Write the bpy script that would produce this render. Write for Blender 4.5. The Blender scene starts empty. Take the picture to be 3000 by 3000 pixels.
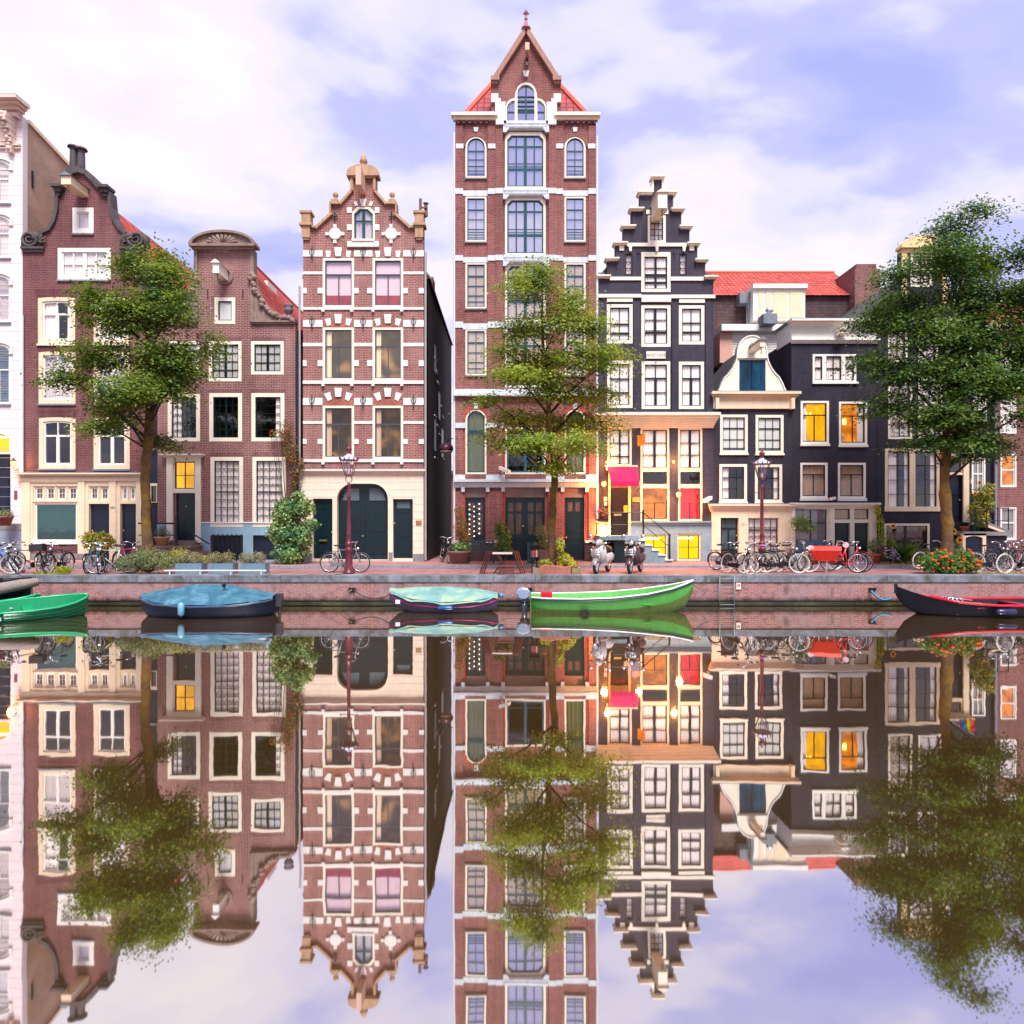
import bpy, bmesh, math, random
import numpy as np
from mathutils import Vector, Matrix
from mathutils.geometry import tessellate_polygon
R = math.radians
sc = bpy.context.scene
col = sc.collection
# ------------------------------------------------------------------ camera, light, exposure
F, DF, CZ, HY = 1958.0, 28.38, 2.81, 1525.0
cam = bpy.data.objects.new('camera', bpy.data.cameras.new('camera'))
col.objects.link(cam); sc.camera = cam
cam.location = (0, 0, CZ); cam.rotation_euler = (R(90), 0, 0)
cam.data.sensor_width = 36; cam.data.lens = F / 3000 * 36
cam.data.shift_y = (HY - 1500) / 3000
cam.data.clip_end = 3000; cam.data.clip_start = 0.1
SUN_EL, SUN_AZ = 58, 166          # behind the camera (azimuth clockwise from +Y)
sun = bpy.data.objects.new('sun', bpy.data.lights.new('sun', 'SUN'))
col.objects.link(sun)
sun.data.energy = 5.0; sun.data.angle = R(24); sun.data.color = (1, .95, .90)
sd = Vector((math.sin(R(SUN_AZ)) * math.cos(R(SUN_EL)), math.cos(R(SUN_AZ)) * math.cos(R(SUN_EL)), math.sin(R(SUN_EL))))
sun.rotation_euler = sd.to_track_quat('Z', 'Y').to_euler(); sun.location = (-10, -10, 40)
sc.view_settings.view_transform = 'Standard'; sc.view_settings.look = 'None'
sc.view_settings.exposure = 0.38; sc.view_settings.gamma = 1

world = bpy.data.worlds.new('World'); sc.world = world; world.use_nodes = True
nt = world.node_tree; N = nt.nodes; L = nt.links; N.clear()
def wn(t, **k):
    n = N.new(t)
    for a, b in k.items(): setattr(n, a, b)
    return n
def wm(op, a, b=None):
    n = wn('ShaderNodeMath', operation=op)
    for i, v in enumerate((a, b)):
        if v is None: continue
        if isinstance(v, (int, float)): n.inputs[i].default_value = v
        else: L.new(v, n.inputs[i])
    return n.outputs[0]
sky = wn('ShaderNodeTexSky', sky_type='NISHITA', sun_disc=False)
sky.sun_elevation = R(SUN_EL); sky.sun_rotation = R(SUN_AZ)
b1 = wn('ShaderNodeBackground'); b1.inputs[1].default_value = .1; L.new(sky.outputs[0], b1.inputs[0])
tc = wn('ShaderNodeTexCoord'); sp = wn('ShaderNodeSeparateXYZ'); L.new(tc.outputs['Generated'], sp.inputs[0])
den = wm('ADD', wm('ABSOLUTE', sp.outputs[2]), .30)
cb = wn('ShaderNodeCombineXYZ')
L.new(wm('DIVIDE', sp.outputs[0], den), cb.inputs[0]); L.new(wm('DIVIDE', sp.outputs[1], den), cb.inputs[1])
L.new(wm('MULTIPLY', sp.outputs[2], .9), cb.inputs[2])
mp = wn('ShaderNodeMapping'); mp.inputs['Rotation'].default_value = (0, 0, R(25)); mp.inputs['Location'].default_value = (3.1, 1.2, 0)
mp.inputs['Scale'].default_value = (1.0, 1.5, 1)
L.new(cb.outputs[0], mp.inputs[0])
def wnoise(scale, det, rough, dist):
    n = wn('ShaderNodeTexNoise'); L.new(mp.outputs[0], n.inputs['Vector'])
    n.inputs['Scale'].default_value = scale; n.inputs['Detail'].default_value = det
    n.inputs['Roughness'].default_value = rough; n.inputs['Distortion'].default_value = dist
    return n.outputs[0]
cloud = wm('ADD', wm('MULTIPLY', wnoise(1.5, 5, .5, .3), .80), wm('MULTIPLY', wnoise(4.6, 5, .5, .2), .20))
# clouds gather towards the horizon
hz = wm('MULTIPLY', wm('SUBTRACT', .55, wm('ABSOLUTE', sp.outputs[2])), .16)
cloud = wm('ADD', cloud, hz)
rp = wn('ShaderNodeValToRGB'); L.new(cloud, rp.inputs[0]); e = rp.color_ramp
e.interpolation = 'EASE'
e.elements[0].position = .38; e.elements[0].color = (.43, .47, .93, 1)
e.elements[1].position = .62; e.elements[1].color = (1.0, .95, .985, 1)
for p, c_ in ((.45, (.55, .57, .96, 1)), (.51, (.80, .77, .99, 1)), (.565, (.93, .86, .98, 1))):
    q = e.elements.new(p); q.color = c_
b2 = wn('ShaderNodeBackground'); b2.inputs[1].default_value = .88; L.new(rp.outputs[0], b2.inputs[0])
mx = wn('ShaderNodeMixShader'); mx.inputs[0].default_value = .92
L.new(b1.outputs[0], mx.inputs[1]); L.new(b2.outputs[0], mx.inputs[2])
wo = wn('ShaderNodeOutputWorld'); L.new(mx.outputs[0], wo.inputs[0])
cy = sc.cycles
cy.max_bounces = 7; cy.diffuse_bounces = 3; cy.glossy_bounces = 4; cy.transparent_max_bounces = 10; cy.transmission_bounces = 3
cy.caustics_reflective = False; cy.caustics_refractive = False; cy.sample_clamp_indirect = 4

# ------------------------------------------------------------------ helpers
def PX(px, D=DF): return (px - 1500) * D / F
def PZ(py, D=DF): return CZ - (py - HY) * D / F
def s2l(v):
    v /= 255.0
    return v / 12.92 if v <= .04045 else ((v + .055) / 1.055) ** 2.4
G = 0.86
def C(r, g, b, k=None):
    k = G if k is None else k
    return (min(1, s2l(r) * k), min(1, s2l(g) * k), min(1, s2l(b) * k), 1)

MATS = {}
class NM:
    def __init__(s, name):
        s.m = bpy.data.materials.new(name); s.m.use_nodes = True
        s.t = s.m.node_tree; s.N = s.t.nodes; s.L = s.t.links; s.N.clear()
        s.out = s.n('ShaderNodeOutputMaterial')
    def n(s, t, **k):
        x = s.N.new(t)
        for a, b in k.items(): setattr(x, a, b)
        return x
    def put(s, sock, v):
        if isinstance(v, bpy.types.NodeSocket): s.L.new(v, sock)
        else: sock.default_value = v
    def math(s, op, a, b=0.0):
        x = s.n('ShaderNodeMath', operation=op); s.put(x.inputs[0], a); s.put(x.inputs[1], b); return x.outputs[0]
    def mix(s, f, a, b, mode='MIX'):
        x = s.n('ShaderNodeMix', data_type='RGBA', blend_type=mode)
        s.put(x.inputs[0], f); s.put(x.inputs[6], a); s.put(x.inputs[7], b); return x.outputs[2]
    def ramp(s, f, pts):
        x = s.n('ShaderNodeValToRGB'); s.put(x.inputs[0], f); e = x.color_ramp
        e.elements[0].position = pts[0][0]; e.elements[0].color = pts[0][1]
        e.elements[1].position = pts[-1][0]; e.elements[1].color = pts[-1][1]
        for p, c in pts[1:-1]:
            q = e.elements.new(p); q.color = c
        return x.outputs[0]
    def noise(s, scale, det=3, rough=.5, vec=None, dist=0):
        x = s.n('ShaderNodeTexNoise')
        if vec is not None: s.L.new(vec, x.inputs['Vector'])
        x.inputs['Scale'].default_value = scale; x.inputs['Detail'].default_value = det
        x.inputs['Roughness'].default_value = rough; x.inputs['Distortion'].default_value = dist
        return x.outputs[0]
    def obj(s): return s.n('ShaderNodeTexCoord').outputs['Object']
    def uz(s, k=1.0):   # (x+y, z) wall coordinates
        a = s.n('ShaderNodeSeparateXYZ'); s.L.new(s.obj(), a.inputs[0])
        c = s.n('ShaderNodeCombineXYZ'); s.put(c.inputs[0], s.math('ADD', a.outputs[0], a.outputs[1])); s.put(c.inputs[1], a.outputs[2])
        return c.outputs[0]
    def bsdf(s, color, rough=.7, spec=.3, metal=0, bump=None, bstr=.3, bdist=.01, **k):
        b = s.n('ShaderNodeBsdfPrincipled')
        s.put(b.inputs['Base Color'], color); s.put(b.inputs['Roughness'], rough)
        b.inputs['Specular IOR Level'].default_value = spec; b.inputs['Metallic'].default_value = metal
        if bump is not None:
            u = s.n('ShaderNodeBump'); u.inputs['Strength'].default_value = bstr; u.inputs['Distance'].default_value = bdist
            s.L.new(bump, u.inputs['Height']); s.L.new(u.outputs[0], b.inputs['Normal'])
        for a, v in k.items(): s.put(b.inputs[a.replace('_', ' ')], v)
        return b.outputs[0]
    def fin(s, sh): s.L.new(sh, s.out.inputs[0]); return s.m

def gray(v, a=1): return (v, v, v, a)
def brick(name, c1, c2, mortar, row=.072, wid=.23, ms=.012, var=.35, grime=.25):
    if name in MATS: return MATS[name]
    m = NM(name); v = m.uz()
    t = m.n('ShaderNodeTexBrick'); m.L.new(v, t.inputs['Vector'])
    t.inputs['Scale'].default_value = 1; t.inputs['Brick Width'].default_value = wid; t.inputs['Row Height'].default_value = row
    t.inputs['Mortar Size'].default_value = ms; t.inputs['Mortar Smooth'].default_value = .3; t.inputs['Bias'].default_value = -.1
    t.inputs['Color1'].default_value = c1; t.inputs['Color2'].default_value = c2; t.inputs['Mortar'].default_value = mortar
    n1 = m.noise(.55, 5, .6, m.obj(), .4); n2 = m.noise(9, 3, .6, m.obj())
    c = m.mix(1.0, t.outputs['Color'], m.ramp(n1, [(.3, gray(1 - var)), (.7, gray(1 + 0 * var))]), 'MULTIPLY')
    c = m.mix(1.0, c, m.ramp(n2, [(.3, gray(1 - grime)), (.65, gray(1))]), 'MULTIPLY')
    st = m.n('ShaderNodeMapping'); m.L.new(m.obj(), st.inputs[0]); st.inputs['Scale'].default_value = (2.2, 2.2, .22)
    n3 = m.noise(1.0, 5, .65, st.outputs[0], .3); n4 = m.noise(.28, 4, .6, m.obj(), .8)
    c = m.mix(1.0, c, m.ramp(n3, [(.34, gray(.72)), (.56, gray(1))]), 'MULTIPLY')
    c = m.mix(m.ramp(n4, [(.5, gray(0)), (.72, gray(.28))]), c, mortar)
    sh = m.bsdf(c, .8, .2, bump=t.outputs['Fac'], bstr=-.35, bdist=.006)
    MATS[name] = m.fin(sh); return MATS[name]
def paint(name, c, rough=.5, var=.12, spec=.35, scale=3.0, bump=0):
    if name in MATS: return MATS[name]
    m = NM(name); n1 = m.noise(scale, 5, .6, m.obj(), .3)
    st = m.n('ShaderNodeMapping'); m.L.new(m.obj(), st.inputs[0]); st.inputs['Scale'].default_value = (7, 7, .6)
    n2 = m.noise(2.0, 4, .6, st.outputs[0])
    cc = m.mix(1.0, c, m.ramp(n1, [(.3, gray(1 - var)), (.7, gray(1))]), 'MULTIPLY')
    cc = m.mix(1.0, cc, m.ramp(n2, [(.28, gray(1 - var)), (.55, gray(1))]), 'MULTIPLY')
    sh = m.bsdf(cc, rough, spec, bump=n2 if bump else None, bstr=bump or 0, bdist=.01)
    MATS[name] = m.fin(sh); return MATS[name]
def metal(name, c, rough=.3):
    if name in MATS: return MATS[name]
    m = NM(name); MATS[name] = m.fin(m.bsdf(c, rough, .5, .9)); return MATS[name]
def glass(name, refl, tint=(1, 1, 1, 1), glo=(.9, .88, .95, 1), rough=.03):
    if name in MATS: return MATS[name]
    m = NM(name)
    tr = m.n('ShaderNodeBsdfTransparent'); tr.inputs[0].default_value = tint
    gl = m.n('ShaderNodeBsdfGlossy'); gl.inputs['Color'].default_value = glo; gl.inputs['Roughness'].default_value = rough
    n = m.noise(1.2, 2, .5, m.obj(), .5)
    u = m.n('ShaderNodeBump'); u.inputs['Strength'].default_value = .12; u.inputs['Distance'].default_value = .03; m.L.new(n, u.inputs['Height'])
    m.L.new(u.outputs[0], gl.inputs['Normal'])
    fr = m.n('ShaderNodeFresnel'); gg = m.n('ShaderNodeNewGeometry'); m.put(fr.inputs[0], m.math('SUBTRACT', 1.45, m.math('MULTIPLY', gg.outputs['Backfacing'], 1.45 - 1 / 1.45)))   # a thin pane, alike from both sides
    f = m.math('MINIMUM', m.math('ADD', fr.outputs[0], refl), 1.0)
    x = m.n('ShaderNodeMixShader'); m.L.new(f, x.inputs[0]); m.L.new(tr.outputs[0], x.inputs[1]); m.L.new(gl.outputs[0], x.inputs[2])
    MATS[name] = m.fin(x.outputs[0]); return MATS[name]
def emit(name, c, strength, var=0.0, scale=1.5):
    if name in MATS: return MATS[name]
    m = NM(name); e = m.n('ShaderNodeEmission'); e.inputs[1].default_value = strength
    if var:
        n = m.noise(scale, 3, .5, m.obj(), .2); col_ = m.mix(1.0, c, m.ramp(n, [(.35, gray(1 - var)), (.65, gray(1))]), 'MULTIPLY'); m.put(e.inputs[0], col_)
    else: e.inputs[0].default_value = c
    MATS[name] = m.fin(e.outputs[0]); return MATS[name]
def tiles(name, c1, c2, along='x', row=.28, wid=.24):
    if name in MATS: return MATS[name]
    m = NM(name); a = m.n('ShaderNodeSeparateXYZ'); m.L.new(m.obj(), a.inputs[0])
    cb = m.n('ShaderNodeCombineXYZ'); m.put(cb.inputs[0], a.outputs[0] if along == 'x' else a.outputs[1]); m.put(cb.inputs[1], a.outputs[2])
    t = m.n('ShaderNodeTexBrick'); m.L.new(cb.outputs[0], t.inputs['Vector'])
    t.inputs['Scale'].default_value = 1; t.inputs['Brick Width'].default_value = wid; t.inputs['Row Height'].default_value = row
    t.offset = 0; t.inputs['Mortar Size'].default_value = .045; t.inputs['Mortar Smooth'].default_value = 1
    t.inputs['Color1'].default_value = c1; t.inputs['Color2'].default_value = c2
    t.inputs['Mortar'].default_value = (c2[0] * .3, c2[1] * .3, c2[2] * .3, 1)
    n = m.noise(.9, 5, .65, m.obj())
    c = m.mix(1.0, t.outputs['Color'], m.ramp(n, [(.3, gray(.72)), (.62, gray(1))]), 'MULTIPLY')
    MATS[name] = m.fin(m.bsdf(c, .7, .25, bump=t.outputs['Fac'], bstr=-.8, bdist=.03)); return MATS[name]
def leafmat(name, ca, cb_, cc, trans=.35):
    if name in MATS: return MATS[name]
    m = NM(name); g = m.n('ShaderNodeNewGeometry')
    n = m.noise(1.1, 3, .6, m.obj())
    r = m.ramp(g.outputs['Random Per Island'], [(0, ca), (.55, cb_), (1, cc)])
    c = m.mix(m.ramp(n, [(.4, gray(0)), (.62, gray(.75))]), r, cc)
    b = m.bsdf(c, .5, .35)
    t = m.n('ShaderNodeBsdfTranslucent')
    m.put(t.inputs[0], m.mix(1.0, c, (1.25, 1.15, .5, 1), 'MULTIPLY'))
    x = m.n('ShaderNodeMixShader'); x.inputs[0].default_value = trans; m.L.new(b, x.inputs[1]); m.L.new(t.outputs[0], x.inputs[2])
    MATS[name] = m.fin(x.outputs[0]); return MATS[name]

class MB:
    def __init__(s): s.v = []; s.f = []; s.sm = False
    def add(s, vs, fs):
        o = len(s.v); s.v += [tuple(p) for p in vs]; s.f += [tuple(i + o for i in q) for q in fs]; return s
    def box(s, x0, x1, y0, y1, z0, z1):
        vs = [(x, y, z) for z in (z0, z1) for y in (y0, y1) for x in (x0, x1)]
        return s.add(vs, [(0, 2, 3, 1), (4, 5, 7, 6), (0, 1, 5, 4), (2, 6, 7, 3), (0, 4, 6, 2), (1, 3, 7, 5)])
    def obox(s, c, ax, ay, az):     # oriented box: centre, half-axis vectors
        c = Vector(c); ax = Vector(ax); ay = Vector(ay); az = Vector(az)
        vs = [c + i * ax + j * ay + k * az for k in (-1, 1) for j in (-1, 1) for i in (-1, 1)]
        return s.add(vs, [(0, 2, 3, 1), (4, 5, 7, 6), (0, 1, 5, 4), (2, 6, 7, 3), (0, 4, 6, 2), (1, 3, 7, 5)])
    def pb(s, x0, y0, x1, y1, fr, bk, D=DF):   # facade box: fr metres proud of the plane D, bk metres behind it
        return s.box(PX(x0, D), PX(x1, D), D - fr, D + bk, PZ(y1, D), PZ(y0, D))
    def tube(s, pts, r, n=8, cap=True, closed=False):
        pts = [Vector(p) for p in pts]; k = len(pts)
        rs = [r] * k if isinstance(r, (int, float)) else list(r)
        o = len(s.v); up = None
        for i, p in enumerate(pts):
            if closed: d = pts[(i + 1) % k] - pts[i - 1]
            else: d = (pts[min(i + 1, k - 1)] - pts[max(i - 1, 0)])
            if d.length < 1e-9: d = Vector((0, 0, 1))
            d.normalize()
            if up is None:
                up = Vector((0, 0, 1)) if abs(d.z) < .9 else Vector((1, 0, 0))
            a = d.cross(up)
            if a.length < 1e-6: a = d.cross(Vector((0, 1, .01)))
            a.normalize(); b = a.cross(d).normalized(); up = b
            for j in range(n):
                t = 2 * math.pi * j / n
                s.v.append(tuple(p + rs[i] * (math.cos(t) * a + math.sin(t) * b)))
        m = k if closed else k - 1
        for i in range(m):
            i2 = (i + 1) % k
            for j in range(n):
                s.f.append((o + i * n + j, o + i * n + (j + 1) % n, o + i2 * n + (j + 1) % n, o + i2 * n + j))
        if cap and not closed:
            s.f.append(tuple(o + j for j in range(n))); s.f.append(tuple(o + (k - 1) * n + j for j in reversed(range(n))))
        return s
    def lathe(s, prof, c=(0, 0, 0), n=20, axis='z'):
        o = len(s.v); k = len(prof)
        for r, h in prof:
            for j in range(n):
                t = 2 * math.pi * j / n; a, b = r * math.cos(t), r * math.sin(t)
                p = (a, b, h) if axis == 'z' else ((a, h, b) if axis == 'y' else (h, a, b))
                s.v.append((c[0] + p[0], c[1] + p[1], c[2] + p[2]))
        for i in range(k - 1):
            for j in range(n): s.f.append((o + i * n + j, o + i * n + (j + 1) % n, o + (i + 1) * n + (j + 1) % n, o + (i + 1) * n + j))
        s.f.append(tuple(o + j for j in reversed(range(n)))); s.f.append(tuple(o + (k - 1) * n + j for j in range(n)))
        return s
    def ball(s, c, r, n=12, sz=1.0):
        return s.lathe([(max(.001, r * math.sin(math.pi * i / 8)), -r * sz * math.cos(math.pi * i / 8)) for i in range(9)], c, n)
    def prism(s, pts, fr, bk, D=DF, holes=(), world=False):    # polygon in the facade plane, in pixel units unless world
        loops = [pts] + list(holes)
        if not world: loops = [[(PX(x, D), PZ(y, D)) for x, y in lp] for lp in loops]
        tri = tessellate_polygon([[Vector((x, y, 0)) for x, y in lp] for lp in loops])
        flat = [p for lp in loops for p in lp]; n = len(flat); o = len(s.v)
        s.v += [(x, D - fr, z) for x, z in flat] + [(x, D + bk, z) for x, z in flat]
        for t in tri:
            s.f.append(tuple(o + i for i in t)); s.f.append(tuple(o + n + i for i in reversed(t)))
        q = 0
        for lp in loops:
            k = len(lp)
            for i in range(k):
                j = (i + 1) % k; s.f.append((o + q + i, o + q + j, o + n + q + j, o + n + q + i))
            q += k
        return s
    def build(s, name, mat, parent=None, smooth=False, rel=True, kind=None):
        off = Vector((0, 0, 0)); p = parent
        if rel:
            while p is not None: off += p.location; p = p.parent
        me = bpy.data.meshes.new(name)
        me.from_pydata([(a - off.x, b - off.y, c - off.z) for a, b, c in s.v], [], s.f)
        if smooth or s.sm: me.polygons.foreach_set('use_smooth', [True] * len(me.polygons))
        me.materials.append(mat)
        bm = bmesh.new(); bm.from_mesh(me); bmesh.ops.recalc_face_normals(bm, faces=bm.faces); bm.to_mesh(me); bm.free()
        me.update()
        o = bpy.data.objects.new(name, me); col.objects.link(o); o.parent = parent
        if kind: o['kind'] = kind
        return o
SPLIT = {'pilaster', 'gable_coping', 'corner_pier', 'voussoir', 'stone_band', 'plinth', 'red_brick_edge', 'quoin_block', 'sill_corbel', 'wall_anchor', 'fleur_anchor', 'step_cap', 'stone_step', 'stone_lintel',
         'base_block', 'base_ledge', 'door_panel', 'downpipe', 'cornice_bracket', 'gable_shoulder', 'basement_recess', 'neck_edge', 'door_surround', 'scroll_ledge', 'attic_keystone', 'dormer_window', 'gable_trim', 'hood_mould',
         'keystone', 'stone_sill', 'hip_tiles', 'loft_shutter', 'door_bell', 'top_volute', 'brick_corbel', 'ashlar_joint_', 'shoulder_ledge', 'door_frame', 'door_glass', 'brick_lintel', 'cornice_return', 'neck', 'spoke_', 'planter_box', 'chimney_pipe', 'chimney', 'ball_finial', 'medallion', 'plaque'}
def clusters(mb, tol=.012):
    n = len(mb.v); par = list(range(n))
    def fd(i):
        while par[i] != i: par[i] = par[par[i]]; i = par[i]
        return i
    for f in mb.f:
        r = fd(f[0])
        for i in f[1:]: par[fd(i)] = r
    isl = {}
    for i in range(n): isl.setdefault(fd(i), []).append(i)
    keys = list(isl); bb = []
    for k in keys:
        p = [mb.v[i] for i in isl[k]]; bb.append(([min(q[a] for q in p) - tol for a in range(3)], [max(q[a] for q in p) + tol for a in range(3)]))
    g = list(range(len(keys)))
    def gf(i):
        while g[i] != i: i = g[i]
        return i
    for i in range(len(keys)):
        for j in range(i):
            if all(bb[i][0][a] <= bb[j][1][a] and bb[j][0][a] <= bb[i][1][a] for a in range(3)): g[gf(i)] = gf(j)
    grp = {}
    for i, k in enumerate(keys): grp.setdefault(gf(i), []).append(k)
    out = []
    for ks in grp.values():
        vs = sorted(i for k in ks for i in isl[k]); mp_ = {v: a for a, v in enumerate(vs)}; q = MB(); q.sm = mb.sm
        q.v = [mb.v[i] for i in vs]; q.f = [tuple(mp_[i] for i in f) for f in mb.f if f[0] in mp_]; out.append(q)
    return out
def thing(name, label, cat, loc=(0, 0, 0), rz=0, group=None):
    o = bpy.data.objects.new(name, None); col.objects.link(o); o.location = loc; o.rotation_euler = (0, 0, rz)
    o['label'] = label; o['category'] = cat
    if group: o['group'] = group
    return o
def tag(o, label, cat, group=None):
    o['label'] = label; o['category'] = cat
    if group: o['group'] = group
    return o
def textmesh(txt, size, mat, parent, loc, depth=.006, name='lettering', rz=0, rx=90):
    cu = bpy.data.curves.new(name, 'FONT'); cu.body = txt; cu.size = size; cu.align_x = 'CENTER'; cu.align_y = 'CENTER'; cu.extrude = depth
    t = bpy.data.objects.new(name, cu); col.objects.link(t)
    bpy.context.view_layer.update()
    me = bpy.data.meshes.new_from_object(t); bpy.data.objects.remove(t)
    me.transform(Matrix.Translation(Vector(loc)) @ Matrix.Rotation(R(rz), 4, 'Z') @ Matrix.Rotation(R(rx), 4, 'X'))
    me.materials.clear(); me.materials.append(mat)
    off = Vector((0, 0, 0)); p = parent
    while p is not None: off += p.location; p = p.parent
    me.transform(Matrix.Translation(-off))
    o = bpy.data.objects.new(name, me); col.objects.link(o); o.parent = parent; return o

# ------------------------------------------------------------------ materials
CREAM = paint('cream_paint', C(252, 242, 222), .45, .07)
WARMCREAM = paint('warm_cream_paint', C(250, 226, 194), .45, .10)
WHITE = paint('white_paint', C(252, 248, 240), .4, .06)
WSTONE = paint('white_stone', C(248, 244, 236), .6, .12)
BWHITE = paint('bluish_white_stone', C(222, 232, 240), .6, .2)
OCHRE = paint('sandstone', C(205, 165, 130), .75, .3)
STONE = paint('weathered_stone', C(165, 140, 130), .8, .4)
DSTONE = paint('dark_carved_stone', C(98, 90, 92), .8, .45, bump=.3)
GSTONE = paint('grey_stone', C(150, 148, 150), .8, .3)
DKGREEN = paint('dark_green_paint', C(18, 42, 50), .3, .25)
BLUEGREEN = paint('blue_green_paint', C(28, 74, 92), .35, .2)
TEAL = paint('teal_sash_paint', C(40, 84, 92), .35, .15)
NAVY = paint('navy_paint', C(30, 38, 60), .35, .2)
GRAYSASH = paint('grey_sash_paint', C(84, 86, 100), .4, .15)
BLACKP = paint('black_paint', C(26, 26, 32), .35, .2)
LBLUE = paint('light_blue_plinth', C(150, 188, 208), .6, .22)
GBLUE = paint('grey_blue_plinth', C(142, 164, 176), .6, .2)
IRON = paint('black_iron', C(28, 32, 42), .4, .1)
CHROME = metal('chrome', (.75, .77, .8, 1), .2)
LEAD = paint('lead_flashing', C(140, 148, 160), .5, .25)
PIPE = paint('white_downpipe', C(226, 232, 240), .45, .1)
RED = paint('red_paint', C(230, 35, 30), .35, .12)
CURT = paint('net_curtain', C(255, 244, 238, 1.0), .9, .04)
GCURT = paint('grey_curtain', C(236, 220, 212, 1), .9, .12)
BLINDM = paint('white_blind', C(240, 238, 232), .9, .05)
TAN = paint('tan_blind', C(225, 200, 165), .9, .12)
REDC = paint('red_curtain', C(215, 20, 50), .8, .1)
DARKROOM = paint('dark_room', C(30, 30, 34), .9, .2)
_m = NM('painted_reflection_shapes'); _n = _m.noise(1.0, 1, .5, _m.obj(), .5)  # tan and brown shapes painted in, standing for reflections in the panes
REFLROOM = _m.fin(_m.bsdf(_m.ramp(_n, [(.3, C(30, 28, 32)), (.45, C(70, 60, 56)), (.52, C(150, 120, 90)), (.6, C(220, 176, 110)), (.66, C(90, 80, 76))]), .8, .2))
LIT = emit('lit_room_orange', (1, .45, .01, 1), 1.15, .45, 1.4)
LITY = emit('lit_room_yellow', (1, .66, .012, 1), 1.1, .12, 1)
LITO = emit('lit_room_amber', (.95, .26, .02, 1), 1.05, .6, 2.0)
BULB = emit('lamp_bulb', (1, .45, .08, 1), 6)
G1 = glass('glass_clear', .06)
G2 = glass('glass_mid', .22)
G3 = glass('glass_sky', .62, glo=(.93, .90, .97, 1))
G0 = glass('glass_low', .01)
BR_B = brick('brick_plum', C(134, 76, 80), C(112, 62, 68), C(160, 122, 120), var=.3)
BR_C = brick('brick_rose', C(152, 92, 90), C(128, 76, 78), C(196, 164, 158), var=.22)
BR_D = brick('brick_red', C(172, 104, 98), C(146, 84, 82), C(202, 168, 160), var=.22)
BR_E = brick('brick_tower', C(168, 96, 92), C(138, 74, 74), C(172, 134, 128), var=.3)
BR_K = brick('brick_brown_red', C(150, 92, 90), C(120, 74, 76), C(165, 130, 126), var=.3)
BR_F = brick('painted_brick_slate', C(84, 76, 92), C(76, 70, 86), C(64, 60, 76), var=.2, ms=.006)
BR_G = brick('painted_brick_black', C(66, 62, 78), C(58, 56, 70), C(50, 48, 62), var=.25, ms=.006)
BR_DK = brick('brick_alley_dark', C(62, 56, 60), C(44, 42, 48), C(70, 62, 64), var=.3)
TILE = tiles('roof_tiles_red_side', C(226, 96, 78), C(180, 66, 56), 'y')
TILEX = tiles('roof_tiles_red', C(226, 100, 84), C(184, 72, 62), 'x', .24)
TILEG = tiles('roof_tiles_grey', C(98, 94, 100), C(74, 72, 80), 'y')
SLATE = paint('roof_slate', C(100, 92, 98), .7, .3)

# ------------------------------------------------------------------ house kit
def outline(x0, y0, x1, y1, kind=None):
    if not kind: return [(x0, y1), (x1, y1), (x1, y0), (x0, y0)]
    if kind == 'round':
        r = (x1 - x0) / 2; cx = x0 + r
        return [(x0, y1), (x1, y1)] + [(cx + r * math.cos(R(a)), y0 + r - r * math.sin(R(a))) for a in range(0, 181, 12)]
    k, q = kind
    if k == 'seg':
        cx = (x0 + x1) / 2; w = (x1 - x0) / 2; rad = (w * w + q * q) / (2 * q); a0 = math.asin(w / rad)
        return [(x0, y1), (x1, y1)] + [(cx + rad * math.sin(a0 - 2 * a0 * i / 12), y0 + rad - rad * math.cos(a0 - 2 * a0 * i / 12)) for i in range(13)]
    if k == 'cham': return [(x0, y1), (x1, y1), (x1, y0 + q), (x1 - q, y0), (x0 + q, y0), (x0, y0 + q)]
    if k == 'basket':
        return [(x0, y1), (x1, y1)] + [(x1 - q + q * math.cos(R(a)), y0 + q - q * math.sin(R(a))) for a in range(0, 91, 15)] + \
               [(x0 + q + q * math.cos(R(a)), y0 + q - q * math.sin(R(a))) for a in range(90, 181, 15)]
def inset(kind, d):
    if not kind or kind == 'round': return kind
    if kind[0] == 'basket': return ('basket', max(1, kind[1] - d))
    return kind
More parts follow.
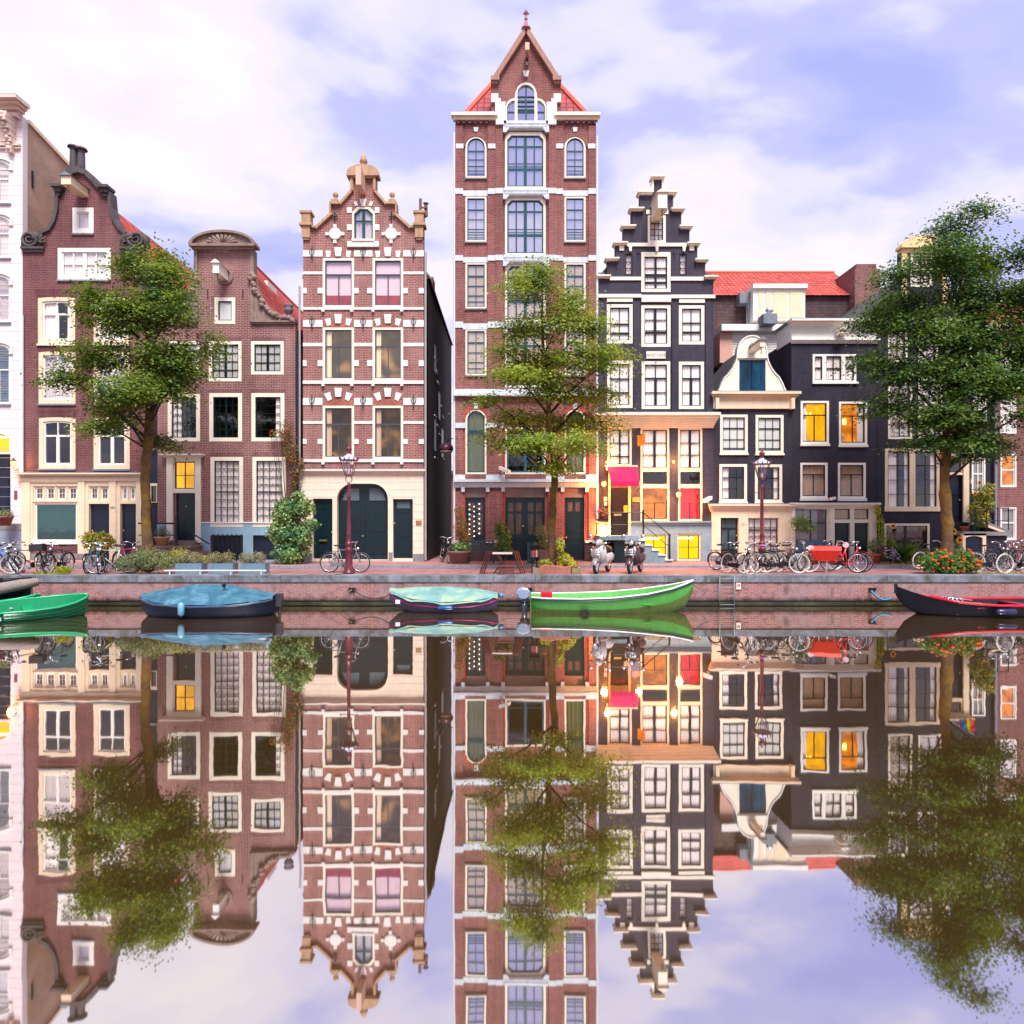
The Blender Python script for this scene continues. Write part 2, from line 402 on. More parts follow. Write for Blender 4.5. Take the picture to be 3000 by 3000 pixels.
class House:
    def __init__(s, name, label, x0, x1, ybase=1650, D=DF, cat='house', group=None):
        s.D = D; s.holes = []; s.x0 = x0; s.x1 = x1
        s.o = thing(name, label, cat, (PX((x0 + x1) / 2, D), D, PZ(ybase, D)), 0, group)
    def part(s, name, mb, mat, parent=None, label=None, smooth=False):
        ms = clusters(mb) if name in SPLIT else [mb]
        for q in ms:
            o = q.build(name, mat, parent or s.o, smooth)
            if label: o['label'] = label
        return o
    def bx(s, name, mat, x0, y0, x1, y1, fr, bk=.05, parent=None, label=None):
        return s.part(name, MB().pb(x0, y0, x1, y1, fr, bk, s.D), mat, parent, label)
    def boxes(s, name, mat, rects, fr, bk=.05, parent=None, label=None):
        m = MB()
        for r in rects: m.pb(r[0], r[1], r[2], r[3], r[4] if len(r) > 4 else fr, bk, s.D)
        return s.part(name, m, mat, parent, label)
    def poly(s, name, mat, pts, fr, bk=.05, parent=None, label=None, holes=()):
        return s.part(name, MB().prism(pts, fr, bk, s.D, holes), mat, parent, label)
    def panel(s, name, mat, pts, fr=0, bk=.3, label=None):
        xs = [p[0] for p in pts]; ys = [p[1] for p in pts]; hs = []
        for h in s.holes:
            cx = sum(p[0] for p in h) / len(h); cy_ = sum(p[1] for p in h) / len(h)
            if min(xs) < cx < max(xs) and min(ys) < cy_ < max(ys): hs.append(h)
        return s.poly(name, mat, pts, fr, bk, None, label, hs)
    def shell(s, mat, x0, x1, ytop, depth, ybot=1652, name='side_wall', bk=.3):
        D = s.D; a, b = PX(x0, D) + .015, PX(x1, D) - .015; z0, z1 = PZ(ybot, D), PZ(ytop, D); y0, y1 = D + bk + .003, D + depth
        m = MB().add([(a, y0, z0), (a, y1, z0), (b, y1, z0), (b, y0, z0), (a, y0, z1), (a, y1, z1), (b, y1, z1), (b, y0, z1)],
                     [(0, 1, 5, 4), (1, 2, 6, 5), (2, 3, 7, 6), (4, 5, 6, 7), (0, 3, 2, 1)])
        return s.part(name, m, mat)
    def gable_roof(s, mat, x0, x1, ye, xr, yr, d0, d1, name='roof', over=.1, prof=None, gab=BR_K):
        # prof: half profile in pixels from the ridge outwards (dx, y); d0..d1 behind the facade
        D = s.D; t = .12; prof = prof or [(0, yr), (1, ye)]; m = MB(); base = []
        for sg, w in ((-1, xr - x0), (1, x1 - xr)):
            pts = [(PX(xr + sg * w * p[0], D) + sg * over * p[0], PZ(p[1], D)) for p in prof]
            for (p, q) in zip(pts, pts[1:]):
                m.add([(p[0], D + d0, p[1]), (p[0], D + d1, p[1]), (q[0], D + d1, q[1]), (q[0], D + d0, q[1]), (p[0], D + d0, p[1] - t), (p[0], D + d1, p[1] - t), (q[0], D + d1, q[1] - t), (q[0], D + d0, q[1] - t)],
                      [(0, 1, 2, 3), (7, 6, 5, 4), (0, 3, 7, 4), (1, 5, 6, 2), (3, 2, 6, 7)])
            pp = [(a_ - sg * .05, b_ - t * .9) for a_, b_ in pts]
            base = (pp[1:][::-1] + [pp[0]]) if sg < 0 else base + pp[1:]
        r = s.part(name, m, mat)
        s.part('end_gable', MB().prism(base, -.02, .2, D + d0, world=True).prism(base, .02, .2, D + d1 - .3, world=True), gab)
        return r
    def cornice(s, mat, x0, y0, x1, y1, pr=.3, n=4, name='cornice', lead=True):
        m = MB(); h = (y1 - y0) / n; dx = 69 / DF * s.D * 0
        for i in range(n):
            f = pr * (1 - i / n) ** 1.2 + .03; e = (f - .03) * 69 * .5
            m.pb(x0 - e, y0 + i * h, x1 + e, y0 + (i + 1) * h + (.3 if i < n - 1 else 0), f, .05, s.D)
        o = s.part(name, m, mat)
        if lead: s.bx('flashing', LEAD, x0 - pr * 34, y0 - 2.2, x1 + pr * 34, y0 - .1, pr + .02, .05, o)
        return o
    def window(s, x0, y0, x1, y1, fw=8, kind=None, frame=CREAM, sash=DKGREEN, sw=3.2, bars=(), fill=None, g=G1, sill=None, fr=.012, name='window', label=None, rec=0.0, ft=None):
        s.holes.append(outline(x0, y0, x1, y1, kind))
        e = .3; ft = fw if ft is None else ft
        ix0, iy0, ix1, iy1 = x0 + fw, y0 + ft, x1 - fw, y1 - fw
        ki = inset(kind, fw)
        fo = s.part(name, MB().prism(outline(x0 - e, y0 - e, x1 + e, y1 + e, kind), fr, .16, s.D, [outline(ix0, iy0, ix1, iy1, ki)]), frame, None, label)
        m = MB().prism(outline(ix0 - e, iy0 - e, ix1 + e, iy1 + e, ki), -.03 - rec, .10 + rec, s.D, [outline(ix0 + sw, iy0 + sw, ix1 - sw, iy1 - sw, inset(ki, sw))])
        w, h = ix1 - ix0, iy1 - iy0
        for b in bars:
            if b[0] == 'v':
                cx = ix0 + w * b[1]; a0, a1 = (b[3], b[4]) if len(b) > 3 else (0, 1); m.pb(cx - b[2] / 2, iy0 + h * a0, cx + b[2] / 2, iy0 + h * a1, -.033 - rec, .094 + rec, s.D)
            elif b[0] == 'h':
                cy_ = iy0 + h * b[1]; a0, a1 = (b[3], b[4]) if len(b) > 3 else (0, 1); m.pb(ix0 + w * a0, cy_ - b[2] / 2, ix0 + w * a1, cy_ + b[2] / 2, -.036 - rec, .091 + rec, s.D)
        s.part('sash', m, sash, fo)
        pd = s.D + .055 + rec; X0, X1, Z0, Z1 = PX(ix0, s.D), PX(ix1, s.D), PZ(iy1, s.D), PZ(iy0, s.D)
        s.part('pane', MB().add([(X0, pd, Z0), (X1, pd, Z0), (X1, pd, Z1), (X0, pd, Z1)], [(0, 1, 2, 3)]), g, fo)
        if sill:
            sm_, sh = (sill if isinstance(sill, tuple) else (sill, 5))
            s.bx('sill', sm_, x0 - 2, y1 + .2, x1 + 2, y1 + sh, .07, .1, fo)
        if fill: s.fill(fo, fill, ix0, iy0, ix1, iy1, pd)
        return fo
    def fill(s, fo, fill, x0, y0, x1, y1, pd):
        D = s.D; X0, X1, Z0, Z1 = PX(x0, D), PX(x1, D), PZ(y1, D), PZ(y0, D); W = X1 - X0; H = Z1 - Z0
        def sheet(name, mat, a, b, c, d, dep, wav=.02, wl=.11):
            n = max(2, int((b - a) * W / wl * 6)) if wav else 1; m = MB(); ph = random.random() * 6
            for i in range(n + 1):
                x = X0 + W * (a + (b - a) * i / n); y = pd + dep + wav * math.sin(i / 6 * 2 * math.pi + ph + .6 * math.sin(i * .31)) * (.7 + .3 * math.sin(i * .17))
                m.v += [(x, y, Z0 + H * c), (x, y + (.01 if wav else 0), Z0 + H * d)]
            for i in range(n): m.f.append((2 * i, 2 * i + 2, 2 * i + 3, 2 * i + 1))
            s.part(name, m, mat, fo, None, bool(wav))
        def room(mat, dep=1.0):
            y0, y1 = pd + .02, pd + dep; x0_, x1_ = X0 + .0, X1 - .0; zz0, zz1 = Z0, Z1
            m = MB().add([(x0_, y0, zz0), (x0_, y1, zz0), (x1_, y1, zz0), (x1_, y0, zz0), (x0_, y0, zz1), (x0_, y1, zz1), (x1_, y1, zz1), (x1_, y0, zz1)],
                         [(0, 1, 5, 4), (1, 2, 6, 5), (2, 3, 7, 6), (4, 5, 6, 7), (0, 3, 2, 1)])
            s.part('interior', m, mat, fo)
        if fill == 'net': sheet('curtain', CURT, 0, 1, 0, 1, .035)
        elif fill == 'gcurt': sheet('curtain', GCURT, 0, 1, 0, 1, .05, .03, .16)
        elif fill == 'blind': sheet('blind', BLINDM, 0, 1, 0, 1, .02, 0)
        elif fill == 'tan': sheet('blind', TAN, 0, 1, 0, 1, .02, 0)
        elif fill == 'gblind': sheet('blind', GSTONE, 0, 1, 0, 1, .02, 0)
        elif fill == 'slats':
            m = MB(); n = int(H / .07)
            for i in range(n): m.obox(((X0 + X1) / 2, pd + .08, Z0 + H * (i + .5) / n), (W / 2, 0, 0), (0, .02, .018), (0, -.001, .001))
            s.part('blind', m, paint('green_slats', C(120, 168, 160), .6), fo)
        elif fill == 'left': sheet('curtain', CURT, 0, .36, 0, 1, .05, .025, .1); room(DARKROOM, 1.6)
        elif fill == 'right': sheet('curtain', CURT, .78, 1, 0, 1, .05, .025, .1); room(DARKROOM, 1.6)
        elif fill == 'both': sheet('curtain', CURT, 0, .45, 0, 1, .05, .025, .1); sheet('curtain', CURT, .82, 1, 0, 1, .05, .025, .1); room(DARKROOM, 1.6)
        elif fill == 'lit': room(LIT)
        elif fill == 'lity':
            room(LITY); s.part('tube_light', MB().box(X0 + .12 * W, X0 + .82 * W, pd + .3, pd + .36, Z1 - .16 * H, Z1 - .1 * H), emit('tube_light', (1, 1, .8, 1), 5), fo)
        elif fill == 'litc':
            sheet('curtain', CURT, 0, .2, 0, 1, .05, .03, .1); room(LIT)
            s.part('ceiling_lamp', MB().ball((X0 + .42 * W, pd + .6, Z1 - .2 * H), .05, 8).ball((X0 + .6 * W, pd + .6, Z1 - .2 * H), .05, 8), BULB, fo)
            s.part('furniture', MB().box(X0 + .25 * W, X0 + .42 * W, pd + .5, pd + .8, Z0, Z0 + .3 * H).box(X0 + .5 * W, X0 + .95 * W, pd + .6, pd + .9, Z0, Z0 + .08 * H), TAN, fo)
        elif fill == 'amberc':
            sheet('curtain', CURT, .72, 1, 0, 1, .05, .03, .1); room(LITO)
            s.part('furniture', MB().box(X0 + .05 * W, X0 + .4 * W, pd + .4, pd + .7, Z0, Z0 + .16 * H).ball((X0 + .3 * W, pd + .5, Z0 + .2 * H), .12, 8), TAN, fo)
            s.part('picture', MB().box(X0 + .55 * W, X0 + .68 * W, pd + .9, pd + .95, Z0 + .55 * H, Z0 + .7 * H), BULB, fo)
        elif fill == 'amber': room(LITO, .8)
        elif fill == 'redc': sheet('curtain', REDC, .0, 1, 0, 1, .15, .03, .2)
        elif fill == 'redbot': sheet('blind', paint('pale_pink_blind', C(250, 216, 222, 1), .9, .1), 0, 1, .24, 1, .06, 0); room(emit('lit_red_room', (.75, .03, .03, 1), .55, .4, 3), .9)
        elif fill == 'dark': room(DARKROOM, 1.6)
        elif fill in ('tanroom', 'reflroomc'):
            room(REFLROOM, .4)
            if fill == 'reflroomc': sheet('curtain', CURT, 0, .22, 0, 1, .05, .025, .1)
    def door(s, x0, y0, x1, y1, mat=DKGREEN, panels=(), kind=None, rec=.12, name='door', handle=None, label=None, hole=True, hm=None):
        if hole: s.holes.append(outline(x0, y0, x1, y1, kind))
        e = .3
        o = s.part(name, MB().prism(outline(x0 - e, y0 - e, x1 + e, y1 + e, kind), -rec, rec + .06, s.D), mat, None, label)
        if panels:
            m = MB()
            for p in panels:
                m.pb(p[0], p[1], p[2], p[3], -rec + .012, rec, s.D)
                m.pb(p[0] + 2, p[1] + 2, p[2] - 2, p[3] - 2, -rec + .022, rec, s.D)
            s.part('door_panel', m, mat, o)
        if handle:
            hx, hy = handle; m = MB().ball((PX(hx, s.D), s.D + rec - .04, PZ(hy, s.D)), .035)
            s.part('handle', m, hm or metal('brass', (.75, .5, .16, 1), .3), o, smooth=True)
        return o
def grid(cols, rows, w=1.6, thick=None, tw=4):
    b = [('v', i / cols, w) for i in range(1, cols)] + [('h', j / rows, w) for j in range(1, rows)]
    if thick: b.append(('v', thick, tw))
    return b
# ------------------------------------------------------------------ setting: water, quay, street
def watermat():
    m = NM('canal_water'); o = m.obj()
    mp_ = m.n('ShaderNodeMapping'); m.L.new(o, mp_.inputs[0]); mp_.inputs['Scale'].default_value = (1, .45, 1)
    n = m.noise(1.3, 2, .5, mp_.outputs[0], .2); n2 = m.noise(.18, 3, .5, o)
    bu = m.n('ShaderNodeBump'); bu.inputs['Strength'].default_value = .045; bu.inputs['Distance'].default_value = .03; m.L.new(n, bu.inputs['Height'])
    g = m.n('ShaderNodeBsdfGlossy'); g.inputs['Roughness'].default_value = .022; m.L.new(bu.outputs[0], g.inputs['Normal'])
    m.put(g.inputs['Color'], (1, .97, .96, 1))
    d = m.n('ShaderNodeBsdfDiffuse'); m.put(d.inputs[0], m.mix(n2, (.075, .042, .012, 1), (.095, .055, .016, 1)))
    fr = m.n('ShaderNodeFresnel'); fr.inputs[0].default_value = 1.33
    f = m.math('ADD', m.math('MULTIPLY', fr.outputs[0], .2), .73)
    x = m.n('ShaderNodeMixShader'); m.L.new(f, x.inputs[0]); m.L.new(d.outputs[0], x.inputs[1]); m.L.new(g.outputs[0], x.inputs[2])
    return m.fin(x.outputs[0])
w = MB().add([(-90, -1.2, 0), (90, -1.2, 0), (90, 22.3, 0), (-90, 22.3, 0)], [(0, 1, 2, 3)]).build('canal_water', watermat(), kind='structure')
QZ = .99
def pavers(name, c1, c2, mo, s=.11):
    m = NM(name); t = m.n('ShaderNodeTexBrick'); m.L.new(m.obj(), t.inputs['Vector']); t.inputs['Scale'].default_value = 1
    t.inputs['Brick Width'].default_value = .22; t.inputs['Row Height'].default_value = s; t.inputs['Mortar Size'].default_value = .008
    t.inputs['Color1'].default_value = c1; t.inputs['Color2'].default_value = c2; t.inputs['Mortar'].default_value = mo
    n = m.noise(.8, 5, .65, m.obj()); n2 = m.noise(6, 4, .6, m.obj())
    c = m.mix(1, t.outputs[0], m.ramp(n, [(.3, gray(.6)), (.65, gray(1))]), 'MULTIPLY')
    c = m.mix(1, c, m.ramp(n2, [(.3, gray(.75)), (.6, gray(1))]), 'MULTIPLY')
    return m.fin(m.bsdf(c, .7, .3))
PAVE = pavers('red_clinker_pavers', C(196, 138, 134), C(172, 116, 116), C(140, 104, 104))
MB().add([(-95, 22.2, QZ), (95, 22.2, QZ), (95, 300, QZ), (-95, 300, QZ)], [(0, 1, 2, 3)]).build('street', PAVE, kind='structure')
MB().box(-95, 95, -60, -1.2, -.5, QZ).build('near_quay_street', PAVE, kind='structure')
SIDE = pavers('pink_sidewalk_pavers', C(206, 150, 146), C(184, 130, 128), C(150, 118, 116), .2)
MB().box(-60, 60, 25.95, 40, QZ - .2, QZ + .085).build('sidewalk', SIDE, kind='structure')
KERB = paint('blue_grey_kerb', C(150, 160, 176), .7, .25)
m = MB(); x = -58
while x < 58:
    m.box(x, x + .985, 25.78, 25.945, QZ - .2, QZ + .09); x += 1.0
m.build('sidewalk_kerb', KERB, kind='structure')
m = MB(); x = -58                                       # drainage strip along the street
while x < 58:
    m.box(x, x + .59, 24.55, 24.7, QZ - .1, QZ + .006); x += .6
m.build('street_gutter', KERB, kind='structure')
# quay wall and coping
QB = NM('quay_brick'); v = QB.uz()
t = QB.n('ShaderNodeTexBrick'); QB.L.new(v, t.inputs['Vector']); t.inputs['Scale'].default_value = 1; t.inputs['Brick Width'].default_value = .22; t.inputs['Row Height'].default_value = .065
t.inputs['Mortar Size'].default_value = .009; t.inputs['Color1'].default_value = C(184, 122, 114); t.inputs['Color2'].default_value = C(146, 92, 90); t.inputs['Mortar'].default_value = C(186, 158, 156)
n = QB.noise(.9, 6, .7, QB.obj(), .5); n2 = QB.noise(3.1, 5, .7, QB.obj(), .1)
c = QB.mix(QB.ramp(n, [(.42, gray(0)), (.62, gray(.8))]), t.outputs[0], C(168, 140, 142))
sz = QB.n('ShaderNodeSeparateXYZ'); QB.L.new(QB.obj(), sz.inputs[0])
st_ = QB.n('ShaderNodeMapping'); QB.L.new(QB.obj(), st_.inputs[0]); st_.inputs['Scale'].default_value = (2.5, 2.5, .7); n3 = QB.noise(1, 5, .7, st_.outputs[0], .4)
c = QB.mix(1, c, QB.ramp(QB.math('ADD', sz.outputs[2], QB.math('MULTIPLY', n3, .35)), [(.34, C(104, 92, 84, 1)), (.5, gray(1))]), 'MULTIPLY')
c = QB.mix(QB.ramp(n3, [(.55, gray(0)), (.7, gray(.7))]), c, C(90, 72, 66))
c = QB.mix(QB.ramp(n2, [(.5, gray(0)), (.72, gray(.7))]), c, C(104, 80, 82))
QBM = QB.fin(QB.bsdf(c, .85, .2, bump=n2, bstr=.4, bdist=.03))
qw = thing('quay_wall', 'long weathered pink brick quay wall with grey stone coping along the canal', 'quay wall', (0, 22, 0))
MB().box(-60, 60, 22.0, 22.6, .17, QZ - .21).build('brick_face', QBM, qw)
m = MB(); x = -60; random.seed(3)
while x < 60:
    l = random.uniform(1.1, 1.75); m.box(x, x + l - .012, 21.965, 22.62, QZ - .208, QZ + .012); x += l
CO = NM('coping_stone'); n = CO.noise(1.4, 6, .7, CO.obj(), .4); n2 = CO.noise(12, 3, .6, CO.obj())
c = CO.ramp(n, [(.34, C(84, 84, 78)), (.5, C(122, 126, 134)), (.68, C(156, 162, 176))]); c = CO.mix(1, c, CO.ramp(n2, [(.3, gray(.8)), (.6, gray(1))]), 'MULTIPLY')
m.build('coping', CO.fin(CO.bsdf(c, .75, .3, bump=n2, bstr=.2, bdist=.01)), qw)
WET = NM('wet_algae_wood'); n = WET.noise(1.6, 5, .7, WET.obj(), .6)
WETM = WET.fin(WET.bsdf(WET.ramp(n, [(.35, C(26, 22, 22)), (.55, C(52, 56, 34)), (.7, C(84, 84, 52))]), .35, .5))
MB().box(-60, 60, 21.93, 22.5, .03, .135).build('waterline_beam', WETM, qw)
MB().box(-60, 60, 21.99, 22.5, -1, .18).build('footing', paint('dark_wet_brick', C(22, 20, 22), .4, .3), qw)

# ------------------------------------------------------------------ HOUSE A  white house, far left
h = House('white_house', 'tall white plastered canal house with arched windows, cut off by the left edge', -330, 66)
for k in range(4):
    xo = -92 * k
    for (ya, yb, g, f) in ((470, 596, G2, 'net'), (632, 756, G2, 'net'), (806, 944, G2, 'gcurt'), (1008, 1184, G2, 'slats')):
        h.window(xo - 36, ya, xo + 31, yb, 4, ('seg', 12), WHITE, WHITE, 3, [('h', .42, 3), ('v', .5, 2, .42, 1)], f, g, (LEAD, 5))
        h.part('hood_mould', MB().prism(outline(xo - 44, ya - 10, xo + 39, ya + 30, ('seg', 14)), .07, .02, h.D, [outline(xo - 38, ya - 3, xo + 33, ya + 30.1, ('seg', 12))]), WHITE)
h.window(-40, 1268, 31, 1326, 3, ('seg', 16), WHITE, BLACKP, 2, (), 'lity', G0)
h.door(-40, 1330, 31, 1528, NAVY, [(-20, 1350, 20, 1375), (-20, 1385, 20, 1500)])
h.panel('wall', paint('white_plaster', C(250, 236, 238), .6, .09), [(-330, 1652), (66, 1652), (66, 340), (-330, 340)])
m = MB()
for i in range(44): m.pb(-329, 372 + i * 28.5, 65.5, 372.8 + i * 28.5, .004, .01)
h.part('joint_lines', m, paint('joint_grey', C(190, 180, 184), .8))
PKC = paint('pinkish_cream', C(240, 214, 200), .5, .1)
h.cornice(PKC, -330, 310, 60, 342, .75, 4)
h.boxes('frieze', PKC, [(-330, 342, 62, 352, .3), (-330, 425, 62, 431, .14), (-330, 434, 62, 438, .1), (-100, 360, 22, 415, .03)], .1)
for bxp in (36, -60, -156):
    m = MB(); D = DF
    prof = [(.62, 350), (.66, 362), (.5, 376), (.36, 392), (.3, 408), (.2, 424), (.22, 436), (.1, 452)]
    for i in range(len(prof) - 1):
        m.pb(bxp - 14 + i, prof[i][1], bxp + 14 - i, prof[i + 1][1] + .2, prof[i][0], .02)
        m.ball((PX(bxp), D - prof[i][0], PZ(prof[i][1] + 6)), .1, 8)
    h.part('cornice_bracket', m, PKC)
h.bx('stone_band', GSTONE, -330, 1534, 66, 1552, .05); h.bx('plinth', paint('blue_grey_render', C(148, 162, 180), .6, .2), -330, 1552, 66, 1652, .03)
h.bx('letter_plate', paint('brown_red_plate', C(130, 80, 78)), 42, 1437, 51, 1463, .02)
stu = NM('stucco_side'); n = stu.noise(.35, 6, .65, stu.obj(), .6)
stum = stu.fin(stu.bsdf(stu.ramp(n, [(.3, C(150, 128, 118)), (.5, C(190, 160, 140)), (.7, C(214, 186, 164))]), .85, .2))
D = DF
a, b = PX(-330) + .02, PX(66) - .02
m = MB().add([(b, D + .303, PZ(1652)), (b, D + 9, PZ(1652)), (b, D + 9, PZ(440)), (b, D + 3.2, PZ(378)), (b, D + .303, PZ(343)),
              (a, D + .303, PZ(1652)), (a, D + 9, PZ(1652)), (a, D + 9, PZ(440)), (a, D + 3.2, PZ(378)), (a, D + .303, PZ(343))],
             [(0, 1, 2, 3, 4), (9, 8, 7, 6, 5), (1, 6, 7, 2), (3, 2, 7, 8), (4, 3, 8, 9)])
h.part('side_wall', m, stum)
m = MB()
for (p, q) in (((.3, 343), (3.2, 378)), ((3.2, 378), (9, 440))):
    m.add([(b - .12, D + p[0], PZ(p[1] - 5)), (b + .1, D + p[0], PZ(p[1] - 5)), (b + .1, D + q[0], PZ(q[1] - 5)), (b - .12, D + q[0], PZ(q[1] - 5)),
           (b - .12, D + p[0], PZ(p[1] + 6)), (b + .1, D + p[0], PZ(p[1] + 6)), (b + .1, D + q[0], PZ(q[1] + 6)), (b - .12, D + q[0], PZ(q[1] + 6))],
          [(0, 1, 2, 3), (4, 5, 6, 7), (0, 1, 5, 4), (1, 2, 6, 5), (2, 3, 7, 6), (3, 0, 4, 7)])
h.part('roof_edge', m, WARMCREAM)
m = MB()
for (dy, ya, yb) in ((.55, 480, 530), (1.9, 560, 600), (.5, 690, 740)): m.box(b, b + .05, D + dy, D + dy + .07, PZ(yb), PZ(ya))
h.part('wall_anchor', m, IRON)

# ------------------------------------------------------------------ HOUSE B  brick neck gable with scrolls
h = House('brick_gable_house', 'plum brick canal house with curved bell gable, dark carved scrolls and cream shopfront', 66, 428)
h.window(213, 609, 274, 684, 12, None, WHITE, WHITE, 4, (), 'gcurt', G2, (GSTONE, 5))
h.window(170, 727, 324, 820, 11, None, WHITE, WHITE, 3.5, [('v', .5, 11), ('v', .25, 5), ('v', .75, 5), ('h', .5, 2)], 'net', G2, (LEAD, 5))
TB = [('h', .34, 5), ('v', .5, 3, 0, .34), ('v', .5, 9, .34, 1)]
for i, (x0, y0, x1, y1, f, g) in enumerate(((112, 871, 220, 1008, 'both', G1), (275, 871, 380, 1008, 'net', G1), (114, 1030, 221, 1183, 'gcurt', G2), (275, 1030, 380, 1183, 'gcurt', G2),
                                   (115, 1223, 221, 1373, 'dark', G1), (275, 1223, 380, 1374, 'dark', G1))):
    h.window(x0, y0, x1, y1, 12, ('seg', 3), WARMCREAM, WHITE, 5, TB, f, g, (CREAM if i < 2 else LEAD, 5), ft=10)
    h.part('brick_arch', MB().prism([(x0 - 3, y0 - 1), (x1 + 3, y0 - 1), (x1 + 9, y0 - 22), (x0 - 9, y0 - 22)], .006, .02), BR_DK if 0 else brick('brick_arch_plum', C(118, 66, 72), C(96, 54, 62), C(140, 100, 100), .3, .075))
gab = [(68, 1396), (425, 1396), (425, 740), (366, 738), (366, 686), (345, 667), (330, 642), (321, 610), (318, 575), (320, 562), (300, 548), (280, 526), (259, 505), (236, 497), (212, 501), (193, 522), (177, 548), (172, 562),
       (171, 600), (170, 620), (163, 648), (149, 672), (124, 686), (124, 738), (68, 740)]
h.panel('wall', BR_B, gab)
def band_curve(pts, w, fr, bk, mat, name, hh):
    m = MB()
    for i in range(len(pts) - 1):
        (xa, ya), (xb, yb) = pts[i], pts[i + 1]; dx, dy = xb - xa, yb - ya; l = math.hypot(dx, dy) or 1; nx, ny = -dy / l * w, dx / l * w
        m.prism([(xa, ya), (xb, yb), (xb + nx, yb + ny), (xa + nx, ya + ny)], fr + .001 * (i % 2), bk, hh.D)
    return hh.part(name, m, mat)
sl = [(122, 690), (149, 676), (165, 650), (173, 618), (175, 566)]; sr = [(318, 566), (322, 612), (331, 644), (346, 670), (368, 690)]
tp = [(174, 552), (192, 523), (211, 501), (236, 495), (260, 503), (282, 524), (302, 548), (318, 560)]
band_curve(sl, -10, .12, .34, DSTONE, 'gable_coping', h); band_curve(sr, -10, .12, .34, DSTONE, 'gable_coping', h); band_curve(tp, 14, .16, .36, DSTONE, 'gable_coping', h)
h.boxes('gable_shoulder', DSTONE, [(160, 547, 192, 555, .3), (166, 555, 186, 566, .2), (168, 566, 180, 576, .12), (296, 549, 326, 557, .3), (300, 557, 322, 568, .2), (306, 568, 320, 578, .12)], .1, .3)
for sx, s0 in ((1, 100), (-1, 392)):
    m = MB(); D = DF
    cx = s0 - sx * 10
    pts = []
    for i in range(30):
        t = i / 29 * 4 * math.pi; r = .36 * (1 - i / 36)
        pts.append((PX(cx) + sx * -r * math.cos(t + 2.4), D - .1, PZ(703) + r * math.sin(t + 2.4)))
    m.tube(pts, [.085 * (1 - i / 50) for i in range(30)], 6)
    for k in range(6):
        a = R(-30 + k * 34); q = [(PX(cx + sx * 26), D - .08, PZ(708)), (PX(cx + sx * 26) + .2 * math.cos(a) * sx, D - .16, PZ(708) + .2 * math.sin(a)), (PX(cx + sx * 26) + .36 * math.cos(a + .5) * sx, D - .06, PZ(708) + .36 * math.sin(a + .5))]
        m.tube(q, [.05, .07, .02], 5)
    m.prism([(cx - 26, 727), (cx + 32 * 1, 727), (cx + 30, 690), (cx + 10, 680), (cx - 10, 680), (cx - 26, 695)], .05, .2)
    h.part('scroll', m, DSTONE, None, None, True)
    xa, xb = (66, 132) if sx == 1 else (355, 426)
    h.boxes('scroll_ledge', DSTONE, [(xa, 726, xb, 732, .16), (xa + 2, 732, xb - 2, 740, .1)], .1, .2)
h.gable_roof(TILE, 70, 424, 826, 246, 546, .31, 9.7)
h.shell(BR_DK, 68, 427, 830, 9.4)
m = MB(); D = DF
q = D + 1.85; m.box(PX(206, q), PX(248, q), q - .35, q + .35, PZ(560), PZ(496, q)); m.lathe([(.17, 0), (.15, .9), (.15, 1.0), (.26, 1.03), (.24, 1.09)], (PX(216, q), q, PZ(500, q)), 12); m.lathe([(.17, 0), (.15, .8), (.15, .9), (.26, .93), (.24, 1)], (PX(238, q), q, PZ(500, q)), 12)
h.part('chimney', m, paint('sooty_chimney', C(92, 84, 90), .7, .3))
def beam(h, x, ytop, ln, w, hh, mat, name='hoist_beam', roof=None, hook=True):
    D = h.D; m = MB().box(PX(x, D) - w / 2, PX(x, D) + w / 2, D - ln, D + .1, PZ(ytop, D) - hh, PZ(ytop, D))
    o = h.part(name, m, mat)
    if roof:
        z = PZ(ytop, D) + .005; q = w / 2 + .07
        h.part('beam_cap', MB().add([(PX(x, D) - q, D - ln - .07, z), (PX(x, D) + q, D - ln - .07, z), (PX(x, D), D - ln - .07, z + .16), (PX(x, D) - q, D - .0, z), (PX(x, D) + q, D - .0, z), (PX(x, D), D, z + .16)],
               [(0, 1, 2), (3, 5, 4), (0, 2, 5, 3), (1, 4, 5, 2), (0, 3, 4, 1)]), roof, o)
    if hook:
        zz = PZ(ytop, D) - hh; yy = D - ln + .15
        h.part('hook', MB().tube([(PX(x, D), yy, zz), (PX(x, D), yy, zz - .12), (PX(x, D) + .05, yy, zz - .2), (PX(x, D), yy, zz - .25), (PX(x, D) - .05, yy, zz - .21)], .015, 6), IRON, o)
    return o
beam(h, 246, 556, 1.15, .4, .34, WARMCREAM, roof=LEAD)
# shopfront
SF = WARMCREAM
h.window(98, 1470, 230, 1590, 5, None, SF, WHITE, 4, (), 'gblind', glass('shop_glass_green', .12, (.25, .5, .5, 1), (.5, .75, .75, 1)))
for (x0, x1, n) in ((99, 230, 4), (261, 322, 2), (353, 401, 2)):
    w_ = (x1 - x0) / n
    for i in range(n): h.window(x0 + i * w_ + .6, 1424, x0 + (i + 1) * w_ - .6, 1468, 3.5, None, SF, WHITE, 4.5, [('v', .5, .8), ('h', .5, .8)], 'gcurt', glass('leaded_glass', .06, (.5, .42, .3, 1)), name='transom_window')
h.door(262, 1476, 322, 1651, NAVY, [(272, 1486, 314, 1496), (272, 1503, 314, 1600)], handle=(268, 1555))
h.door(354, 1476, 401, 1651, NAVY, [(362, 1486, 393, 1496), (362, 1503, 393, 1600)], handle=(359, 1555))
h.panel('shopfront_wall', SF, [(66, 1652), (425, 1652), (425, 1396), (66, 1396)], .05, .3)
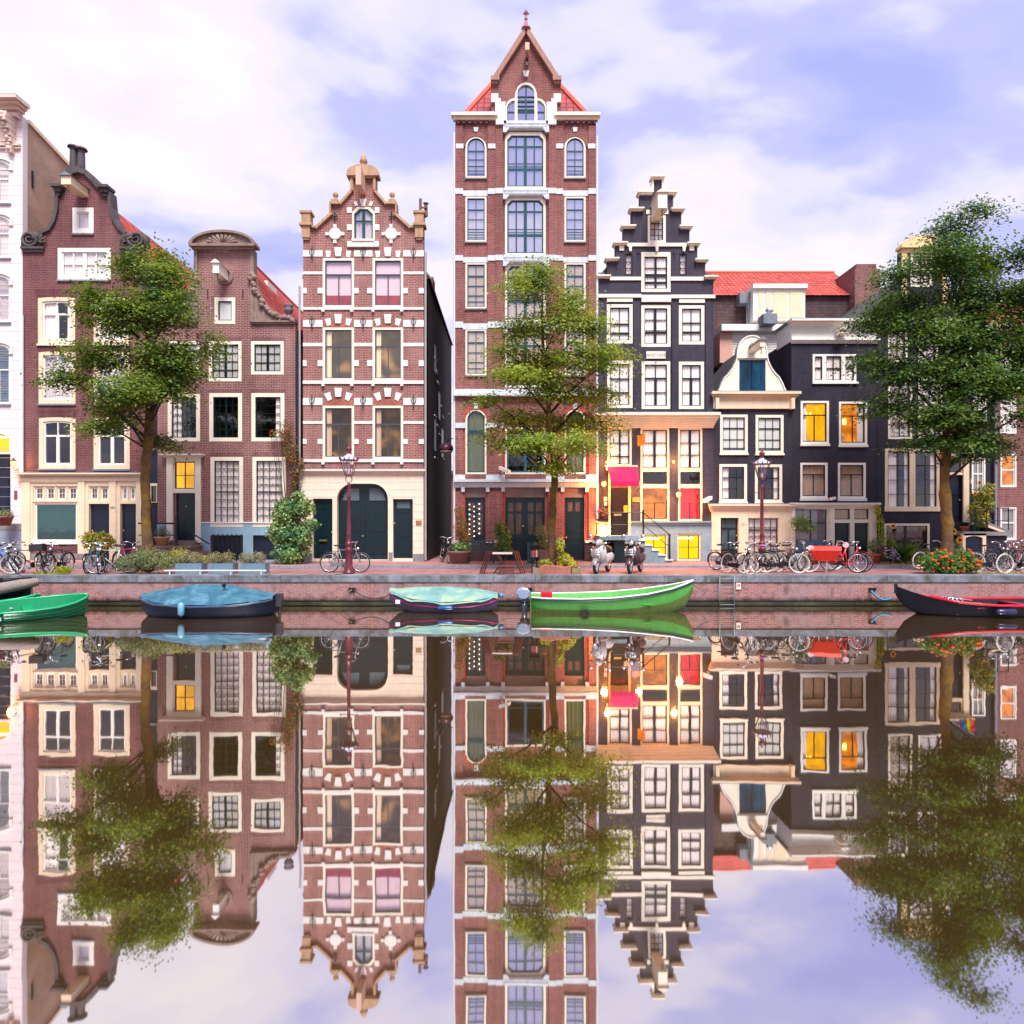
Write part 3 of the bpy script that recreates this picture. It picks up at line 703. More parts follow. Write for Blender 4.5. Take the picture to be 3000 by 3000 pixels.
h.cornice(SF, 66, 1387, 424, 1397, .28, 3)
h.boxes('pilaster', SF, [(68, 1410, 92, 1640), (232, 1410, 252, 1630), (324, 1410, 343, 1640), (402, 1410, 423, 1652)], .1)
h.boxes('fascia', SF, [(66, 1400, 425, 1409, .13), (92, 1409, 232, 1413, .11)], .1)
h.boxes('window_sill', WHITE, [(97, 1583, 232, 1594, .12)], .1)
h.bx('brick_plinth', BR_B, 93, 1595, 232, 1622, .07); h.bx('stone_plinth', GSTONE, 93, 1622, 252, 1636, .11)
textmesh('262', .13, paint('grey_lettering', C(160, 140, 130)), h.o, (PX(334), DF - .11, PZ(1487)), name='house_number')
m = MB(); pz = 1396
m.tube([(PX(70), DF - .09, PZ(925)), (PX(70), DF - .09, PZ(1395))], .05, 8); h.part('downpipe', m, PIPE)

# narrow dark infill between B and C
h = House('narrow_infill_house', 'very narrow dark navy boarded infill with slim door between the two left brick houses', 428, 461)
h.window(441, 1422, 460, 1472, 2, None, WARMCREAM, BLACKP, 2, (), 'dark', G1)
h.door(440, 1480, 459, 1640, NAVY, [(444, 1490, 455, 1540)])
h.panel('wall', paint('navy_boards', C(34, 46, 70), .5, .2), [(428.5, 1652), (460.5, 1652), (460.5, 1318), (428.5, 1318)], -.1, .3)
h.bx('upper_wall', BR_DK, 428.5, 800, 460.5, 1317, -.15, 3); h.bx('door_frame', CREAM, 437, 1416, 461, 1422, -.04, .2); h.bx('cornice', LEAD, 428, 1314, 461, 1320, .02, .3)

# ------------------------------------------------------------------ HOUSE C
h = House('brick_neck_gable_house', 'rose brick canal house with rounded shell pediment, carved claw stones and pale blue plinth', 461, 868)
h.window(629, 872, 689, 949, 10, None, CREAM, paint('brown_sash', C(96, 78, 78)), 3, (), 'blind', G1)
h.window(493, 1000, 584, 1098, 9, None, CREAM, DKGREEN, 3, grid(4, 3, 1.7, .5, 7), 'blind', G2)
h.window(612.5, 1000, 707.5, 1117, 9, None, CREAM, DKGREEN, 3, grid(4, 4, 1.7, .5, 7), 'blind', G2)
h.window(736, 1000, 831, 1097, 9, None, CREAM, DKGREEN, 3, grid(4, 3, 1.7, .5, 7), 'blind', G2)
h.window(492, 1155, 586, 1293, 11, None, CREAM, DKGREEN, 2.5, grid(5, 5, 1), 'left', G1)
h.window(613.5, 1152, 709, 1293, 11, None, CREAM, DKGREEN, 2.5, grid(4, 5, 1, .5, 5) + [('h', .79, 2.5)], 'dark', G1)
h.window(737, 1152, 833, 1293, 11, None, CREAM, DKGREEN, 2.5, [('h', k / 5, 1) for k in range(1, 5)], 'right', G1)
h.window(617, 1339, 712, 1543, 11, None, CREAM, DKGREEN, 2.5, grid(4, 8, 1.3) + [('h', .5, 3.5)], 'gcurt', G1)
h.window(740, 1339, 837, 1543, 11, None, CREAM, DKGREEN, 2.5, grid(4, 8, 1.3) + [('h', .5, 3.5)], 'gcurt', G1)
h.window(508, 1349, 574, 1436, 4, None, CREAM, BLACKP, 2.5, grid(2, 2, 1.8), 'lit', G0, name='transom_window')
h.door(515, 1445, 572, 1583, DKGREEN, [(521, 1452, 566, 1500), (521, 1515, 540, 1560), (547, 1515, 566, 1560)], handle=(543, 1484))
gab = [(461, 1652), (868, 1652), (865, 948), (735, 946), (735, 733), (580, 733), (580, 946), (461, 946)]
h.holes.append(outline(620, 1568, 713, 1640)); h.holes.append(outline(742, 1568, 810, 1640))
h.panel('wall', BR_C, gab)
h.boxes('plinth', LBLUE, [(461.3, 1531, 490, 1652), (590, 1531, 616.5, 1652), (616.5, 1544, 712.5, 1568), (712.5, 1531, 739.5, 1652), (739.5, 1544, 837.5, 1568), (837.5, 1531, 867.7, 1652), (810, 1568, 837.5, 1652), (739.5, 1568, 742, 1652), (616.5, 1640, 810, 1652)], .03)
h.boxes('basement_recess', NAVY, [(618, 1566, 715, 1642), (740, 1566, 812, 1642)], -.26, .1)
h.boxes('neck_edge', STONE, [(570, 733, 580, 942), (734, 733, 745, 942)], .08, .3)
arc = [(566, 722)] + [(657 + 92 * math.cos(R(a)), 718 - 36 * math.sin(R(a))) for a in range(180, -1, -10)][::1] + [(749, 722)]
h.poly('pediment', STONE, [(566, 722)] + [(657.5 - 91 * math.cos(R(a)), 722 - 39 * math.sin(R(a))) for a in range(0, 181, 12)][1:-1] + [(749, 722)], .16, .3)
h.poly('pediment_rim', STONE, [(561, 726)] + [(657.5 - 97 * math.cos(R(a)), 724 - 43 * math.sin(R(a))) for a in range(0, 181, 10)] + [(754, 726)] , .3, .3, None, None, [[(570, 720.5)] + [(657.5 - 86 * math.cos(R(a)), 720 - 32 * math.sin(R(a))) for a in range(6, 175, 12)] + [(745, 720.5)]])
m = MB()
for k in range(9):
    a = R(10 + k * 20); m.tube([(PX(657), DF - .18, PZ(718)), (PX(657) + .62 * math.cos(a), DF - .24, PZ(718) + .33 * math.sin(a))], [.02, .075], 6)
h.part('shell_carving', m, STONE, smooth=True)
h.boxes('pediment_base', STONE, [(563, 722, 752, 729, .34), (568, 729, 747, 735, .2), (625, 735, 677, 741, .05)], .2)
for s in (-1, 1):
    cx = 657.5; pts = []
    cc = [(88, 800), (92, 830), (103, 860), (122, 890), (150, 914), (180, 926), (207, 934), (207, 944), (76, 944), (76, 790)]
    h.poly('claw_stone', STONE, [(cx + s * (a - .5), b) for a, b in cc], .04, .3)
    m = MB(); random.seed(5)
    for k in range(26):
        t = k / 25; q = t * 5.99; i = int(q); f = q - i; ax = cc[i][0] * (1 - f) + cc[i + 1][0] * f; ay = cc[i][1] * (1 - f) + cc[i + 1][1] * f
        m.ball((PX(cx + s * (ax - 4 + random.uniform(-6, 3))), DF - .08, PZ(ay + 5 + random.uniform(-3, 5))), random.uniform(.08, .15), 7)
    h.part('foliage_carving', m, STONE, smooth=True)
    h.boxes('shoulder_ledge', STONE, [(cx + s * 78 if s > 0 else cx - 209, 941, cx + 209 if s > 0 else cx - 78, 946, .14), (cx + 80 if s > 0 else cx - 207, 946, cx + 207 if s > 0 else cx - 80, 951, .08)], .1, .3)
    h.part('urn', MB().lathe([(.14, 0), (.1, .05), (.05, .14), (.06, .3), (.17, .42), (.2, .52), (.14, .6), (.2, .66), (.2, .7)], (PX(cx + s * 186), DF + .1, PZ(940)), 12), paint('grey_urn', C(120, 116, 130), .7), smooth=True)
h.part('round_plaque', MB().lathe([(.33, 0), (.33, -.06), (.27, -.08), (.25, -.05)], (PX(661), DF, PZ(811)), 28, 'y'), STONE, smooth=False)
beam(h, 661, 796, .95, .26, .4, WHITE, roof=WHITE)
h.boxes('wall_anchor', IRON, [(608, 848, 610, 876), (711, 848, 713, 876)], .03)
for (x0, x1, y) in ((611, 709, 1000), (735, 832, 1000), (611, 711, 1152), (735, 835, 1152), (615, 714, 1339), (738, 839, 1339)):
    h.bx('brick_lintel', brick('brick_arch_rose', C(140, 84, 84), C(118, 70, 74), C(180, 148, 144), .3, .07), x0, y - 12, x1, y - .5, .005)
h.boxes('door_surround', CREAM, [(490, 1340, 508.5, 1590, .08), (574.2, 1340, 590, 1590, .08), (508.5, 1340, 574.2, 1349.2, .07), (508.5, 1436, 574.2, 1444.5, .06)], .1)
h.cornice(CREAM, 484, 1331, 593, 1341, .24, 3, lead=False, name='door_cornice')
h.bx('plinth_cap', WSTONE, 590, 1529, 868, 1532.5, .06)
D = DF
m = MB().box(PX(446), PX(592), D - 1.1, D + .02, PZ(1652), PZ(1602)); m.box(PX(441), PX(596), D - 1.16, D - 0.001, PZ(1602) , PZ(1602) + .09)
for k in range(3): m.box(PX(594), PX(594) + .3 * (k + 1), D - 1.1 + .002 * k, D + .018, PZ(1652), PZ(1602) - .17 * (k + 1))
st = h.part('stoop', m, STONE)
h.part('door_step', MB().box(PX(508), PX(579), D - .35, D - .03, PZ(1602) + .091, PZ(1583)), STONE, st)
m = MB(); zt = PZ(1602)
m.tube([(PX(446), D - 1.05, zt + 1.0), (PX(553), D - 1.05, zt + 1.0)], .035, 8); m.tube([(PX(446), D - 1.05, zt + .52), (PX(553), D - 1.05, zt + .52)], .022, 8)
m.lathe([(.09, 0), (.06, .1), (.04, .2), (.04, .85), (.07, .9), (.05, 1.0), (.05, 1.12), (.06, 1.16), (.02, 1.2)], (PX(553), D - 1.05, zt + .09), 10)
m.tube([(PX(575), D - 1.0, zt + .78), (PX(645), D - 1.0, zt + .15)], .03, 8)
h.part('railing', m, IRON)
m = MB()
for i in range(7):
    xx = PX(628 + i * 13.5); m.tube([(xx, D - .1, PZ(1645)), (xx, D - .1, PZ(1572))], [.028, .028], 6); m.lathe([(.045, 0), (.05, .04), (.005, .12)], (xx, D - .1, PZ(1572)), 6)
m.tube([(PX(620), D - .1, PZ(1580)), (PX(714), D - .1, PZ(1580))], .022, 6)
h.part('spiked_fence', m, IRON)
h.gable_roof(TILE, 464, 866, 962, 657, 694, .31, 11, prof=[(0, 690), (.37, 800), (.47, 862), (.6, 912), (.8, 938), (1, 956)])
h.shell(paint('dark_side_render', C(120, 104, 104), .8, .3), 462, 866, 962, 10.8)
q = D + 2.6; xa = PX(762, q); m = MB().box(xa - .22, xa + .35, q, q + 1.2, PZ(880, q), PZ(822, q)); o = h.part('dormer', m, WHITE)
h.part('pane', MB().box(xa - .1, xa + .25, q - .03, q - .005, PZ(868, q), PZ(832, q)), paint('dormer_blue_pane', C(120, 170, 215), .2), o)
h.part('ridge_tiles', MB().tube([(PX(657), D + .4, PZ(691)), (PX(657), D + 11, PZ(691))], .09, 8), paint('ridge_tile', C(226, 110, 92), .7, .2))
m = MB().box(PX(868) , PX(874), D - .02, D + .1, PZ(1650), PZ(1140)); m = MB().tube([(PX(872), D - .06, PZ(1010)), (PX(872), D - .06, PZ(1240)), (PX(872), D - .06, PZ(1560)), (PX(872), D - .06, PZ(1648))], .06, 8)
h.part('downpipe', m, IRON)

# ------------------------------------------------------------------ HOUSE D   banded brick
h = House('banded_brick_house', 'red brick gable house striped with white stone bands over a cream arched carriage door', 882, 1243)
cols_ = ((946, 1037), (1092, 1181))
spec = ((757, 901, 'redbot', glass('glass_pinkish', .12), .31), (960, 1115, 'reflroomc', glass('glass_amber_reflection', .12, (1, .92, .8, 1), (.95, .85, .7, 1), .05), .34), (1189, 1345, 'reflroomc', glass('glass_brown_room', .06, (.8, .7, .6, 1), (.8, .7, .6, 1), .05), .33))
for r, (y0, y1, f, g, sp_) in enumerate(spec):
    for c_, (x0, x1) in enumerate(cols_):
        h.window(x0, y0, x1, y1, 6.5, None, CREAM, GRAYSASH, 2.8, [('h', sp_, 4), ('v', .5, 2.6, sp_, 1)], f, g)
h.window(1032, 607, 1098, 708, 5.5, ('cham', 15), CREAM, TEAL, 4, [('v', .5, 8), ('h', .38, 4)], 'gcurt', G2)
out = [(888, 1394), (1241, 1394), (1241, 664), (1204, 664), (1159, 622), (1159, 601), (1135, 601), (1101, 561), (1101, 519), (1030, 519), (1030, 561), (995, 601), (970, 601), (970, 624), (925, 664), (888, 664)]
h.panel('wall', BR_D, out)
m = MB(); D = DF
ys = [(734, 752), (796, 804), (900, 908), (938, 958), (1005, 1015), (1115, 1125), (1166, 1187), (1234, 1242), (1345, 1354)]
for (a, b) in ys:
    for (xa, xb) in ((888, 945.5), (1037.5, 1091.5), (1181.5, 1241.5)):
        if (a, b) in ((900, 908), (1115, 1125), (1345, 1354)): continue
        m.pb(xa, a, xb, b, .025 + .001 * (a % 3), .05)
for (a, b) in ((901, 908), (1115.5, 1125), (1345.5, 1354)): m.pb(888, a, 1241.5, b, .05, .05)
h.part('stone_band', m, WSTONE)
m = MB()
for (a, b) in ((844, 860), (1056, 1073), (1286, 1301)):
    for (xa, xb) in ((888, 899), (931, 945.5), (1037.5, 1051), (1076, 1091.5), (1181.5, 1195), (1227, 1241.5)): m.pb(xa, a, xb, b, .03, .05)
for xa, xb in ((1017, 1031.5), (1098.5, 1112)):
    m.pb(xa, 608, xb, 624, .03, .05); m.pb(xa, 658, xb, 675, .03, .05)
h.part('quoin_block', m, WSTONE)
m = MB()
for (y, b) in ((908, 915), (1125, 1132), (1354, 1361)):
    for x in (948, 1032, 1094, 1178): m.pb(x - 4, y, x + 4, b, .12, .05)
h.part('sill_corbel', m, WSTONE)
for (cx) in (991.5, 1136.5):
    # arches
    m = MB()
    for k, (yk, rise) in enumerate(((726, 0), (922, 12), (1137, 24))):
        m.prism([(cx - 11, yk), (cx + 11, yk), (cx + 8, yk + 26), (cx - 8, yk + 26)], .06, .05)
        for s in (-1, 1):
            d = rise * .35
            m.prism([(cx + s * (22 + d * .2), yk + 9 + d * .3), (cx + s * (38 + d * .5), yk + 9 + d), (cx + s * (34 - d * .4), yk + 29 + d * 1.1), (cx + s * (24 - d * .6), yk + 27 + d * .7)], .03, .05)
    h.part('voussoir', m, WSTONE)
    m = MB()
    for (yb, rise) in ((959, 9), (1188, 21)):
        m.prism([(cx - 43, yb)] + [(cx - 43 * math.cos(R(a)), yb - rise * math.sin(R(a))) for a in range(15, 166, 15)] + [(cx + 43, yb)], .008, .04)
    h.part('tympanum', m, brick('herringbone', C(214, 120, 100), C(190, 96, 84), C(210, 150, 130), .09, .12))
h.boxes('attic_sill', WSTONE, [(1019, 709, 1111, 725, .1), (1032, 703, 1098, 709, .14)], .1)
m = MB()
m.prism([(1054, 584), (1074, 584), (1070, 605), (1059, 605)], .05, .05)
for s in (-1, 1): m.prism([(1065 + s * 20, 590), (1065 + s * 29, 592), (1065 + s * 24, 604), (1065 + s * 15, 603)], .03, .05)
h.part('attic_keystone', m, WSTONE)
for cx in (982, 1146):
    m = MB().lathe([(.255, 0), (.255, -.05), (.21, -.07)], (PX(cx), D, PZ(686)), 24, 'y')
    for a in (0, 90, 180, 270):
        x_, y_ = cx + 23 * math.cos(R(a)), 686 + 23 * math.sin(R(a)); m.pb(x_ - 4.5, y_ - 4.5, x_ + 4.5, y_ + 4.5, .06, .02)
    h.part('medallion', m, WSTONE)
m = MB()
def heart(m, cx, cy_, s=1.0):
    X0, Z0 = PX(cx), PZ(cy_)
    for q in (-1, 1):
        m.tube([(X0, D - .07, Z0 - .12 * s), (X0 + q * .1 * s, D - .07, Z0 + .06 * s), (X0 + q * .11 * s, D - .07, Z0 + .16 * s), (X0 + q * .05 * s, D - .07, Z0 + .2 * s), (X0 + q * .03 * s, D - .07, Z0 + .13 * s)], .014, 5)
    m.tube([(X0, D - .07, Z0 + .3 * s), (X0, D - .07, Z0 - .26 * s)], .016, 5); m.ball((X0, D - .07, Z0 - .2 * s), .035, 6)
for yy in (744, 948, 1178):
    for cx in (915, 1064.5, 1212): heart(m, cx, yy)
h.part('wall_anchor', m, IRON)
m = MB()
for cx in (982, 1147):
    X0, Z0 = PX(cx), PZ(640); m.tube([(X0, D - .06, Z0 - .2), (X0, D - .06, Z0 + .24)], [.02, .03], 5)
    for q in (-1, 1): m.tube([(X0, D - .06, Z0), (X0 + q * .09, D - .06, Z0 + .1), (X0 + q * .1, D - .06, Z0 + .02)], .022, 5)
h.part('fleur_anchor', m, IRON)
m = MB()
for sg in (-1, 1):
    c0 = 1065
    f = lambda a, b, c, d: m.pb(min(c0 + sg * a, c0 + sg * c), b, max(c0 + sg * a, c0 + sg * c), d, .14, .3)
    f(70, 594, 98, 601); f(74, 587, 94, 594)
    for (p, q) in (((36, 558), (70, 597)), ((94, 624), (141, 667))):
        w_ = 6; m.prism([(c0 + sg * p[0], p[1]), (c0 + sg * q[0], q[1]), (c0 + sg * (q[0] - 4), q[1] + w_), (c0 + sg * (p[0] - 4), p[1] + w_)], .13, .31)
    f(94, 601, 99, 626); f(30, 519, 37, 560); f(136, 664, 150, 670)
h.part('gable_coping', m, OCHRE)
m = MB()
for cx in (898, 1229):
    m.pb(cx - 18, 657, cx + 18, 664, .2, .35); m.pb(cx - 12, 664, cx + 12, 698, .12, .32); m.pb(cx - 9, 698, cx + 9, 704, .08, .1); m.pb(cx - 13, 628, cx + 13, 657, .14, .3); m.pb(cx - 17, 621, cx + 17, 628, .18, .34)
h.part('corner_pier', m, OCHRE)
m = MB()
m.prism([(1018, 521)] + [(1065 - 46 * math.cos(R(a)), 512 - 24 * math.sin(R(a))) for a in range(0, 181, 15)] + [(1112, 521)], .22, .3)
m.pb(1030, 519, 1101, 526, .16, .28); m.pb(1030, 526, 1037, 562, .1, .05); m.pb(1094, 526, 1101, 562, .1, .05)
h.part('top_pediment', m, OCHRE)
h.part('finial', MB().lathe([(.17, 0), (.1, .08), (.09, .14), (.17, .2), (.13, .32), (.1, .42), (.02, .58)], (PX(1065), D, PZ(489)), 10), OCHRE, smooth=True)
for cx in (983, 1149):
    h.part('ball_finial', MB().lathe([(.15, 0), (.1, .06), (.04, .14), (.1, .2), (.12, .28), (.09, .36), (.02, .42)], (PX(cx), D, PZ(590)), 12), OCHRE, smooth=True)
beam(h, 1064, 520, .9, .22, .75, paint('pale_beam', C(228, 190, 170), .6), hook=False)
m = MB(); m.lathe([(.06, 0), (.06, .7)], (PX(1229), D + .3, PZ(621)), 8); m.lathe([(.09, 0), (.07, .5), (.13, .55)], (PX(1244), D + .4, PZ(621)), 8); m.box(PX(1226), PX(1248), D + .28, D + .34, PZ(600), PZ(596)); m.box(PX(1226), PX(1228), D + .28, D + .34, PZ(600), PZ(572))
h.part('chimney_pipe', m, paint('rusty_flue', C(120, 86, 84), .7))
# ground floor
CS = paint('cream_ashlar', C(250, 230, 208), .6, .1)
h.door(917, 1461, 975, 1637, DKGREEN, [(927, 1474, 966, 1492), (927, 1510, 966, 1575), (930, 1590, 965, 1620)], handle=(971, 1560))
h.bx('letter_flap', metal('brass', (.75, .5, .16, 1), .3), 935, 1581, 957, 1586, -.08, .02)
h.door(988, 1417, 1138, 1640, DKGREEN, [(1003, 1480, 1055, 1560), (1079, 1480, 1130, 1560), (1003, 1572, 1055, 1625), (1079, 1572, 1130, 1625)], ('basket', 46), .2, 'carriage_door', (1060, 1571))
gl = paint('door_glass_grey', C(96, 112, 120), .15, .2)
h.poly('carriage_door_glass', gl, [(1001, 1466), (1050, 1466), (1050, 1430), (1024, 1431), (1008, 1444)], -.16, .19); h.poly('carriage_door_glass', gl, [(1080, 1466), (1128, 1466), (1121, 1444), (1106, 1431), (1080, 1430)], -.16, .19)
h.bx('door_post', DKGREEN, 1062, 1420, 1068, 1638, -.17, .2)
h.door(1152, 1462, 1210, 1636, DKGREEN, [(1162, 1492, 1201, 1502), (1163, 1508, 1199, 1575), (1162, 1588, 1201, 1625)], handle=(1155, 1533))
h.part('door_glass', MB().pb(1162, 1470, 1200, 1489, -.09, .12), gl)
h.panel('ground_floor_wall', CS, [(882, 1652), (1241, 1652), (1241, 1394), (882, 1394)], .06)
h.cornice(CS, 882, 1376, 1240, 1395, .2, 4)
m = MB()
for i, y in enumerate((1414, 1435, 1456, 1477, 1499, 1521, 1542, 1563, 1584, 1605)):
    segs = [(882, 916), (1211, 1241)] if y > 1462 else ([(882, 986), (1140, 1241)] if y > 1425 else [(882, 1241)])
    for (a, b) in segs: m.pb(a, y, b, y + .9, .063, .01)
h.part('ashlar_joint', m, paint('ashlar_joint_brown', C(190, 160, 140), .8))
h.part('arch_moulding', MB().prism(outline(985, 1413.5, 1141, 1641, ('basket', 49)), .09, .04, D, [outline(988.3, 1417.3, 1137.7, 1641.1, ('basket', 46))]), CS)
h.boxes('base_block', GSTONE, [(978, 1618, 987, 1641), (1140, 1618, 1151, 1641), (1211, 1622, 1242, 1645), (882, 1622, 916, 1645)], .09)
pl = h.bx('brass_plaque', metal('bronze', (.45, .26, .12, 1), .4), 1219, 1525, 1236, 1538, .085)
m = MB().tube([(PX(1247), D - .05, PZ(740)), (PX(1247), D - .05, PZ(1640))], .05, 8); m.tube([(PX(879), D - .05, PZ(840)), (PX(879), D - .05, PZ(1640))], .045, 8); h.part('downpipe', m, paint('grey_downpipe', C(176, 168, 172), .5, .2))
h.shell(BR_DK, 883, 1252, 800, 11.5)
m = MB()
for (za, zb, ya, yb) in ((1000, 1022, 2.5, 3.3), (1030, 1052, 3.2, 3.9), (1060, 1082, 3.8, 4.6), (1120, 1140, 5.4, 6.0), (1150, 1170, 6.2, 6.9), (1185, 1198, 2.6, 3.4), (1206, 1220, 3.6, 4.2), (1228, 1240, 4.5, 5.2), (1320, 1332, 2.6, 3.0), (1300, 1312, 6.5, 7.2)):
    m.box(PX(1252) - .02, PX(1252) + .03, D + ya, D + yb, PZ(za + (zb - za) * .35), PZ(za))
h.part('stone_sill', m, WSTONE)
for (za, zb, ya, yb) in ((960, 1050, 2.4, 3.2), (1090, 1180, 4.2, 5.0), (1200, 1300, 2.4, 3.2), (1200, 1300, 5.6, 6.6)): h.part('blind_window', MB().box(PX(1252) - .02, PX(1252) + .012, D + ya, D + yb, PZ(zb), PZ(za)), NAVY)
h.part('side_chimney', MB().box(PX(1246), PX(1252), D + 2, D + 2.8, PZ(800), PZ(760)), BR_K)
h.gable_roof(paint('slate_roof_d', C(120, 96, 92), .7, .2), 886, 1250, 800, 1065, 575, .31, 11.5)
# ------------------------------------------------------------------ HOUSE E   tower warehouse
h = House('tower_warehouse', 'tall red brick warehouse tower with white bands, large green loading windows and pointed gable', 1334, 1746)
D = DF
TG = paint('tower_green', C(28, 80, 88), .35, .15)
LX, RX = (1364, 1425), (1654, 1715)
SB = [('v', .5, 2), ('h', .27, 4), ('h', .5, 2), ('h', .73, 2)]
for (x0, x1) in (LX, RX):
    h.window(x0, 400, x1, 522, 5, 'round', CREAM, TG, 3, [('v', .5, 2.5), ('h', .33, 4), ('h', .55, 2), ('h', .72, 2), ('h', .84, 1.5), ('h', .92, 1.5)], 'net', G3, (GSTONE, 4))
    h.window(x0, 576, x1, 709, 5, None, CREAM, TG, 3, SB + [('h', .8, 1.5), ('h', .86, 1.5), ('h', .93, 1.5)], 'net', G3, (GSTONE, 4))
    h.window(x0, 770, x1, 904, 5, None, CREAM, TG, 3, SB + [('h', .87, 1.5)], 'tan', G2, (GSTONE, 4))
    h.window(x0, 965, x1, 1100, 5, None, CREAM, TG, 3, SB + [('h', .87, 1.5)], 'tan', G2, (GSTONE, 4))
    h.window(x0, 1199, x1, 1389, 5, 'round', CREAM, TG, 3, [('h', .33, 7)], 'gcurt', glass('glass_dark_green', .06, (.35, .42, .3, 1)))
BB = [('v', .5, 9), ('v', .25, 4), ('v', .75, 4), ('h', .21, 5), ('h', .655, 7), ('h', .54, 1.5), ('h', .6, 1.5)]
h.window(1480, 388, 1598, 553, 6, ('cham', 12), CREAM, TG, 4, BB, 'net', G3, ft=9)
h.window(1480, 578, 1598, 748, 6, ('cham', 12), CREAM, TG, 4, BB, 'net', G3, ft=9)
h.window(1480, 771, 1598, 941, 6, ('cham', 12), CREAM, TG, 4, BB, 'tan', G2, ft=9)
h.window(1480, 972, 1598, 1135, 6, ('cham', 12), CREAM, TG, 4, BB, 'tan', G2, ft=9)
h.window(1480, 1252, 1598, 1389, 5, None, CREAM, paint('blue_sash', C(48, 92, 120), .4), 5, [('v', .5, 8), ('h', .83, 1.5)], 'dark', G1)
# ground floor doors
for (x0, x1, by, hd) in ((1363, 1422, 1585, None), (1479, 1596, 1641, (1533, 1541)), (1654, 1712, 1641, (1659, 1575))):
    h.holes.append(outline(x0, 1428, x1, by))
    h.bx('brown_panel', paint('brown_panel_paint', C(150, 120, 116), .5, .2), x0 - .3, 1427, x1 + .3, 1457, -.07, .15)
    n = 2 if x1 - x0 > 80 else 1; w_ = (x1 - x0) / n
    for i in range(n):
        xa, xb = x0 + i * w_ + .3 * i, x0 + (i + 1) * w_ + .3
        d = h.part('door' if by > 1600 else 'door_window', MB().pb(xa - .3 * (1 - i), 1457.2, xb, by + .3, -.13, .19), DKGREEN)
        if x0 < 1600:
            gm = emit('warm_door_glass', C(84, 66, 56), .6, .5, 6)
            m = MB()
            for (a, b) in (((.16, .44), (.56, .84))):
                m.pb(xa + w_ * a, 1472, xa + w_ * b, 1498, -.125, .14); m.pb(xa + w_ * a, 1505, xa + w_ * b, 1566, -.125, .14)
            h.part('door_glass', m, paint('door_glass_brown', C(104, 84, 76), .15, .4), d)
        else:
            m = MB()
            for (a, b) in (((.18, .42), (.55, .8))): m.pb(xa + w_ * a, 1472, xa + w_ * b, 1498, -.125, .14)
            h.part('door_glass', m, paint('door_glass_brown', C(104, 84, 76), .15, .4), d)
        if by > 1600:
            m = MB()
            for (a, b) in ((1570, 1581), (1592, 1622)): m.pb(xa + 7, a, xb - 7, b, -.11, .13)
            if x0 > 1600: m.pb(xa + 9, 1506, xb - 9, 1560, -.11, .13)
            h.part('door_panel', m, DKGREEN, d)
    if hd: h.part('handle', MB().ball((PX(hd[0]), D + .08, PZ(hd[1])), .04), metal('brass', (.75, .5, .16, 1), .3), smooth=True)
lights = MB()
for i in range(7):
    for q, xx in enumerate((1375, 1389, 1404)):
        yy = 1478 + i * 14.5 + (6 if q == 1 else (-2 if q == 2 else 0)); lights.ball((PX(xx), D + .10, PZ(yy)), .025, 6)
h.part('fairy_lights', lights, emit('white_string_lights', (1, .95, .85, 1), 3))
outl = [(1334, 1652), (1746, 1652), (1746, 356), (1643, 356), (1643, 236), (1636, 236), (1541, 90), (1446, 236), (1440, 236), (1440, 356), (1334, 356)]
# centre triple arch window
h.holes.append([(1482, 358), (1600, 358), (1600, 312), (1596, 300), (1588, 292), (1574, 288), (1572, 272), (1566, 256), (1556, 246), (1541, 242), (1526, 246), (1516, 256), (1510, 272), (1508, 288), (1494, 292), (1486, 300), (1482, 312)])
h.panel('wall', BR_E, outl)
hl = h.holes[-1]
def shrink(poly, k, cx=1541, cy_=320):
    return [(cx + (x - cx) * k, cy_ + (y - cy_) * k) for x, y in poly]
in1 = outline(1516, 249, 1566, 356.5, 'round'); in2 = [(1485.5, 356.5), (1508, 356.5), (1508, 294), (1498, 297), (1489, 305), (1485.5, 314)]; in3 = [(3082 - x, y) for x, y in in2]
gw = h.part('window', MB().prism([(x, y) for x, y in hl], .02, .15, D, [in1, in2, in3]), CREAM)
h.part('sash', MB().pb(1514, 292, 1568, 297, -.03, .1).pb(1539, 246, 1543.5, 357, -.033, .1).pb(1484, 325, 1598, 328, -.036, .1).pb(1514, 318, 1568, 322, -.03, .1).pb(1484, 300, 1487.5, 357, -.03, .1).pb(1594.5, 300, 1598, 357, -.03, .1).pb(1514, 308, 1568, 310, -.028, .1).pb(1514, 280, 1568, 283, -.028, .1), TG, gw)
h.part('pane', MB().add([(PX(1483), D + .08, PZ(357)), (PX(1599), D + .08, PZ(357)), (PX(1599), D + .08, PZ(243)), (PX(1483), D + .08, PZ(243))], [(0, 1, 2, 3)]), G3, gw)
h.part('curtain', MB().add([(PX(1483), D + .2, PZ(357)), (PX(1599), D + .2, PZ(357)), (PX(1599), D + .2, PZ(243)), (PX(1483), D + .2, PZ(243))], [(0, 1, 2, 3)]), CURT, gw)
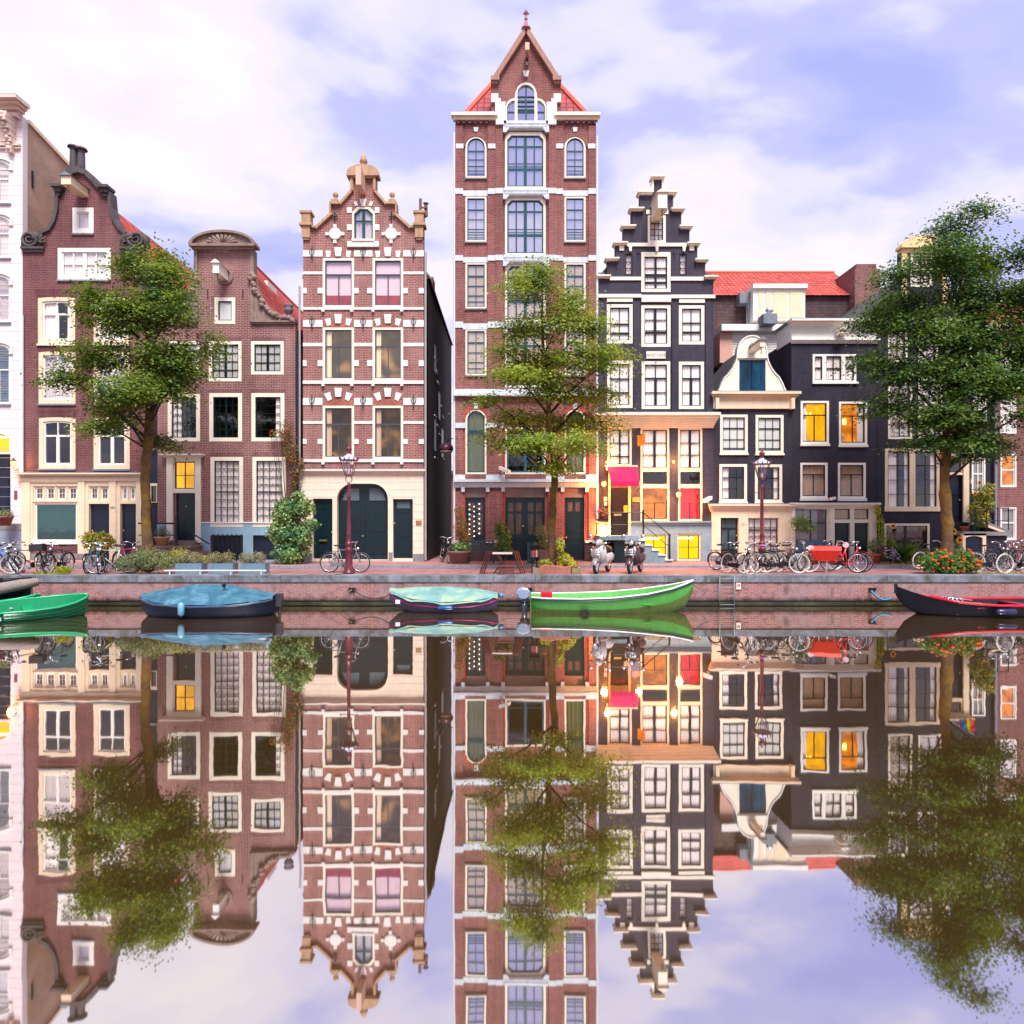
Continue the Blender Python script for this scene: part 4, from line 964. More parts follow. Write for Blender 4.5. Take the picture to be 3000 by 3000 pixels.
# pilasters (relief)
m = MB()
for y0, y1 in ((372, 554), (571, 749), (766, 944), (963, 1140), (1163, 1405), (1440, 1583)):
    for (a, b, f) in ((1334, 1357, .07), (1428, 1452, .06), (1452, 1473, .11), (1607, 1629, .11), (1629, 1650, .06), (1724, 1746, .07)):
        m.pb(a, y0, b, y1, f, .02)
h.part('pilaster', m, BR_E)
RB = brick('brick_glazed_red', C(216, 84, 74), C(196, 70, 64), C(190, 110, 100), .1)
m = MB()
for x in (1357, 1426, 1474, 1601, 1648, 1717): m.pb(x - (0 if x in (1426, 1601, 1717) else 0), 1255, x + 6, 1385, .02, .02); m.pb(x, 1436, x + 6, 1580, .02, .02)
h.part('red_brick_edge', m, RB)
for (x0, x1) in (LX, RX):
    h.part('red_arch', MB().prism(outline(x0 - 12, 1188, x1 + 12, 1232, 'round')[0:1] + [(x1 + 12, 1232)] + outline(x0 - 12, 1188, x1 + 12, 1240, 'round')[2:], .03, .02, D, []) if 0 else
           MB().prism([(x1 + 12, 1232)] + [((x0 + x1) / 2 + 42.5 * math.cos(R(a)), 1230 - 42.5 * math.sin(R(a))) for a in range(0, 181, 12)] + [(x0 - 12, 1232)] + [((x0 + x1) / 2 - 31 * math.cos(R(a)), 1229.7 - 31 * math.sin(R(a))) for a in range(0, 181, 12)], .03, .02), RB)
    h.part('brick_arch', MB().prism([((x0 + x1) / 2 + 42 * math.cos(R(a)), 431 - 42 * math.sin(R(a))) for a in range(0, 181, 12)] + [((x0 + x1) / 2 - 31 * math.cos(R(a)), 430.7 - 31 * math.sin(R(a))) for a in range(0, 181, 12)], .04, .02), BR_E)
    cx = (x0 + x1) / 2
    h.part('keystone', MB().prism([(cx - 7, 375), (cx + 7, 375), (cx + 5, 388), (cx - 5, 388)], .07, .02).prism([(cx - 7, 1182), (cx + 7, 1182), (cx + 5, 1198), (cx - 5, 1198)], .06, .02), BWHITE)
# bands
m = MB()
for (a, b) in ((555, 571), (750, 766), (944, 962)):
    for (x0, x1, f) in ((1334, 1357, .1), (1357, 1429, .03), (1429, 1452, .09), (1452, 1474, .14), (1606, 1629, .14), (1629, 1649, .09), (1649, 1723, .03), (1723, 1746, .1)):
        dy = 4 if f == .03 else 0; m.pb(x0, a + dy, x1, b + dy, f, .03)
m2 = MB()
for (y, n_) in ((361, 0), (556, 0), (751, 0), (946, 0)):
    m2.lathe([(.14, PX(1478)), (.15, PX(1480)), (.15, PX(1601)), (.14, PX(1603))], (0, D - .04, PZ(y + 14)), 12, 'x')
    m2.pb(1476, y, 1605, y + 9, .2, .05)
    for s, xx in ((1, 1474), (-1, 1608)): m2.prism([(xx, y + 5), (xx + s * 17, y + 5), (xx + s * 17, y + 22), (xx + s * 9, y + 32), (xx, y + 32)], .17, .03)
h.part('stone_lintel', m2, BWHITE, smooth=False)
for (a, b) in ((1232, 1255),):
    for (x0, x1) in ((1334, 1363), (1426, 1479), (1599, 1653), (1716, 1746)): m.pb(x0, a + 8, x1, b, .12, .03)
for (x0, x1) in ((1334, 1363), (1424, 1479), (1599, 1653), (1716, 1746)): m.pb(x0, 1391, x1, 1405, .12, .03)
for (x0, x1) in ((1336, 1358), (1430, 1452), (1628, 1650), (1722, 1744)): m.pb(x0, 424, x1, 438, .09, .03)
for (x0, x1) in ((1334, 1363), (1423, 1479), (1597, 1653), (1713, 1746)): m.pb(x0, 1428.3, x1, 1428.6, .12, .02)
for (x) in (1352, 1424, 1469, 1598, 1643, 1714): m.pb(x, 1426, x + 10, 1441, .13, .03)
m.pb(1334, 1141, 1746, 1154, .1, .03); m.pb(1330, 1154, 1750, 1162, .24, .03); m.pb(1334, 1414, 1746, 1428, .12, .03); m.pb(1330, 1405, 1750, 1413, .28, .03)
h.part('stone_band', m, BWHITE)
m = MB()
for sg in (-1, 1):
    f = lambda a, b, c, d, q: m.pb(1541 + min(sg * a, sg * c), b, 1541 + max(sg * a, sg * c), d, q, .05)
    f(81, 278, 102, 292, .1); f(74, 292, 102, 303, .11); f(60, 303, 90, 334, .12); f(60, 334, 88, 358, .14); f(58, 358, 88, 372, .2)
h.part('stone_step', m, WSTONE)
h.part('gable_keystone', MB().prism([(1532, 210), (1550, 210), (1547, 227), (1535, 227)], .08, .03), WSTONE)
h.cornice(CREAM, 1332, 339, 1450, 356, .25, 2); h.cornice(CREAM, 1632, 339, 1748, 356, .25, 2)
m = MB()
for sgx in (1334, 1650):
    for i in range(6):
        xx = sgx + 4 + i * 16.5; m.prism([(xx, 357), (xx + 11, 357), (xx + 8, 366), (xx + 3, 366)], .12, .02)
h.part('brick_corbel', m, BR_E)
m = MB()
for sg in (-1, 1):
    c0 = 1541
    m.prism([(c0 + sg * 2, 83), (c0 + sg * 98, 234), (c0 + sg * 82, 234), (c0 + sg * 2, 108)], .2 + .002 * sg, .4)
    m.pb(c0 + min(sg * 78, sg * 103), 230, c0 + max(sg * 78, sg * 103), 242, .2, .35); m.pb(c0 + min(sg * 82, sg * 102), 242, c0 + max(sg * 82, sg * 102), 249, .12, .3)
h.part('gable_coping', m, paint('sandstone_coping', C(186, 140, 124), .75, .25))
h.part('finial', MB().lathe([(.2, 0), (.2, .06), (.13, .1), (.05, .36), (.05, .42), (.08, .45), (.04, .48), (.04, .66), (.09, .72), (.05, .8), (.01, .9)], (PX(1541), D - .1, PZ(92)), 10), paint('pink_finial', C(170, 110, 116), .6), smooth=True)
h.part('finial_petal', MB().tube([(PX(1541) - .14, D - .1, PZ(45)), (PX(1541), D - .1, PZ(49)), (PX(1541) + .14, D - .1, PZ(45))], .025, 5), paint('pink_finial', C(170, 110, 116), .6))
beam(h, 1543.5, 168, .9, .17, .3, paint('pale_beam', C(228, 190, 170), .6)); h.part('beam_strut', MB().obox((PX(1543), D - .35, PZ(196)), (.05, 0, 0), (0, .3, .3), (0, -.04, .04)), IRON)
z0, z1 = PZ(337), PZ(337) + 4.95; a, b = PX(1346) , PX(1736); y0, y1 = D + .32, D + 6.0; xm, ym = PX(1541), D + 3.0
h.part('roof', MB().add([(a, y0, z0), (b, y0, z0), (b, y1, z0), (a, y1, z0), (xm, ym, z1)], [(0, 1, 4), (1, 2, 4), (2, 3, 4), (3, 0, 4), (0, 3, 2, 1)]), tiles('roof_tiles_tower', C(226, 84, 76), C(150, 76, 84), 'x', .3, .3))
m = MB()
for (p, q) in (((a, y0, z0), (xm, ym, z1)), ((b, y0, z0), (xm, ym, z1))): m.tube([p, q], .12, 8)
h.part('hip_tiles', m, paint('ridge_tile', C(226, 110, 92), .7, .2))
m = MB().add([(PX(1440) + .02, D + .305, z0), (PX(1643) - .02, D + .305, z0), (PX(1643) - .02, D + 1.8, z0), (PX(1440) + .02, D + 1.8, z0), (PX(1446), D + .305, PZ(240)), (PX(1636), D + .305, PZ(240)), (PX(1541), D + .305, PZ(96)), (PX(1541), D + 2.4, PZ(96)), (PX(1446), D + 1.8, PZ(240)), (PX(1636), D + 1.8, PZ(240))],
             [(4, 6, 7, 8), (6, 5, 9, 7), (0, 4, 8, 3), (1, 2, 9, 5)])
h.part('dormer_roof', m, SLATE)
h.shell(BR_E, 1335, 1745, 352, 9)
h.part('wall', MB().pb(1474.5, 1428, 1475, 1429, 0.001, .01), BR_E)
h.part('downpipe', MB().tube([(PX(1331), D - .05, PZ(392)), (PX(1331), D - .05, PZ(1645))], .05, 8).tube([(PX(1749), D - .05, PZ(400)), (PX(1749), D - .05, PZ(1530))], .05, 8), PIPE)
h.boxes('base_ledge', WSTONE, [(1334, 1583, 1363, 1590, .15), (1422, 1583, 1479, 1590, .15), (1597, 1583, 1653, 1590, .15), (1713, 1583, 1746, 1590, .15)], .1)
h.boxes('plinth', brick('brick_dark_plinth', C(96, 66, 68), C(76, 54, 58), C(120, 90, 90)), [(1334, 1590, 1363, 1652, .1), (1363, 1586, 1422, 1652, .06), (1422, 1590, 1478.6, 1652, .1), (1596.4, 1590, 1653.6, 1652, .1), (1712.4, 1590, 1746, 1652, .1)], .1)
pl = h.bx('number_plate', WHITE, 1633, 1505, 1648, 1515, .03); textmesh('283', .12, BLACKP, pl, (PX(1640.5), D - .032, PZ(1510)), .002)
m = MB().obox((PX(1479), D - .42, PZ(1379)), (.2, -.14, -.10), (.05, .08, 0), (0, 0, .07)); o = h.part('security_camera', m, WHITE); h.part('bracket', MB().tube([(PX(1470), D, PZ(1385)), (PX(1472), D - .3, PZ(1387)), (PX(1476), D - .38, PZ(1382))], .03, 6), WHITE, o)

# ------------------------------------------------------------------ HOUSE F  step gable
h = House('step_gable_house', 'slate purple painted step gable house with cream steps, red awning and glowing wall lamps', 1750, 2090)
NS = BLACKP
h.window(1898, 630, 1950, 711, 7, None, CREAM, NS, 2.5, grid(3, 4, 1.2), 'gcurt', G2)
h.window(1879, 739, 1964, 855, 9, None, CREAM, NS, 2.5, [('v', .5, 6), ('h', .34, 1.5), ('h', .56, 6), ('h', .62, 1.5), ('h', .8, 6)], 'net', G1, ft=13)
for x in (1831, 1990): h.window(x, 744, x + 22, 806, 3, None, BR_F, paint('purple_sash', C(60, 56, 74)), 1.5, [('h', .33, 1.5), ('h', .66, 1.5)], 'gcurt', G1, fr=-.05)
h.window(1778, 892, 1853, 1006, 9, None, CREAM, NS, 2.5, [('v', .5, 1.8), ('h', .5, 4), ('h', .78, 6)], 'net', G1)
h.window(1879, 894, 1964, 1016, 9, None, CREAM, NS, 2.5, [('v', .48, 7), ('h', .32, 1.5), ('h', .62, 1), ('h', .68, 6)], 'net', G1)
h.window(1989, 895, 2063, 1009, 9, None, CREAM, NS, 2.5, [('v', .5, 1.8), ('h', .43, 3), ('h', .72, 6)], 'net', G1)
h.window(1779, 1057, 1853, 1195, 9, None, CREAM, NS, 2.5, [('v', .5, 2), ('h', .36, 3), ('h', .7, 4)], 'net', G1)
CR = [('v', .5, 2.5, 0, .33), ('v', .5, 7, .33, 1), ('h', .33, 4), ('h', .67, 1.5)]
h.window(1880, 1059, 1963, 1198, 9, None, CREAM, NS, 2.5, CR, 'net', G1)
h.window(1989, 1060, 2062, 1198, 9, None, CREAM, NS, 2.5, CR, 'net', G1)
LC = WARMCREAM
h.window(1780, 1253, 1850, 1366, 5.5, None, LC, NS, 2.5, [('v', .52, 5), ('h', .38, 2), ('h', .77, 3)], 'net', G1)
for (x0, x1, f) in ((1877, 1960, 'amber'), (1987, 2057, 'redc')):
    h.window(x0, 1254, x1, 1376, 5.5, None, LC, NS, 2.5, [('v', .5, 7), ('h', .34, 2), ('h', .66, 2)], 'net', G1)
    h.window(x0, 1376.6, x1, 1424, 5.5, None, LC, NS, 2, (), 'dark', G1, name='transom_window')
    h.window(x0, 1424.6, x1, 1526, 5.5, None, LC, NS, 2, [('v', .5, 2, .48, 1), ('h', .48, 1.5)], f, G1)
h.holes.append(outline(1783, 1430, 1847, 1568))
h.part('door', MB().pb(1788, 1431, 1842, 1568.2, -.14, .2), BLACKP)
h.part('door_glass', MB().pb(1793, 1436, 1837, 1503, -.135, .16), paint('door_glass_dark', C(44, 34, 30), .1, .3))
h.part('letter_flap', MB().pb(1800, 1505, 1822, 1511, -.12, .15), metal('brass', (.75, .5, .16, 1), .3))
h.part('door_frame', MB().pb(1782.6, 1370, 1788, 1568.3, .03, .16).pb(1842, 1370, 1847.4, 1568.3, .03, .16), LC)
h.window(1877, 1565, 1955, 1642, 4, None, LC, NS, 1.5, [('v', .5, 1.5), ('h', .5, 1.5)], 'lity', G0, name='basement_window')
h.window(1984, 1564, 2052, 1642, 4, None, LC, NS, 1.5, [('v', .5, 1.5), ('h', .5, 1.5)], 'lity', G0, name='basement_window')
stp = [(1750, 812), (1779, 812), (1779, 762), (1803, 762), (1803, 717), (1826, 717), (1826, 668), (1850, 668), (1850, 617), (1875, 617), (1875, 568), (1914, 568), (1914, 523),
       (1939, 523), (1939, 568), (1972, 568), (1972, 617), (1996, 617), (1996, 668), (2020, 668), (2020, 717), (2043, 717), (2043, 765), (2066, 765), (2066, 815), (2090, 815)]
h.panel('wall', BR_F, [(1750, 1652), (2090, 1652)] + stp[::-1])
m = MB()
for (a, b, y) in ((1906, 1947, 519), (1867, 1912, 564), (1941, 1982, 564), (1842, 1886, 612), (1964, 2005, 613), (1819, 1862, 663), (1988, 2028, 664), (1796, 1838, 712), (2011, 2051, 713), (1772, 1813, 758), (2034, 2075, 761), (1747, 1788, 809), (2060, 2100, 811)):
    m.pb(a, y, b, y + 4, .2, .35); m.pb(a + 4, y + 4, b - 3, y + 8, .12, .32)
h.part('step_cap', m, CREAM)
for sg in (-1, 1):
    cx = 1926.5; h.part('top_volute', MB().prism([(cx + sg * 12, 528), (cx + sg * 17, 530), (cx + sg * 18, 545), (cx + sg * 24, 556), (cx + sg * 34, 564), (cx + sg * 12, 564)], .05, .3), CREAM)
m = MB()
m.pb(1836, 713, 2012, 723, .06, .05); m.pb(1786, 812, 1878.5, 822, .06, .05); m.pb(1964.5, 812, 2062, 823, .06, .05)
m.pb(1750, 863, 1878.5, 873, .08, .05); m.pb(1964.5, 865, 2094, 875, .08, .05); m.pb(1878.6, 866, 1964.4, 886, .1, .05)
m.pb(1778, 875, 1853, 885, .05, .05); m.pb(1989, 877, 2064, 888, .05, .05)
for x in (1846, 1924, 2003): m.prism([(x - 5, 723), (x + 5, 723), (x + 3, 738), (x - 3, 738)], .1, .02)
for (a, b) in ((1814, 1828), (2019, 2033)): m.pb(a, 721, b, 735, .05, .02)
for (a, b) in ((1893, 1905), (1945, 1957)): m.pb(a, 616, b, 628, .05, .02)
h.part('stone_band', m, CREAM)
h.cornice(CREAM, 1752, 1213, 2088, 1254, .42, 6)
beam(h, 1921, 608, 1.3, .38, .62, CREAM, roof=CREAM)
h.part('lamp_globe', MB().ball((PX(1921) + .12, D - 1.0, PZ(645)), .16), paint('frosted_globe', C(190, 220, 225), .3), smooth=True)
pl = h.bx('date_stone', CREAM, 1893, 1030, 1949, 1051, .05); textmesh('ANO1656', .19, paint('carved_brown', C(150, 128, 110)), pl, (PX(1921), D - .052, PZ(1041)), .004)
m = MB()
for (x, y) in ((1869, 905), (1977, 908), (2077, 890), (1869, 1040), (1977, 1040), (2077, 1040), (1870, 742), (1976, 742), (1807, 770), (2040, 770)):
    m.pb(x - 1, y - 10, x + 1, y + 16, .04, .02); m.pb(x - 4, y - 2, x + 4, y, .045, .02)
h.part('wall_anchor', m, paint('purple_sash', C(60, 56, 74)))
m = MB()
for (x0, x1) in ((1856, 1875), (1968, 1986), (2066, 2089), (1751, 1774)): m.pb(x0, 890, x1, 1206, .06, .02)
h.part('pilaster', m, BR_F)
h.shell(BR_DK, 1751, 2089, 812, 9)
h.gable_roof(SLATE, 1755, 2086, 812, 1926, 600, .31, 9)
h.bx('parapet', LEAD, 1749, 790, 1777, 806, -.3, .8)
# plinth and stoop
m = MB(); m.pb(1848, 1526.5, 2084, 1531, .16, .05); m.pb(1848, 1531, 2083, 1538, .1, .05)
m.pb(1750, 1531, 1782, 1652, .03, .05); m.pb(1848, 1538, 1876.6, 1652, .05, .05); m.pb(1955.4, 1538, 1983.6, 1652, .05, .05); m.pb(2052.4, 1538, 2088, 1652, .05, .05); m.pb(1876.6, 1538, 1955.4, 1564.6, .05, .05); m.pb(1983.6, 1538, 2052.4, 1563.6, .05, .05); m.pb(1876.6, 1642.4, 2052.4, 1652, .05, .05)
h.part('plinth', m, GBLUE)
zt = PZ(1568); z0 = PZ(1652)
m = MB().box(PX(1744), PX(1856), D - 1.25, D - .07, zt - .17, zt); m.box(PX(1748), PX(1760), D - 1.2, D - .08, z0, zt - .171); m.box(PX(1840), PX(1850), D - 1.2, D - .08, z0, zt - .171)
for k in range(5): m.box(PX(1856) + .001 * k, PX(1856) + .27 * (k + 1), D - 1.2 + .002 * k, D - .08, z0, zt - .2 * (k + 1))
st = h.part('stoop', m, paint('blue_grey_stoop', C(136, 164, 176), .6, .25))
m = MB()
for k in range(5): m.box(PX(1856) + .27 * k - .02, PX(1856) + .27 * (k + 1) + .03, D - 1.24, D - .081, zt - .2 * (k + 1), zt - .2 * (k + 1) + .035)
h.part('step_tread', m, WSTONE, st)
cd = h.part('cellar_door', MB().box(PX(1787), PX(1829), D - 1.12, D - 1.06, z0, zt - .2), DKGREEN, st)
m = MB(); yy = D - 1.18
m.tube([(PX(1778), yy, zt + .95), (PX(1868), yy, zt + .95), (PX(1942), yy, zt + .05)], .022, 6); m.tube([(PX(1760), yy, zt + .45), (PX(1868), yy, zt + .45), (PX(1942), yy, zt - .45)], .016, 6)
m.lathe([(.07, 0), (.045, .1), (.045, .9), (.07, .95), (.04, 1.0), (.06, 1.05), (.01, 1.1)], (PX(1868), yy, zt - .02), 8); m.lathe([(.05, 0), (.04, 1.0), (.06, 1.03), (.01, 1.1)], (PX(1942), yy, zt - 1.0), 8)
m.tube([(PX(1778), yy, zt), (PX(1778), yy, zt + .98)], .025, 6)
h.part('railing', m, IRON)
# awning
aw = MB(); x0, x1 = PX(1780), PX(1862); n = 16
for i in range(n + 1):
    xx = x0 + (x1 - x0) * i / n; sc_ = .035 * abs(math.sin(i / 2 * math.pi))
    for (yy_, zz) in ((D - .05, PZ(1369)), (D - .3, PZ(1374)), (D - .62, PZ(1392)), (D - .85, PZ(1414)), (D - .86, PZ(1426) - sc_)): aw.v.append((xx, yy_, zz + .012 * math.sin(i * 1.9 + yy_ * 9)))
for i in range(n):
    for j in range(4): aw.f.append((i * 5 + j, i * 5 + j + 1, i * 5 + 5 + j + 1, i * 5 + 5 + j))
for s_ in (0, n): aw.f.append((s_ * 5, s_ * 5 + 1, s_ * 5 + 2, s_ * 5 + 3))
h.part('awning', aw, paint('crimson_awning', C(224, 24, 92), .8, .12))
h.part('awning_board', MB().pb(1772, 1364, 1866, 1368.5, .16, .05).pb(1775, 1368.5, 1779, 1378, .12, .02), WARMCREAM)
h.part('house_sign', MB().obox((PX(1874), D - .35, PZ(1292)), (.13, -.14, .02), (.01, .02, 0), (0, 0, .22)), paint('orange_sign', C(250, 150, 40), .5))
h.part('sign_bracket', MB().tube([(PX(1872), D, PZ(1276)), (PX(1874), D - .55, PZ(1276))], .018, 5), IRON)
h.boxes('door_bell', CREAM, [(1769, 1456, 1778, 1468), (1770, 1471, 1778, 1481)], .03)
h.boxes('notice', paint('yellow_notice', C(230, 190, 60)), [(1829, 1480, 1841, 1500)], -.11, .15)
h.bx('wooden_board', paint('tan_board', C(196, 140, 84)), 1853, 1457, 1874, 1471, .03)
m = MB().obox((PX(2064), D - .45, PZ(1464)), (.16, .1, .07), (-.05, .07, 0), (0, 0, .07)); o = h.part('security_camera', m, WHITE); h.part('bracket', MB().tube([(PX(2073), D, PZ(1470)), (PX(2070), D - .3, PZ(1473)), (PX(2066), D - .42, PZ(1468))], .03, 6), WHITE, o)

def wall_lamp(px, py, D_, r, label, energy, arm=True):
    x, z, y = PX(px, D_), PZ(py, D_), D_
    t = thing('wall_lamp', label, 'wall lamp', (x, y, z), 0, 'lit wall lamps')
    if arm:
        MB().tube([(0, .28, -.22), (0, .1, -.3), (0, .0, -.2), (0, 0, -.14)], .018, 6).build('bracket', IRON, t, rel=False)
        MB().lathe([(.015, r + .14), (.05, r + .07), (.12, r + .02), (.12, r), (.02, r)], (0, 0, 0), 8).build('lamp_cap', IRON, t, rel=False)
        m = MB()
        for k in range(6):
            a = R(60 * k); m.tube([(.11 * math.cos(a), .11 * math.sin(a), r), (.07 * math.cos(a), .07 * math.sin(a), -.14)], .008, 4)
        m.build('lantern_frame', IRON, t, rel=False)
    MB().ball((0, 0, 0), r, 10).build('bulb', BULB, t, True, rel=False)
    l = bpy.data.lights.new('wall_lamp_light', 'POINT'); l.energy = energy; l.color = (1, .38, .07); l.shadow_soft_size = .12
    lo = bpy.data.objects.new('lamp_light', l); col.objects.link(lo); lo.parent = t; lo.location = (0, -.14, 0)
wall_lamp(1769, 1418, DF - .42, .1, 'bright wall lamp left of the crimson awning', 300)
wall_lamp(1869, 1418, DF - .40, .075, 'wall lamp at the right lower corner of the crimson awning', 200)
wall_lamp(1988, 1449, DF - .45, .1, 'bright lantern beside the red curtained window of the step gable house', 300)
wall_lamp(1973, 1353, DF - .16, .06, 'small lamp between the two tall net curtained windows above the lantern', 60, False)
wall_lamp(1778, 1354, DF - .16, .05, 'small lamp above the left end of the awning', 40, False)
wall_lamp(39, 1357, DF - .3, .09, 'orange lit lantern on the white house at the left edge', 50)
wall_lamp(1765, 1555, DF - .25, .05, 'low lamp under the flower box left of the stoop', 190, False)

# ------------------------------------------------------------------ HOUSE G
h = House('bell_gable_house', 'small black brick house with white bell gable, blue loft shutter and cream ground floor', 2090, 2319)
for (x0, y0, x1, y1) in ((2110, 1215, 2190, 1327), (2214, 1216, 2295, 1328)):
    h.window(x0, y0, x1, y1, 7.5, None, CREAM, NS, 2.5, grid(3, 3, 1.3) + [('h', .33, 3), ('h', .93, 2)], 'blind', G1, (CREAM, 6))
for (x0, y0, x1, y1, f) in ((2108, 1360, 2188, 1470, 'left'), (2212, 1361, 2291, 1471, 'right')):
    h.window(x0, y0, x1, y1, 7.5, None, CREAM, NS, 2.5, grid(3, 3, 1.3) + [('h', .34, 3)], f, G1, (CREAM, 5))
h.door(2110, 1517, 2163, 1652, DKGREEN, (), None, .12, 'door', (2160, 1570))
h.part('door_glass', MB().pb(2116, 1523, 2157, 1546, -.11, .12).pb(2116, 1553, 2134, 1610, -.11, .12).pb(2139, 1553, 2157, 1610, -.11, .12), paint('etched_glass', C(80, 100, 110), .2, .5))
h.window(2190, 1517, 2234, 1624, 2.5, None, LC, NS, 2, grid(2, 4, 1.2) + [('h', .33, 3)], 'gcurt', G1); h.window(2236, 1517, 2281, 1624, 2.5, None, LC, NS, 2, grid(2, 4, 1.2) + [('h', .33, 3)], 'gcurt', G1)
h.panel('wall', BR_G, [(2090, 1478), (2319, 1478), (2319, 1170), (2090, 1170)])
h.panel('ground_floor_wall', WARMCREAM, [(2084, 1652), (2317, 1652), (2317, 1478), (2084, 1478)], .06)
h.cornice(WARMCREAM, 2082, 1477, 2317, 1499, .22, 4)
h.boxes('base_block', GSTONE, [(2083, 1627, 2109, 1652), (2165, 1627, 2189, 1652), (2283, 1627, 2318, 1652)], .09)
textmesh('271', .12, paint('grey_lettering', C(160, 140, 130)), h.o, (PX(2177), DF - .065, PZ(1537)), name='house_number')
h.cornice(WARMCREAM, 2090, 1151, 2328, 1170, .3, 3); h.bx('frieze', WARMCREAM, 2088, 1170, 2326, 1198, .1); h.boxes('cornice_bracket', WARMCREAM, [(2092, 1168, 2102, 1200), (2312, 1168, 2322, 1200)], .25)
h.holes = [outline(2166, 1054, 2243, 1149.5)]
c0 = 2203.5
bell = [(0, 982), (14, 984), (27, 992), (37, 1004), (43, 1018), (45, 1032), (46, 1048), (50, 1062), (58, 1078), (68, 1092), (80, 1104), (88, 1118), (95, 1135), (101, 1150)]
pts = [(c0 - a, b) for a, b in bell[::-1]] + [(c0 + a, b) for a, b in bell[1:]]
h.panel('gable_wall', CREAM, pts, 0, .25)
rim = [(c0 - a, b) for a, b in bell[::-1]]
band_curve([(c0 - a, b) for a, b in bell[::-1]], 3, .04, .27, WHITE, 'gable_rim', h); band_curve([(c0 + a, b) for a, b in bell], 3, .04, .27, WHITE, 'gable_rim', h)
h.bx('gable_moulding', WHITE, 2160, 1046, 2248, 1050, .06)
h.part('loft_shutter', MB().pb(2165, 1053, 2203, 1150, -.06, .1).pb(2205, 1053, 2244, 1150, -.063, .1), paint('blue_shutter', C(22, 84, 118), .25, .5))
h.part('oval_vent', MB().lathe([(.14, 0), (.14, -.03)], (PX(2204), D, PZ(1015)), 14, 'y'), GSTONE)
beam(h, 2204, 1018, 1.15, .2, .26, CREAM, roof=GSTONE)
h.gable_roof(TILEG, 2092, 2318, 1152, c0, 1002, .26, 3.8, prof=[(0, 1000), (1, 1150)])
h.shell(BR_DK, 2091, 2318, 1152, 8)
# ------------------------------------------------------------------ HOUSE H
h = House('black_cornice_house', 'black brick house with broad white cornice and two orange lit windows', 2319, 2569)
h.window(2381, 1038, 2415, 1119, 6, None, WHITE, NS, 2.2, [('h', .48, 3)], 'net', G1); h.window(2415.4, 1038, 2470, 1119, 5, None, WHITE, NS, 2.2, [('v', .5, 2), ('h', .5, 2)], 'net', G1); h.window(2470.4, 1038, 2508, 1119, 6, None, WHITE, NS, 2.2, [('h', .48, 3)], 'net', G1)
h.bx('sill', WHITE, 2379, 1119.5, 2513, 1125, .08)
h.window(2346, 1175, 2428, 1300, 6, None, WHITE, NS, 2.5, [('h', .31, 3), ('v', .5, 2, .31, 1)], 'litc', G0, (WHITE, 7)); h.window(2458, 1177, 2540, 1303, 6, None, WHITE, NS, 2.5, [('h', .31, 3), ('v', .5, 2, .31, 1)], 'amberc', G0, (WHITE, 7))
h.window(2345, 1356, 2424, 1459, 6, None, WHITE, NS, 2.5, [('h', .31, 3), ('v', .5, 2, .31, 1)], 'gcurt', MATS['glass_brown_room'], (WHITE, 8)); h.window(2455, 1356, 2536, 1460, 6, None, WHITE, NS, 2.5, [('h', .31, 3), ('v', .5, 2, .31, 1)], 'gcurt', MATS['glass_brown_room'], (WHITE, 8))
h.window(2328, 1490, 2424, 1640, 2.5, None, CREAM, NS, 2.5, [('v', .5, 3), ('h', .27, 2)], 'gblind', G1)
h.door(2444, 1532, 2490, 1652, DKGREEN, [(2450, 1540, 2484, 1612)], rec=.1); h.door(2502, 1532, 2545, 1652, DKGREEN, [(2508, 1540, 2539, 1612)], rec=.1)
h.window(2443, 1490, 2491, 1523, 1.5, None, CREAM, NS, 2, (), 'gcurt', MATS['glass_brown_room'], name='transom_window'); h.window(2501, 1490, 2546, 1523, 1.5, None, CREAM, NS, 2, (), 'gcurt', MATS['glass_brown_room'], name='transom_window')
h.panel('wall', BR_G, [(2319, 1474), (2569, 1474), (2569, 1000), (2319, 1000)])
h.panel('ground_floor_wall', CREAM, [(2317, 1652), (2565, 1652), (2565, 1474), (2317, 1474)], .04)
h.boxes('pilaster', CREAM, [(2317, 1490, 2327, 1652), (2426, 1490, 2442, 1652), (2547, 1490, 2565, 1652)], .1)
h.cornice(CREAM, 2316, 1474, 2565, 1488, .22, 3)
h.cornice(WHITE, 2321, 942, 2567, 962, .4, 4); h.bx('frieze', WHITE, 2318, 962, 2569, 994, .05); h.cornice(WHITE, 2320, 994, 2568, 1007, .14, 3, lead=False)
beam(h, 2458, 976, .5, .3, .14, WHITE, roof=WHITE, hook=False)
m = MB().box(PX(2319) - .03, PX(2319) + .3, D + .02, D + 1.5, PZ(1000), PZ(944)); h.part('cornice_return', m, WHITE)
h.part('roof_edge', MB().box(PX(2319) - .12, PX(2319) + .3, D - .3, D + 1.5, PZ(943), PZ(943) + .07), LEAD)
h.part('security_camera', MB().obox((PX(2433), D - .2, PZ(1461)), (.09, 0, .02), (0, .1, 0), (0, 0, .06)), WHITE)
h.shell(BR_G, 2320, 2568, 1000, 1.5, bk=.3); h.shell(BR_G, 2321, 2567, 990, 8, name='rear_wall')
